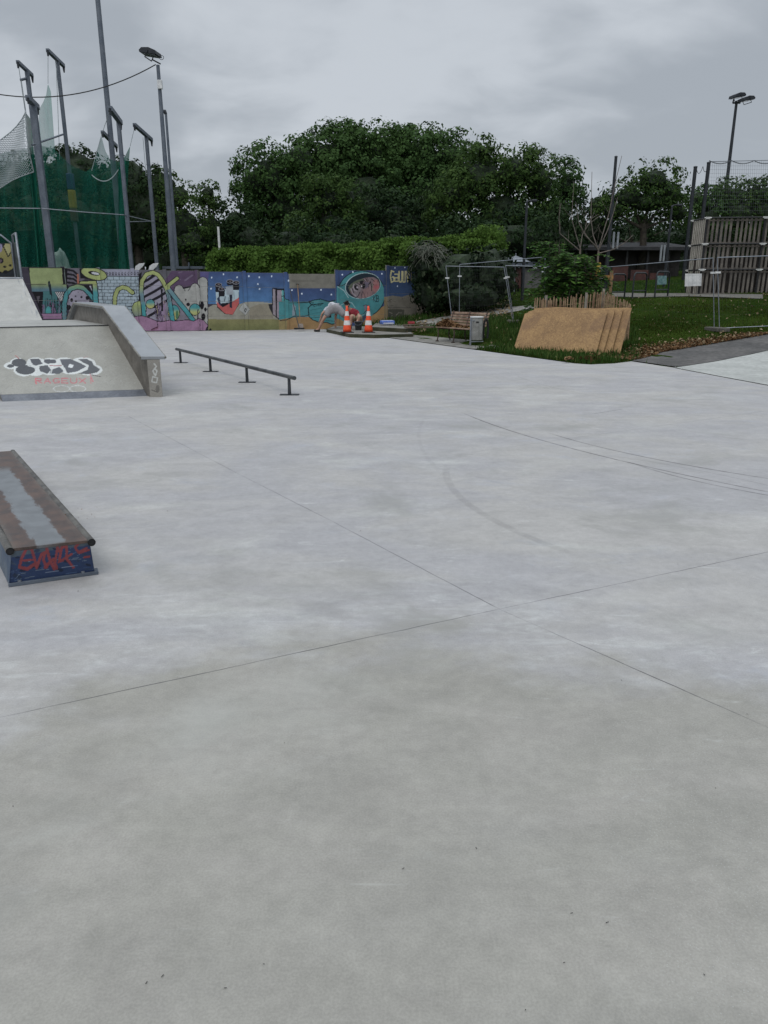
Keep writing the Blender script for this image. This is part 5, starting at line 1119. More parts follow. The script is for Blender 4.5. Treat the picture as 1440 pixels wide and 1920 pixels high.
def streetlamp(label, px, pyt, Yd, armpx, mat='dark'):
    t, p_ = pole('street_lamp', label, px, pyt, Yd, .07, .045, 'street lamp', mat); mb = MB(); mb.tube([at_y(px, pyt, Yd), at_y(px+3, pyt-3, Yd), at_y(px+armpx*.5, pyt-4, Yd)], .035, 6); mb.build('arm', M[mat], t)
    c_ = at_y(px+armpx*.75, pyt-2.5, Yd); mb = MB(); mb.box(c_-Vector((0, 0, .03)), (armpx*.55*zc_of(c_)/F, .2, .1)); mb.build('lamp_head', M[mat], t, bevel=.03)
streetlamp('dark street lamp standing in front of the broad tree', 988, 380, 33, 18)
streetlamp('thin street lamp behind the open crowned tree', 1260, 388, 40, 18)
# ------------------------------------------------------------------ pallet screen
ps = thing('pallet_screen', 'tall slatted timber pallet screen clamped to dark scaffold tubes', 'screen', at_t(1360, 553))
Yp = 35.0; xL = at_y(1317, 480, Yp).x; zb_ = at_y(1320, 553, Yp).z; zt_ = at_y(1320, 409, Yp).z; xE = at_y(1317, 480, Yp).x+7.2
M['slat'] = pm('weathered_pallet_timber', (.10, .09, .08), (.17, .15, .13), 2, .9, 0, .2)
M['slatL'] = pm('pale_side_slat', (.34, .31, .27), (.42, .39, .34), 2, .85)  # paler timber tone for the slats of the screen's short side
rowh = (zt_-zb_)/3; slope = Vector((1, -.10, 0)).normalized(); o0 = Vector((xL, Yp, zb_)); cols = 6; cw = 1.22
for r_ in range(3):
    for c_ in range(cols):
        mb = MB(); ori = o0+slope*(c_*cw)+up_*(r_*rowh); n = 6
        for k in range(n):
            if random.random() < .04: continue
            w = .047; x_ = ori+slope*(.09+k*(cw-.16)/(n-.4)); ln = rowh-.06; mb.obox(x_+up_*.03+slope*w*.5, slope*w, Vector((0, .011, 0)), up_*ln/2)
            if r_ < 2 and random.random() < .4: mb.obox(x_+slope*(w*.5+.03)+up_*.03+Vector((0, .13, 0)), slope*w*.8, Vector((0, .011, 0)), up_*ln*.5)
        for zz_ in (.07, .92): mb.obox(ori+slope*cw*.5+Vector((0, .09, 0))+up_*(zz_*rowh-.03), slope*(cw/2-.03), Vector((0, .04, 0)), up_*.025)
        mb.build('pallet', M['slat'], ps)
mb = MB(); e0 = at_y(1292, 480, Yp+1.4); sd = Vector((e0.x-xL, 1.4, 0)); sdn = sd.normalized()
for r_ in range(3):
    for k in range(7): x_ = o0+sd*((k+.6)/7.6)+up_*(r_*rowh+.03); mb.obox(x_, sdn*.028, Vector((-sdn.y, sdn.x, 0))*.02, up_*(rowh-.06)/2)
mb.build('side_slats', M['slatL'], ps)
mb = MB(); posts_ = [o0+sd, o0, o0+slope*cw*2.0, o0+slope*cw*4.0]
for p_ in posts_: mb.tube([p_+Vector((0, -.06, -.05)), p_+Vector((0, -.06, rowh*3+.04))], .05, 8)
for r_ in range(4):
    h_ = up_*(r_*rowh); mb.tube([o0+sd+h_+Vector((0, -.08, 0)), o0+h_+Vector((0, -.08, 0))], .034, 8); mb.tube([o0+h_+Vector((0, -.1, 0)), o0+slope*7.3+h_+Vector((0, -.1, 0))], .036, 8)
mb.build('scaffold_tube', M['black'], ps)
cl_ = pm('zinc_clamp', (.5, .5, .48), (.62, .62, .6), 6, .4, .3)
for p_ in posts_:
    for r_ in range(4):
        mb = MB(); c_ = p_+up_*(r_*rowh)+Vector((0, -.14, 0)); mb.box(c_-up_*.05, (.2, .05, .09)); mb.tube([c_-slope*.15, c_+slope*.15], .03, 6); mb.build('clamp', cl_, ps)
mb = MB(); mb.obox(ps and (o0+slope*3.5+Vector((0, .6, 0))), slope*3.6, Vector((0, .03, 0)), up_*.8); mb.build('rear_boards', pm('rear_board', (.03, .025, .022), (.055, .045, .04), 2, .9), ps)
# paper sheet
a, b, c_, d_ = at_y(1285, 513, 34.7), at_y(1316, 513, 34.75), at_y(1315, 536, 34.75), at_y(1284, 537, 34.7); mb = MB(); th = Vector((0, .02, 0)); mb.hexa([d_, c_, c_+th, d_+th], [a, b, b+th, a+th])
tag(mb.build('notice_sheet', M['white']), 'blank white sheet fixed low on the corner of the pallet screen', 'sheet')
# ------------------------------------------------------------------ bicycle stands
M['standm'] = pm('dark_green_black_tube', (.012, .016, .018), (.02, .025, .028), 5, .4, .3)
def stand(px0, px1, Yd, label):
    p0, p1 = at_y(px0, 552, Yd), at_y(px1, 552, Yd+.5); z0 = gz(p0.x, p0.y); p0.z = p1.z = z0; t = thing('bicycle_stand', label, 'bike stand', (p0+p1)/2, 'bicycle stands in a row'); h_ = up_*.93; dd_ = (p1-p0); mb = MB()
    cr_ = [p0, p0+h_*.86, p0+h_*.96+dd_*.06, p0+h_+dd_*.16, p1+h_-dd_*.16, p1+h_*.96-dd_*.06, p1+h_*.86, p1]; mb.tube(cr_, .03, 8); mb.build('hoop', M['standm'], t); mb = MB(); mb.tube([p0+h_*.32, p1+h_*.32], .024, 8); mb.build('crossbar', M['standm'], t); return t
stand(1146, 1171, 28.6, 'leftmost dark bicycle stand, next to the timber stake frame'); stand(1186, 1210, 28.6, 'middle dark bicycle stand of the three'); s3 = stand(1228, 1252, 28.6, 'rightmost dark bicycle stand with a blue green plate behind it')
mb = MB(); mb.hexa([at_y(1232, 534, 29.4), at_y(1250, 533, 29.4), at_y(1250, 533, 29.45), at_y(1232, 534, 29.45)], [at_y(1233, 517, 29.4), at_y(1250, 517, 29.4), at_y(1250, 517, 29.45), at_y(1233, 517, 29.45)])
tag(mb.build('info_plate', pm('blue_green_plate', (.07, .17, .18), (.2, .3, .3), 14, .5)), 'small blue green plate hanging behind the rightmost bicycle stand', 'plate')
# stake frame
tf = thing('stake_frame', 'pale timber tree stake frame with a crossbar and yellow tie', 'stake frame', at_t(1132, 556)); mb = MB(); a, b = at_y(1121, 520, 25.6), at_y(1146, 520, 25.2)
for p_, zt__ in ((a, at_y(1121, 508, 25.6).z), (b, at_y(1146, 506, 25.2).z)): mb = MB(); z_ = gz(p_.x, p_.y); mb.box((p_.x, p_.y, z_-.02), (.09, .09, zt__-z_)) if False else mb.obox((p_.x, p_.y, z_-.02), (.045, 0, 0), (0, .045, 0), (0, 0, (zt__-z_)/2)); mb.build('stake', M['wood'], tf)
mb = MB(); z1 = at_y(1132, 524, 25.4).z; mb.hexa([Vector((a.x-.28, a.y-.07, z1)), Vector((b.x+.05, b.y-.07, z1)), Vector((b.x+.05, b.y-.045, z1)), Vector((a.x-.28, a.y-.045, z1))], [Vector((a.x-.28, a.y-.07, z1+.13)), Vector((b.x+.05, b.y-.07, z1+.13)), Vector((b.x+.05, b.y-.045, z1+.13)), Vector((a.x-.28, a.y-.045, z1+.13))]); mb.build('crossbar', pm('orange_timber', (.32, .16, .05), (.42, .22, .08), 5, .8), tf)
mb = MB(); tz = at_y(1122, 500, 25.5); mb.tube([tz-up_*.22, tz+up_*.12], .075, 8); mb.build('tie', pm('yellow_tie', (.5, .35, .05), (.6, .42, .08), 5, .7), tf)
# ------------------------------------------------------------------ kiosk building, red panels, parasol far behind
Yk = 47
def wpt(px, py, Y_): return at_y(px, py, Y_)
kb = thing('low_pavilion', 'long low dark roofed pavilion behind the bicycle stands', 'building', (wpt(1180, 500, Yk).x, Yk+2, gz(wpt(1180, 500, Yk).x, Yk)))
a, b = wpt(1048, 470, Yk), wpt(1300, 462, Yk); mb = MB(); zr = wpt(1180, 470, Yk).z; zg = gz(kb.location.x, Yk)-.1
mb.hexa([Vector((a.x, Yk-.6, zr)), Vector((b.x, Yk-.6, zr)), Vector((b.x, Yk+5, zr+.5)), Vector((a.x, Yk+5, zr+.5))], [Vector((a.x, Yk-.6, zr+.18)), Vector((b.x, Yk-.6, zr+.18)), Vector((b.x, Yk+5, zr+.75)), Vector((a.x, Yk+5, zr+.75))]); mb.build('roof', pm('slate_roof', (.02, .02, .023), (.035, .035, .038), 2, .7), kb)
mb = MB(); mb.obox(((a.x+b.x)/2, Yk+3, zg), ((b.x-a.x)/2-.3, 0, 0), (0, 1.9, 0), (0, 0, (zr+.2-zg)/2)); mb.build('wall', pm('dark_pavilion_wall', (.035, .03, .03), (.06, .05, .045), 1, .85), kb)  # plain dark tone over the whole pavilion wall
for i in range(7): x_ = a.x+.3+(b.x-a.x-.6)*i/6; mb = MB(); mb.obox((x_, Yk-.3, zg), (.06, 0, 0), (0, .06, 0), (0, 0, (zr-zg)/2)); mb.build('pillar', M['black'], kb)
redm = pm('faded_red_panel', (.05, .018, .016), (.08, .03, .024), 2, .8); graym = pm('grey_shutter', (.09, .085, .085), (.12, .115, .115), 2, .7)
for (x0, x1, y0, y1, mt_) in ((1146, 1178, 499, 530, redm), (1180, 1216, 506, 540, redm), (1060, 1086, 486, 500, graym), (1216, 1250, 512, 540, redm), (1086, 1120, 498, 520, redm)):
    p0, p1 = wpt(x0, y1, Yk-.8), wpt(x1, y0, Yk-.8); mb = MB(); mb.obox(((p0.x+p1.x)/2, Yk-.8, p0.z), ((p1.x-p0.x)/2, 0, 0), (0, .04, 0), (0, 0, (p1.z-p0.z)/2)); mb.build('panel', mt_, kb)
for x_ in (1140, 1149, 1157, 1240, 1246): p0 = wpt(x_, 466, Yk-1); mb = MB(); mb.obox((p0.x, Yk-1, wpt(x_, 490, Yk-1).z if x_ > 1200 else p0.z), (.05, 0, 0), (0, .04, 0), (0, 0, .45)); mb.build('louvre', pm('pale_louvre%d' % x_, (.2, .22, .24), (.28, .3, .32), 3, .6), kb)
fbx = thing('far_hut', 'low red and grey hut far beyond the temporary fence', 'hut', (wpt(990, 520, 44).x, 44.6, gz(wpt(990, 520, 44).x, 44)))
for (x0, x1, y0, y1, mt_) in ((948, 978, 502, 524, redm), (978, 1016, 503, 524, graym)):
    p0, p1 = wpt(x0, y1+6, 44), wpt(x1, y0, 44); mb = MB(); mb.obox(((p0.x+p1.x)/2, 44.6, p0.z-.3), ((p1.x-p0.x)/2, 0, 0), (0, .6, 0), (0, 0, (p1.z-p0.z+.3)/2)); mb.build('wall_panel', mt_, fbx)
p0, p1 = wpt(944, 500, 44), wpt(1018, 494, 44); mb = MB(); mb.hexa([Vector((p0.x, 43.8, p0.z)), Vector((p1.x, 43.8, p0.z)), Vector((p1.x, 45.3, p0.z)), Vector((p0.x, 45.3, p0.z))], [Vector((p0.x, 43.8, p0.z+.08)), Vector((p1.x, 43.8, p0.z+.08)), Vector((p1.x, 45.3, p0.z+.3)), Vector((p0.x, 45.3, p0.z+.3))]); mb.build('roof', M['postgrey'], fbx)
pa = wpt(967, 482, 42); pt = thing('parasol', 'small pale parasol top far beyond the temporary fence', 'parasol', (pa.x, 42, gz(pa.x, 42))); mb = MB(); mb.lathe((pa.x, 42, pa.z-.14), [(.85, -.12), (.5, .06), (.04, .2), (.02, .34)], 8, smooth=False); mb.build('canopy', M['galv'], pt); mb = MB(); mb.tube([(pa.x, 42, pt.location.z), (pa.x, 42, pa.z)], .03, 6); mb.build('pole', M['galv'], pt)
pw = wpt(410, 440, 50); mb = MB(); mb.obox((pw.x, 50, 0), (.06, 0, 0), (0, .06, 0), (0, 0, (wpt(410, 425, 50).z)/2)); tag(mb.build('white_post', M['white']), 'thin white post between the left trees above the hedge end', 'post')
# ------------------------------------------------------------------ traffic cones
M['corange'] = pm('cone_orange', (.75, .07, .02), (.85, .10, .03), 8, .5, fine=.04); M['cwhite'] = pm('cone_band', (.55, .55, .54), (.72, .72, .71), 10, .5); M['rubber'] = pm('black_rubber', (.012, .012, .012), (.022, .022, .022), 10, .8)
def cone(px, label):
    c = at_z(px, 623.5, .121); t = thing('traffic_cone', label, 'traffic cone', c, 'traffic cones'); hh = .92
    rad = lambda z: .155-(.155-.03)*z
    mb = MB(); mb.lathe(c, [(.001, .03)]+[(rad(k)*1., .03+k*(hh-.03)) for k in np.linspace(0, 1, 9)]+[(.022, hh), (.016, hh-.01)], 24); mb.build('body', M['corange'], t)
    for (a, b) in ((.26, .44), (.62, .80)): mb = MB(); mb.lathe(c, [(rad(a)+.003, .03+a*(hh-.03)), (rad(b)+.003, .03+b*(hh-.03))], 24); mb.build('band', M['cwhite'], t)
    mb = MB(); mb.box(c, (.42, .42, .03), R(12)); mb.build('base', M['rubber'], t, bevel=.008)
cone(651, 'left orange and white traffic cone, in front of the crouching person'); cone(691, 'right orange and white traffic cone, beside the blue pack')
# ------------------------------------------------------------------ people
def skin(name, vs, es, mat, parent, sub=2):
    o0_ = org(parent); me = bpy.data.meshes.new(name); me.from_pydata([tuple(Vector(v[0])-o0_) for v in vs], es, []); o = link(name, me, mat, parent)
    md = o.modifiers.new('skin', 'SKIN'); md.use_smooth_shade = True
    for i, v in enumerate(vs): r_ = v[1]; me.skin_vertices[0].data[i].radius = (r_, r_)
    me.skin_vertices[0].data[0].use_root = True
    s_ = o.modifiers.new('sub', 'SUBSURF'); s_.levels = s_.render_levels = sub; return o
M['skin'] = pm('skin', (.36, .20, .14), (.43, .25, .18), 6, .55, fine=.05); M['hair'] = pm('dark_hair', (.012, .010, .009), (.02, .017, .015), 20, .6)
def person(label, J, Y0, cols, shoe, floor_z, hands=True):
    W_ = {k: at_y(v[0], v[1], Y0+v[2]) for k, v in J.items()}
    for k in ('al', 'ar'): W_[k].z = floor_z+.09
    for k in ('tl', 'tr'): W_[k].z = floor_z+.035
    t = thing('person', label, 'person', Vector((W_['pel'].x, W_['pel'].y, floor_z)))
    keys = ['pel', 'spi', 'che', 'nek', 'hd0', 'hd1', 'sl', 'el', 'wl', 'sr', 'er', 'wr', 'hl', 'kl', 'al', 'tl', 'hr', 'kr', 'ar', 'tr']
    W_['spi'] = W_['pel'].lerp(W_['che'], .5)
    rr_ = dict(pel=.15, spi=.125, che=.135, nek=.055, hd0=.075, hd1=.085, sl=.06, el=.05, wl=.036, sr=.06, er=.05, wr=.036, hl=.11, kl=.07, al=.05, tl=.035, hr=.11, kr=.07, ar=.05, tr=.035)
    E = [('pel', 'spi'), ('spi', 'che'), ('che', 'nek'), ('nek', 'hd0'), ('hd0', 'hd1'), ('che', 'sl'), ('sl', 'el'), ('el', 'wl'), ('che', 'sr'), ('sr', 'er'), ('er', 'wr'), ('pel', 'hl'), ('hl', 'kl'), ('kl', 'al'), ('al', 'tl'), ('pel', 'hr'), ('hr', 'kr'), ('kr', 'ar'), ('ar', 'tr')]
    vs = [(W_[k], rr_[k]) for k in keys]; es = [(keys.index(a), keys.index(b)) for a, b in E]
    for (el, wr_) in (('el', 'wl'), ('er', 'wr')):
        d = (W_[wr_]-W_[el]).normalized(); sd = d.cross(Vector((0, 1, .2))).normalized(); b_ = len(vs); vs.append((W_[wr_]+d*.06, .026)); es.append((keys.index(wr_), b_)); pn = d.cross(sd).normalized()
        for i, (o_, ln) in enumerate(((-.03, .060), (-.01, .075), (.01, .07), (.03, .055))):
            n_ = len(vs); m_ = W_[wr_]+d*.09+sd*o_; vs += [(m_, .009), (m_+d*ln*.55+pn*.008, .008), (m_+d*ln+pn*.03, .007)]; es += [(b_, n_), (n_, n_+1), (n_+1, n_+2)]
        n_ = len(vs); vs += [(W_[wr_]+d*.05+sd*.045, .010), (W_[wr_]+d*.085+sd*.06+pn*.01, .009)]; es += [(b_, n_), (n_, n_+1)]
    skin('body', vs, es, M['skin'], t, 1)
    # face features on head: nose, eyes, ears
    hd = W_['hd1']; fc = (W_['face']-W_['hd0']) if 'face' in W_ else Vector((0, 1, 0)); fc.normalize(); sd = fc.cross(up_).normalized(); hx = (W_['hd1']-W_['hd0']).normalized()
    mb = MB(); ctr = W_['hd0'].lerp(W_['hd1'], .45); mb.lathe((0, 0, 0), [(.001, 0)], 3) if False else None
    mb.tube([ctr+fc*.085+hx*.02, ctr+fc*.108-hx*.015, ctr+fc*.09-hx*.025], [.009, .013, .009], 6); mb.build('nose', M['skin'], t)
    for s_ in (-1, 1):
        mb = MB(); mb.tube([ctr+sd*s_*.085+hx*.02, ctr+sd*s_*.094, ctr+sd*s_*.085-hx*.03], [.012, .018, .01], 6); mb.build('ear', M['skin'], t)
        mb = MB(); mb.tube([ctr+fc*.078+sd*s_*.032+hx*.025, ctr+fc*.090+sd*s_*.032+hx*.025], .011, 8); mb.build('eye', M['hair'], t)
    mb = MB(); mb.tube([ctr+fc*.086-hx*.05-sd*.025, ctr+fc*.092-hx*.05, ctr+fc*.086-hx*.05+sd*.025], .006, 5); mb.build('mouth', pm('lips', (.3, .12, .1), None, 5, .5), t)
    skin('hair', [(ctr+hx*.045-fc*.02, .092), (ctr+hx*.085-fc*.015, .07), (ctr-fc*.055-hx*.02, .07)], [(0, 1), (0, 2)], M['hair'], t, 2)
    g_ = .022
    sh_k = [('pel', .165), ('hl', .125), ('hr', .125)]; v2 = [(W_['pel'], .21), (W_['pel'].lerp(W_['che'], .2), .19), (W_['hl'], .165), (W_['hl'].lerp(W_['kl'], .8), .125), (W_['hr'], .165), (W_['hr'].lerp(W_['kr'], .8), .125)]
    skin('shorts', v2, [(0, 1), (0, 2), (2, 3), (0, 4), (4, 5)], cols[1], t)
    v3 = [(W_['spi'], .19), (W_['pel'].lerp(W_['che'], .2), .20), (W_['che'], .20), (W_['che'].lerp(W_['nek'], .7), .085), (W_['sl'], .09), (W_['sl'].lerp(W_['el'], .6), .07), (W_['sr'], .09), (W_['sr'].lerp(W_['er'], .6), .07)]
    skin('shirt', v3, [(0, 1), (0, 2), (2, 3), (2, 4), (4, 5), (2, 6), (6, 7)], cols[0], t)
    for s_ in ('l', 'r'):
        a, b = W_['a'+s_], W_['t'+s_]; skin('shoe', [(Vector((a.x, a.y, floor_z+.055)), .055), (Vector((b.x, b.y, floor_z+.045)), .045), (Vector((a.x*1.25-b.x*.25, a.y*1.25-b.y*.25, floor_z+.05)), .045)], [(0, 1), (0, 2)], shoe, t)
    return t
gz1 = pm('grey_shorts', (.20, .195, .20), (.26, .25, .26), 3, .85, 0, .2); wz = pm('white_shirt', (.42, .43, .46), (.52, .53, .56), 3, .85, 0, .2)
person('person bending down with back turned in white shirt and grey shorts', dict(pel=(628, 579, 0), che=(622, 574, .42), nek=(618, 580, .62), hd0=(617, 585, .68), hd1=(616, 592, .76), face=(614, 588, .5), sl=(613, 579, .45), el=(604, 588, .30), wl=(601, 598, .35), sr=(632, 580, .46), er=(629, 596, .42), wr=(629, 609, .36),
    hl=(620, 581, 0), kl=(607, 597, -.12), al=(597, 615, 0), tl=(588, 618, -.05), hr=(638, 582, 0), kr=(650, 597, -.18), ar=(652, 614, .1), tr=(655, 618, -.08)), 30.2, (wz, gz1), M['rubber'], 0.0)
redz = pm('dark_red_shirt', (.22, .02, .03), (.30, .03, .045), 3, .85, 0, .2); kh = pm('khaki_shorts', (.25, .20, .13), (.32, .26, .17), 3, .85, 0, .2)
person('crouching person with black hair in a dark red shirt and khaki shorts', dict(pel=(668, 600, .1), che=(660, 584, -.02), nek=(654, 579, -.12), hd0=(651, 575, -.18), hd1=(649, 569, -.2), face=(645, 578, -.35), sl=(653, 584, -.05), el=(650, 594, -.28), wl=(655, 602, -.36), sr=(669, 584, 0), er=(674, 594, -.2), wr=(670, 602, -.36),
    hl=(663, 600, .05), kl=(659, 591, -.38), al=(657, 614, -.25), tl=(653, 617, -.4), hr=(673, 600, .05), kr=(674, 592, -.36), ar=(670, 614, -.2), tr=(668, 617, -.38)), 29.9, (redz, kh), M['rubber'], .02)
# ------------------------------------------------------------------ tools, bucket, packs
bk_ = at_y(672, 616, 29.1); bk_.z = .121; t = thing('bucket', 'dark grey builder bucket beside the crouching person', 'bucket', bk_); mb = MB(); mb.lathe(bk_, [(.001, .004), (.115, .004), (.15, .30), (.158, .30), (.158, .325), (.145, .325), (.11, .02), (.001, .02)], 20); mb.build('body', pm('grey_plastic', (.05, .055, .06), (.07, .075, .08), 5, .6), t)
mb = MB(); mb.tube([bk_+Vector((.15*math.cos(a), -.05-.1*math.sin(a), .31-.12*math.sin(a))) for a in np.linspace(0, math.pi, 12)], .005, 5); mb.build('handle', M['galv'], t)
def tool(name, label, cat, a, b, r, head):
    t = thing(name, label, cat, b); mb = MB(); mb.tube([a, b], r, 8); mb.build('handle', M['wood'] if name == 'shovel' else M['dark'], t); head(t, a, b)
sA, sB = at_y(558, 533, 31.9), at_y(563, 607, 31.0)
def shead(t, a, b):
    d = (b-a).normalized(); s_ = Vector((1, .25, 0)).normalized(); n_ = d.cross(s_).normalized(); o = b; pts_ = [(-.1, 0), (-.12, .16), (-.08, .26), (0, .31), (.08, .26), (.12, .16), (.1, 0)]; vs = [o+s_*x+d*y*.8+n_*(.03*(1-abs(x)/.12)) for x, y in pts_]
    n = len(vs); mb = MB(); mb.add(vs+[v+n_*.006 for v in vs], [tuple(range(n)), tuple(range(2*n-1, n-1, -1))]+[(i, n+i, n+(i+1) % n, (i+1) % n) for i in range(n)]); mb.build('blade', pm('muddy_blade', (.16, .13, .11), (.24, .2, .17), 8, .6, .2), t)
    mb = MB(); mb.tube([a-s_*.06, a+s_*.06], .02, 6); mb.build('grip', M['rubber'], t)
tool('shovel', 'wooden handled shovel leaning on the mural under the bare grey panel', 'shovel', sA, sB, .016, shead)
rA, rB = at_y(544, 545, 31.7), at_y(561, 616, 30.6)
def rhead(t, a, b):
    mb = MB(); mb.obox(b-up_*.03, (.2, .05, 0), (-.01, .03, 0), (0, 0, .03)); mb.build('brush_head', M['rubber'], t, bevel=.005)
tool('broom', 'dark handled broom leaning against the mural left of the shovel', 'broom', rA, rB, .018, rhead)
def pack(name, label, px, py, z, size, mat, rz, stripe=None):
    c = at_z(px, py, z); t = thing(name, label, 'pack', c); mb = MB(); mb.box(c, size, rz); mb.build('body', mat, t, bevel=.03)
    if stripe: mb = MB(); mb.box(c+up_*.02, (size[0]*.8, size[1]+.01, size[2]*.35), rz); mb.build('label_band', stripe, t); mb = MB(); mb.box(c+up_*(size[2]+.001), (size[0]*.85, size[1]*.7, .01), rz); mb.build('top_flap', stripe, t, bevel=.003)
pack('cement_bag', 'blue and white bag lying on the raised concrete slab right of the cones', 726, 608, .3, (.52, .34, .14), pm('blue_plastic_sack', (.07, .13, .42), (.12, .2, .55), 6, .5), .3, pm('white_plastic', (.5, .53, .62), (.6, .63, .7), 5, .5))
pack('tool_box', 'small dark red box on the slab in front of the ivy', 771, 610, .3, (.24, .18, .14), pm('red_plastic_box', (.30, .02, .03), (.38, .04, .05), 6, .5), .2, pm('dark_red_band', (.12, .02, .02), None, 5, .5))
mb = MB(); a, b = at_z(756, 610, .32), at_z(815, 607, .34); mb.tube([a, b], .03, 5); c_ = at_z(786, 615, .3); mb.obox(c_, (.5, .1, 0), (-.03, .06, 0), (0, 0, .03)); tag(mb.build('timber_offcut', pm('old_plank', (.10, .075, .055), (.16, .12, .09), 5, .9)), 'dark timber planks lying beside the small red box', 'plank')
# ------------------------------------------------------------------ bench with leaves
A = at_y(817, 641, 24.3); A.z = max(gz(A.x, A.y)+.018, .02); Bd = Vector((.55, -.835, 0)).normalized(); n_ = Vector((-Bd.y, Bd.x, 0)); n_ = n_ if n_.y > 0 else -n_   # back direction
L_ = 1.7; t = thing('park_bench', 'old timber slatted bench facing the skatepark with leaves piled on it', 'bench', A+Bd*L_/2+n_*.2)
bs = lambda s, d, z: A+Bd*s+n_*d+up_*z
M['slatw'] = pm('bench_timber', (.16, .095, .065), (.30, .21, .15), 4, .75, 0, .2)
for i in range(5): mb = MB(); d_0 = .02+i*.10; mb.hexa([bs(-.06, d_0, .42-.01*i), bs(L_+.06, d_0, .42-.01*i), bs(L_+.06, d_0+.075, .42-.01*i), bs(-.06, d_0+.075, .42-.01*i)], [bs(-.06, d_0, .455-.01*i), bs(L_+.06, d_0, .455-.01*i), bs(L_+.06, d_0+.075, .455-.01*i), bs(-.06, d_0+.075, .455-.01*i)]); mb.build('seat_slat', M['slatw'], t, bevel=.006)
for i in range(5):
    z_ = .50+i*.085; d_0 = .53+i*.03; mb = MB(); mb.hexa([bs(-.06, d_0, z_), bs(L_+.06, d_0, z_), bs(L_+.06, d_0+.03, z_), bs(-.06, d_0+.03, z_)], [bs(-.06, d_0+.018, z_+.062), bs(L_+.06, d_0+.018, z_+.062), bs(L_+.06, d_0+.048, z_+.062), bs(-.06, d_0+.048, z_+.062)]); mb.build('back_slat', M['slatw'], t, bevel=.005)
for s_ in (.04, L_/2, L_-.04):
    mb = MB(); mb.tube([bs(s_, .02, 0), bs(s_, .07, .2), bs(s_, .05, .40), bs(s_, .30, .385), bs(s_, .52, .375), bs(s_, .56, .55), bs(s_, .68, .93)], [.022]*7, 6); mb.tube([bs(s_, .5, .38), bs(s_, .48, .2), bs(s_, .56, 0)], .022, 6); mb.tube([bs(s_, -.03, .01), bs(s_, .08, .01)], .02, 6)
    mb.build('leg', pm('rusty_cast_iron%d' % int(s_*10), (.05, .035, .03), (.09, .06, .05), 6, .7, .3), t)
LC = [(.22, .10, .045), (.30, .16, .07), (.14, .065, .03), (.36, .24, .12), (.20, .14, .07)]
M['dryleaf'] = leafmat('dry_leaves', (.11, .06, .03), (.19, .11, .055), (.32, .22, .12), 3, .15, .7)
M['paleleaf'] = leafmat('pale_dry_leaves', (.18, .135, .08), (.27, .21, .13), (.42, .36, .24), 3, .15, .7)
def litter(name, label, pts_, size, mat, seed, kind='stuff', cat='leaves', lift=.02):
    g_ = np.random.default_rng(seed); Pn = np.array(pts_); Pn[:, 2] += lift+g_.uniform(0, .03, len(Pn)); N = g_.normal(size=(len(Pn), 3))*.55+np.array([0, 0, 1.]); o = leaves_mesh(name, Pn, N, g_.uniform(.6, 1.4, len(Pn))*size, None, M[mat], 1.3, .35); return tag(o, label, cat, kind=kind)
pts_ = []
for i in range(420):
    s_ = abs(random.gauss(0, .32)); d_ = random.uniform(.05, .5); p_ = bs(min(s_, 1.4)-.02, d_, .44+max(0, .28-s_*.4)*random.random()*(.4+d_)); pts_.append(tuple(p_))
for i in range(60): pts_.append(tuple(bs(random.uniform(0, L_), random.uniform(.1, .5), .44)))
litter('fallen_leaves', 'brown dry leaves piled on the left end of the bench', pts_, .085, 'dryleaf', 1)
# bin
bp = at_t(893, 648); bp = at_y(893, 648, bp.y); z0 = gz(bp.x, bp.y); bp.z = z0; t = thing('litter_bin', 'pale metal litter bin on a post at the right end of the bench', 'bin', bp); sc_ = zc_of(bp)/F
M['binm'] = pm('worn_pale_bin', (.20, .20, .185), (.32, .32, .30), 5, .6, .1, .1)
dB = Vector((.97, .25, 0)).normalized(); nB = Vector((-dB.y, dB.x, 0)); w = .17; mb = MB()
prof = [(-w, -.12), (-w*.2, -.17), (w*.6, -.16), (w, -.06), (w, .10), (w*.5, .17), (-w*.6, .17), (-w, .10)]; cs_ = [bp+dB*x+nB*y for x, y in prof]; n = len(prof); lo = [c+up_*.16 for c in cs_]; hi = [c+up_*.80 for c in cs_]
mb.add(lo+hi, [tuple(range(n))[::-1], tuple(range(n, 2*n))]+[(i, (i+1) % n, n+(i+1) % n, n+i) for i in range(n)]); mb.build('body', M['binm'], t, bevel=.01)
mb = MB(); cs2 = [bp+dB*x*1.07+nB*y*1.07 for x, y in prof]; mb.add([c+up_*.80 for c in cs2]+[c+up_*.835 for c in cs2], [tuple(range(n))[::-1], tuple(range(n, 2*n))]+[(i, (i+1) % n, n+(i+1) % n, n+i) for i in range(n)]); mb.build('lid', M['white'], t, bevel=.006)
mb = MB(); c_ = bp-nB*.172+up_*.66; mb.obox(c_-dB*.05, dB*.045, nB*.006, up_*.02); mb.build('slot', M['black'], t)
mb = MB(); pp = bp-dB*.25-nB*.16; mb.tube([pp-up_*.02, pp+up_*.80], .027, 8); mb.tube([pp+up_*.12, bp+dB*.16-nB*.12+up_*.12], .018, 6); mb.tube([pp+up_*.72, bp-nB*.1+up_*.72], .015, 6); mb.build('post', M['galv'], t)
tp2 = bp+dB*.33+nB*.12; mb = MB(); ring = [tp2+dB*.06*math.cos(a)*1.2+up_*(.40+.36*math.sin(a)) for a in np.linspace(-.6, 3.7, 18)]; mb.tube(ring, .035, 6); mb.build('dark_hoop', M['rubber'], t)
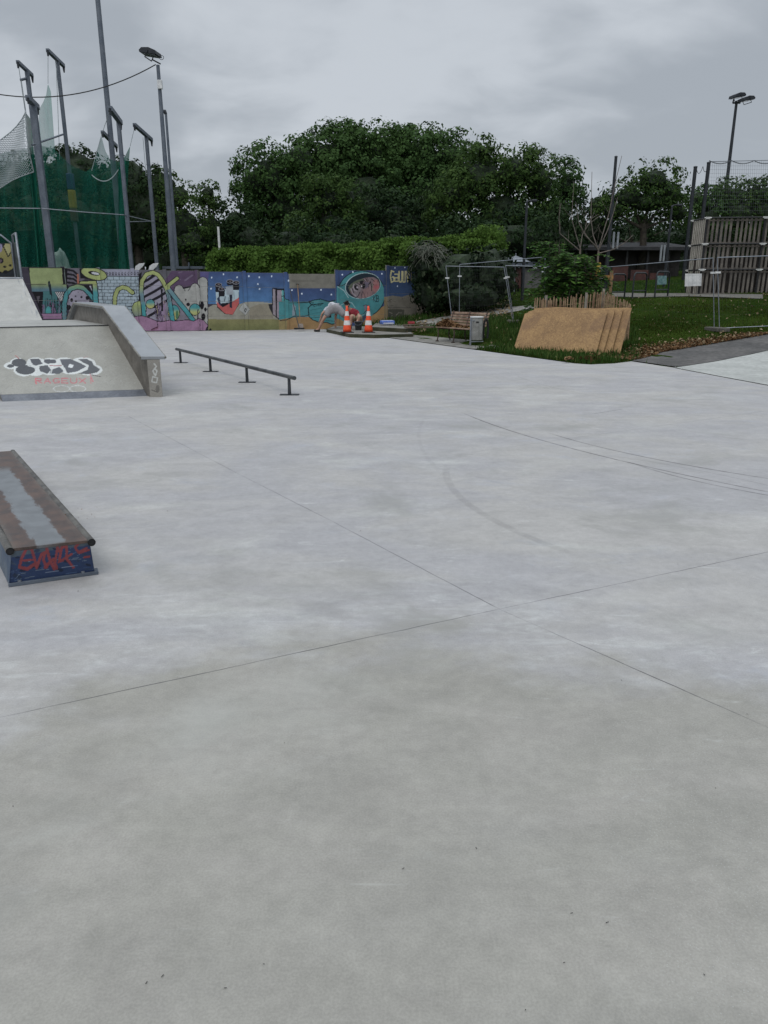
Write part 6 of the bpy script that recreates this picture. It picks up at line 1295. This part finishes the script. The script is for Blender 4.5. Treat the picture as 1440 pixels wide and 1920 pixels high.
# ------------------------------------------------------------------ particle boards
def osb():
    m, t_, b = newmat('particle_board'); co = obj_co(t_); v = t_.node('ShaderNodeTexVoronoi'); v.inputs['Scale'].default_value = 26; t_.l.new(t_.scale(co, (1, 1, 1)), v.inputs['Vector']); n = t_.noise(co, 2.2, 5); n2 = t_.noise(co, 30, 4, .7)
    c = t_.mix(t_.ramp(n, .35, .65), s2l('8c6f4c'), s2l('a38359')); c = t_.mix(t_.ramp(v.outputs['Color'], .2, .9, 0, .45), c, s2l('6f533a')); c = t_.mix(t_.ramp(n2, .5, .68, 0, .5), c, s2l('bb9a6c'))
    c = t_.mix(t_.ramp(t_.noise(t_.scale(co, (1, 1, .8)), 1.1, 6, .6, 1.2), .50, .68, 0, .55), c, s2l('745a46')); c = t_.mix(t_.ramp(t_.noise(t_.scale(co, (3, 3, 9)), 2.0, 5, .7, 1.5), .56, .68, 0, .45), c, s2l('5f4a36')); t_.put(b.inputs['Base Color'], c); b.inputs['Roughness'].default_value = .8
    bn = t_.node('ShaderNodeBump'); bn.inputs['Strength'].default_value = .3; bn.inputs['Distance'].default_value = .01; t_.put(bn.inputs['Height'], n2); t_.put(b.inputs['Normal'], bn.outputs[0]); return m
M['osb'] = osb(); BR = at_z(1117, 664, .03); BL = at_z(977, 657, .03); bd = (BR-BL).normalized(); BL = BR-bd*2.44; bn_ = Vector((-bd.y, bd.x, 0)); bn_ = bn_ if bn_.y > 0 else -bn_
for i, (sh, bk2, hgt, ln, lab) in enumerate([(0, 0, 1.04, 2.30, 'front leaning particle board, the one most to the left of the stack'), (.15, .09, 1.07, 2.36, 'second particle board of the leaning stack just behind the front one'), (.33, .18, 1.09, 2.42, 'third particle board of the leaning stack with its right edge showing'), (.52, .28, 1.11, 2.44, 'rearmost particle board of the stack sticking out farthest right')]):
    a = BR+bd*sh+bn_*bk2; a.z = gz(a.x, a.y); b = a-bd*ln; b.z = a.z+.0; ln_ = bn_*.60+up_*hgt; nn = bd.cross(ln_).normalized(); nn = nn if nn.y < 0 else -nn
    t = thing('particle_board', lab, 'board', (a+b)/2, 'leaning particle boards'); mb = MB(); th = -nn*.022; nx_, ny_ = 26, 12; fr_v = []; bk_v = []
    for j_ in range(ny_+1):
        for i_ in range(nx_+1):
            u_, v_ = i_/nx_, j_/ny_; p_ = b.lerp(a, u_)+ln_*v_+nn*(.05*math.sin(u_*3.14+i)*v_*(1-.6*u_)+.012*math.sin(u_*9+i*2)*v_)-up_*(.10*max(0, .16-u_)/.16)**1*v_*(1 if i < 2 else .4)
            fr_v.append(p_); bk_v.append(p_+th)
    w_ = nx_+1; n_ = len(fr_v); gf = [(j_*w_+i_, j_*w_+i_+1, (j_+1)*w_+i_+1, (j_+1)*w_+i_) for j_ in range(ny_) for i_ in range(nx_)]
    rim = [i_ for i_ in range(nx_+1)]+[j_*w_+nx_ for j_ in range(1, ny_+1)]+[ny_*w_+i_ for i_ in range(nx_-1, -1, -1)]+[j_*w_ for j_ in range(ny_-1, 0, -1)]
    mb.add(fr_v, gf, 0, True); mb.add(bk_v, [f_[::-1] for f_ in gf], 0, True); m_ = len(rim)
    mb.add([fr_v[k_] for k_ in rim]+[bk_v[k_] for k_ in rim], [(k_, (k_+1) % m_, m_+(k_+1) % m_, m_+k_) for k_ in range(m_)], 0); mb.build('panel', M['osb'], t)
# ------------------------------------------------------------------ chestnut picket ring
M['pick'] = pm('chestnut_paling', (.20, .12, .07), (.36, .25, .15), 5, .85, 0, .3)
t = thing('picket_fence', 'round chestnut paling fence around the green saplings behind the leaning boards', 'fence', at_y(1080, 600, 23.5).to_tuple()[:2]+(gz(at_y(1080, 600, 23.5).x, 23.5),))
PA, PB_, PC, PD = at_y(1003, 560, 22.3), at_y(1131, 560, 22.9), at_y(1181, 590, 21.2), at_y(1110, 590, 20.9)
def pk(A_, B_, hA, hB, m=.085):
    A_ = Vector((A_.x, A_.y)); B_ = Vector((B_.x, B_.y)); L2 = (B_-A_).length; n = int(L2/m); mb = MB(); dd = (B_-A_).normalized(); pts2 = []
    for i in range(n):
        p_ = A_.lerp(B_, i/n)+Vector((random.uniform(-.012, .012),)*2); z_ = gz(p_.x, p_.y)-.03; h_ = (hA+(hB-hA)*i/n)*random.uniform(.94, 1.05); w = random.uniform(.014, .024); tl_ = Vector((random.uniform(-.03, .03), random.uniform(-.02, .02), 0))
        b4 = [Vector((p_.x-dd.x*w, p_.y-dd.y*w, z_)), Vector((p_.x+dd.x*w, p_.y+dd.y*w, z_)), Vector((p_.x+dd.x*w-dd.y*.018, p_.y+dd.y*w+dd.x*.018, z_)), Vector((p_.x-dd.x*w-dd.y*.018, p_.y-dd.y*w+dd.x*.018, z_))]
        mb.hexa(b4, [v+up_*h_+tl_ for v in b4]); ctr = Vector((p_.x, p_.y, z_)); top = ctr+up_*h_+tl_; bq = [v+up_*h_+tl_ for v in b4]; k = len(mb.v); mb.add(bq+[top+up_*.035], [(0, 1, 4), (1, 2, 4), (2, 3, 4), (3, 0, 4)])
    for fr_ in (.18, .5, .82):
        ps_ = [A_.lerp(B_, i/10) for i in range(11)]; mb.tube([Vector((q_.x, q_.y, gz(q_.x, q_.y)+fr_*1.1+.01*math.sin(i*3))) for i, q_ in enumerate(ps_)], .006, 4)
    mb.build('paling_row', M['pick'], t)
pk(PA, PB_, 1.16, 1.14, .07); pk(PB_, PC, 1.15, 1.0, .09); pk(PC, PD, .95, .9, .09); pk(PD, PA, .7, .8, .1)
for (x, y, Yd) in ((1099, 600, 22.5), (1131, 600, 23.0), (1024, 600, 22.6)): p_ = at_y(x, 560, Yd); mb = MB(); z_ = gz(p_.x, p_.y); mb.tube([(p_.x, p_.y, z_-.03), (p_.x, p_.y, z_+1.22)], .04, 7); mb.build('post', pm('grey_round_post%d' % x, (.2, .17, .14), (.3, .27, .23), 6, .9), t)
# ------------------------------------------------------------------ temporary mesh fence
M['wire'] = pm('dull_wire', (.045, .05, .05), (.07, .075, .075), 5, .7, .3)
def heras(label, TL, TR, BRr, BLl, wires=24, feet_=True, bottom=False):
    t = thing('temporary_fence', label, 'fence panel', (BLl+BRr)/2, 'temporary mesh fence panels'); mb = MB()
    for a_, b_ in ((TL, TR), (TL, BLl), (TR, BRr))+(((BLl+(TL-BLl)*.04, BRr+(TR-BRr)*.04),) if bottom else ()): mb.tube([a_, b_], .0135, 8)
    mb.build('frame', M['galv'], t); mb = MB()
    for i in range(1, wires): u = i/wires; mb.tube([BLl.lerp(BRr, u)+(TL-BLl)*.07, TL.lerp(TR, u)], .0010, 3, cap=False, smooth=False)
    for i in range(2, 9): v = i/9; mb.tube([BLl.lerp(TL, v), BRr.lerp(TR, v)], .0010, 3, cap=False, smooth=False)
    mb.build('wire_mesh', M['wire'], t)
    for b_ in (BLl, BRr): mb = MB(); mb.box(Vector((b_.x, b_.y, gz(b_.x, b_.y)-.02)), (.25, .55, .12), .3); mb.build('foot', M['dull'], t, bevel=.02)
    for a_, b_ in ((BLl, TL), (BRr, TR)): mb = MB(); c_ = a_.lerp(b_, .80); mb.box(c_-up_*.02, (.14, .06, .05)); mb.build('coupler', M['white'], t)
def gnd(px, py): return at_t(px, py)
def onY(px, Y_): v_ = at_y(px, 560, Y_); return Vector((v_.x, Y_, gz(v_.x, Y_)+.02))
b1_, b2_ = onY(850, 28.0), onY(964, 26.4)
heras('leaning temporary fence panel in front of the dark leaf mass', at_y(836, 499, b1_.y+.2), at_y(945, 501, b2_.y+.2), b2_, b1_)
heras('second temporary fence panel running behind the saplings', at_y(948, 498, b2_.y), at_y(1128, 503, 25.2), Vector((at_y(1128, 560, 25.2).x, 25.2, gz(at_y(1128, 560, 25.2).x, 25.2)+.02)), b2_+Vector((.05, .05, 0)))
b4_ = at_t(1339, 621); b5 = at_y(1128, 560, 25.0); b5 = Vector((b5.x, 25.0, gz(b5.x, 25.)+.02))
heras('temporary fence panel crossing the lawn in front of the bicycle stands', at_y(1128, 502, 25.0), at_y(1337, 484, b4_.y), b4_, b5, 30)
b6 = at_t(1349, 621); b7 = at_t(1560, 612)
heras('temporary fence panel at the right edge in front of the pallet screen', at_y(1345, 483, b6.y), at_y(1560, 476, b7.y), b7, b6, 28, bottom=True)
f3 = at_y(835, 499, b1_.y+.3); mb = MB()
heras('rear temporary fence panel crossing behind the lamp post', at_y(862, 496, 28.6), at_y(1022, 482, 29.5), Vector((at_y(1022, 550, 29.5).x, 29.5, gz(at_y(1022, 550, 29.5).x, 29.5)+.02)), Vector((at_y(862, 570, 28.6).x, 28.6, gz(at_y(862, 570, 28.6).x, 28.6)+.02)), 34)
# ------------------------------------------------------------------ grass blades, weeds, litter
APH = [(v.x, v.y) for v in AL]+[(v.x, v.y) for v in reversed(AR)]; FPH = [(v.x, v.y) for v in AR]+[(v.x, v.y) for v in reversed(FR)]
PAV = [(2.45, 21.2), (1.0, 24.4), (-1.3, 29.6), (-2.2, 31.6), (-.6, 30.2), (1.5, 26.2), (2.9, 23.4), (3.35, 21.45)]
BPH = [tuple(g(*q_)[:2]) for q_ in ((770, 606), (840, 594), (930, 580), (1010, 572), (1015, 577), (950, 588), (850, 604), (790, 617))]
GPH = [tuple(g(*q_)[:2]) for q_ in ((1120, 549), (1200, 551), (1290, 551), (1430, 553), (1430, 562), (1290, 557), (1200, 559), (1120, 557))]
SLP = [(p_[0], p_[1]) for p_ in slab]
def scatter(n, x0, x1, y0, y1, seed, keepf):
    g_ = np.random.default_rng(seed); x = g_.uniform(x0, x1, n); y = g_.uniform(y0, y1, n); k = keepf(x, y); x, y = x[k], y[k]
    for pl in (APH, FPH, PAV, BPH, GPH, SLP): m_ = inpoly(x, y, pl); x, y = x[~m_], y[~m_]
    px, py = proj(x, y, terr(x, y)); k = (px > 560) & (px < 1560); return x[k], y[k], g_
def blades(name, x, y, h, w, g_, mat, label=None, lean=.5):
    n = len(x); z = terr(x, y)-.005; a = g_.uniform(0, 6.28, n); h = h*g_.uniform(.5, 1.4, n); w = w*g_.uniform(.7, 1.3, n); dx, dy = np.cos(a)*w, np.sin(a)*w; la = g_.uniform(0, 6.28, n); lx, ly = np.cos(la)*h*lean*g_.uniform(0, 1, n), np.sin(la)*h*lean*g_.uniform(0, 1, n)
    V = np.stack([np.stack([x-dx, y-dy, z], -1), np.stack([x+dx, y+dy, z], -1), np.stack([x+dx*.6+lx*.4, y+dy*.6+ly*.4, z+h*.6], -1), np.stack([x+lx, y+ly, z+h], -1)], 1).reshape(-1, 3)
    me = npmesh(name, V, np.arange(4*n).reshape(-1, 4), 4); return tag(link(name, me, M[mat]), label, 'grass' if label else None, kind='stuff')
M['grass'] = leafmat('grass_blades', (.026, .041, .008), (.042, .058, .012), (.09, .08, .02), 1.2, .2, .95); M['weed'] = leafmat('tall_weeds', (.03, .07, .015), (.06, .11, .03), (.14, .14, .05), 1.5, .2, .95)
mnd = lambda x, y: np.minimum(dL(x, y), 99)
x, y, g_ = scatter(260000, -3, 20, 15.5, 36, 1, lambda x, y: (dL(x, y) > .02))
dn = 1-np.clip((y-20)/16, 0, .75); k = g_.uniform(size=len(x)) < dn; blades('lawn_grass', x[k], y[k], .055, .010, g_, 'grass', 'short green grass covering the mound')
x, y, g_ = scatter(60000, 2, 9, 16, 24, 2, lambda x, y: (dL(x, y) > .03) & (dL(x, y) < 1.5) & (y < 23.5)); k = g_.uniform(size=len(x)) < np.clip(1.2-dL(x, y), .1, 1)*.55; blades('edge_grass', x[k], y[k], .15, .012, g_, 'weed', 'taller ragged grass along the skatepark edge below the boards')
x, y, g_ = scatter(30000, 3, 9, 17, 23, 4, lambda x, y: (dL(x, y) > .9)); px, py = proj(x, y, terr(x, y)); k = (px > 890) & (px < 1200) & (g_.uniform(size=len(x)) < .3); blades('edge_grass', x[k], y[k], .13, .011, g_, 'weed', 'ragged grass between the bin and the boards')
x, y, g_ = scatter(26000, -2, 5.5, 22, 34, 3, lambda x, y: (dL(x, y) > 1.5) & (dL(x, y) < 4.5)); k = g_.uniform(size=len(x)) < .5; blades('rough_weeds', x[k], y[k], .20, .016, g_, 'weed', 'rough weeds between the slabs and the bench')
x, y, g_ = scatter(40000, 6, 26, 28, 44, 5, lambda x, y: (dF(x, y) > 11)); px, py = proj(x, y, terr(x, y)); k = (px > 1130) & (px < 1300) & (y > 29.6); blades('yellowing_grass', x[k], y[k], .14, .02, g_, 'weed', 'yellowish grass strip behind the bicycle stands')
# leaf litter
def edge_pts(n, seed, inward=1.0):
    rr2 = random.Random(seed); out = []
    for i in range(n):
        s_ = rr2.random()**.8*(len(AL)-2); k = int(s_); p_ = AL[k].lerp(AL[k+1], s_-k); nv_ = Vector((-.785, .62)); d_ = abs(rr2.gauss(0, .45))*inward*(1 if k < 3 else .6)-.05; q_ = Vector((p_.x, p_.y))+nv_*d_; out.append((q_.x, q_.y, gz(q_.x, q_.y)))
    return out
litter('fallen_leaves', 'brown fallen leaves heaped along the asphalt path edge', edge_pts(2600, 3), .055, 'dryleaf', 5, lift=.03); litter('fallen_leaves', 'pale curled leaves mixed in along the asphalt path edge', edge_pts(420, 8, 1.4), .06, 'paleleaf', 6, lift=.04)
x, y, g_ = scatter(1500, 2, 20, 16, 36, 9, lambda x, y: dL(x, y) > .1); litter('fallen_leaves', 'scattered pale leaves all over the lawn', [(a, b, gz(a, b)) for a, b in zip(x[:650], y[:650])], .055, 'paleleaf', 7, lift=.05)
pts_ = []
for i in range(700):
    a = random.uniform(760, 960); b = random.choice([random.gauss(592, 5), random.gauss(575, 5)]) if a > 800 else random.gauss(612, 7); q_ = at_t(a, max(566, b)); pts_.append(tuple(q_))
litter('fallen_leaves', 'leaves and debris under the ivy and behind the bench', pts_, .09, 'paleleaf', 8, lift=.05)
pts_ = [tuple(at_t(random.gauss(px, 6), random.gauss(py, 2))) for px, py in ((1068, 678), (1108, 676), (1100, 679), (1118, 674)) for _ in range(9)]; litter('fallen_leaves', 'few orange brown leaves at the lawn tip by the boards', pts_, .11, 'dryleaf', 9, lift=.06)
# a loose leaf on the grind box, small debris by it
c_ = at_z(123, 968, .24); litter('fallen_leaves', 'tiny dry leaf crumbs lying on and beside the grind box', [tuple(c_)]+[tuple(at_z(random.gauss(160, 12), random.gauss(968, 12), .0)) for _ in range(9)], .008, 'dryleaf', 12, lift=.004)
# twigs and pebbles on the floor
mb = MB(); rr3 = random.Random(5)
for i in range(26):
    p_ = at_z(rr3.uniform(20, 1420), rr3.uniform(700, 1900)); a = rr3.uniform(0, 6.28); l_ = rr3.uniform(.002, .008); mb.tube([p_+up_*.003, p_+Vector((math.cos(a)*l_, math.sin(a)*l_, .004))], [.0013, .001], 4, smooth=False)
tag(mb.build('floor_debris', pm('dark_crumbs', (.03, .03, .028), (.08, .075, .065), 60, .8)), 'tiny dark crumbs scattered on the skatepark floor', 'debris', kind='stuff')
# ------------------------------------------------------------------ light, sky, camera
SUN_EL, SUN_AZ = R(58), R(205)
wd = bpy.data.worlds.new('World'); bpy.context.scene.world = wd; wd.use_nodes = True; t = NT(wd.node_tree); bg = wd.node_tree.nodes['Background']
sky = t.node('ShaderNodeTexSky', sky_type='NISHITA'); sky.sun_disc = False; sky.sun_elevation = SUN_EL; sky.sun_rotation = SUN_AZ; sky.dust_density = 3
tc = t.node('ShaderNodeTexCoord').outputs['Generated']; sx = t.node('ShaderNodeSeparateXYZ'); t.l.new(tc, sx.inputs[0]); z = t.math('MAXIMUM', sx.outputs[2], 0.)
dv = t.math('ADD', z, .34); cb_ = t.node('ShaderNodeCombineXYZ'); t.put(cb_.inputs[0], t.math('DIVIDE', sx.outputs[0], dv)); t.put(cb_.inputs[1], t.math('DIVIDE', sx.outputs[1], dv)); cv = cb_.outputs[0]
n1 = t.noise(t.scale(cv, (1.3, 1.5, 1), (0, 0, .3), (2.2, .7, 0)), 1.0, 4, .48, .25); n2 = t.noise(t.scale(cv, (1.2, 1.6, 1), (0, 0, -.2), (5, 1, 0)), 3.4, 5, .5, .3)
f = t.math('ADD', t.math('MULTIPLY', n1, .62), t.math('MULTIPLY', n2, .38))
colr = t.mix(t.ramp(f, .40, .61), s2l((167, 174, 182)), s2l((200, 206, 213)))
colr = t.mix(t.ramp(z, 0., .16, .45, 0), colr, s2l((186, 193, 203)))
# luminance rises toward the zenith like an overcast sky
k = t.ramp(z, .30, .95, 1., 2.35); sc = t.node('ShaderNodeVectorMath', operation='SCALE'); t.put(sc.inputs[0], colr); t.put(sc.inputs['Scale'], t.math('MULTIPLY', k, 1/.1))
mx = t.mix(.93, sky.outputs[0], sc.outputs[0]); t.put(bg.inputs[0], mx); bg.inputs[1].default_value = .1
sd_ = bpy.data.lights.new('sun', 'SUN'); sd_.energy = .9; sd_.angle = R(25); sd_.color = (1, .97, .93); so = bpy.data.objects.new('sun', sd_); C.objects.link(so); so.rotation_euler = Euler((R(90)-SUN_EL, 0, -SUN_AZ+math.pi)); 
cam = bpy.data.cameras.new('camera'); cam.sensor_fit = 'VERTICAL'; cam.sensor_height = 36; cam.lens = 36*F/1920; cam.clip_end = 2000; cam.clip_start = .05
co_ = bpy.data.objects.new('camera', cam); C.objects.link(co_); co_.location = (0, 0, H); co_.rotation_euler = (R(90)-PITCH, 0, 0)
sc_ = bpy.context.scene; sc_.camera = co_; sc_.view_settings.view_transform = 'Standard'; sc_.view_settings.look = 'None'; sc_.view_settings.exposure = 0; sc_.view_settings.gamma = 1
sc_.cycles.max_bounces = 6; sc_.cycles.transparent_max_bounces = 16
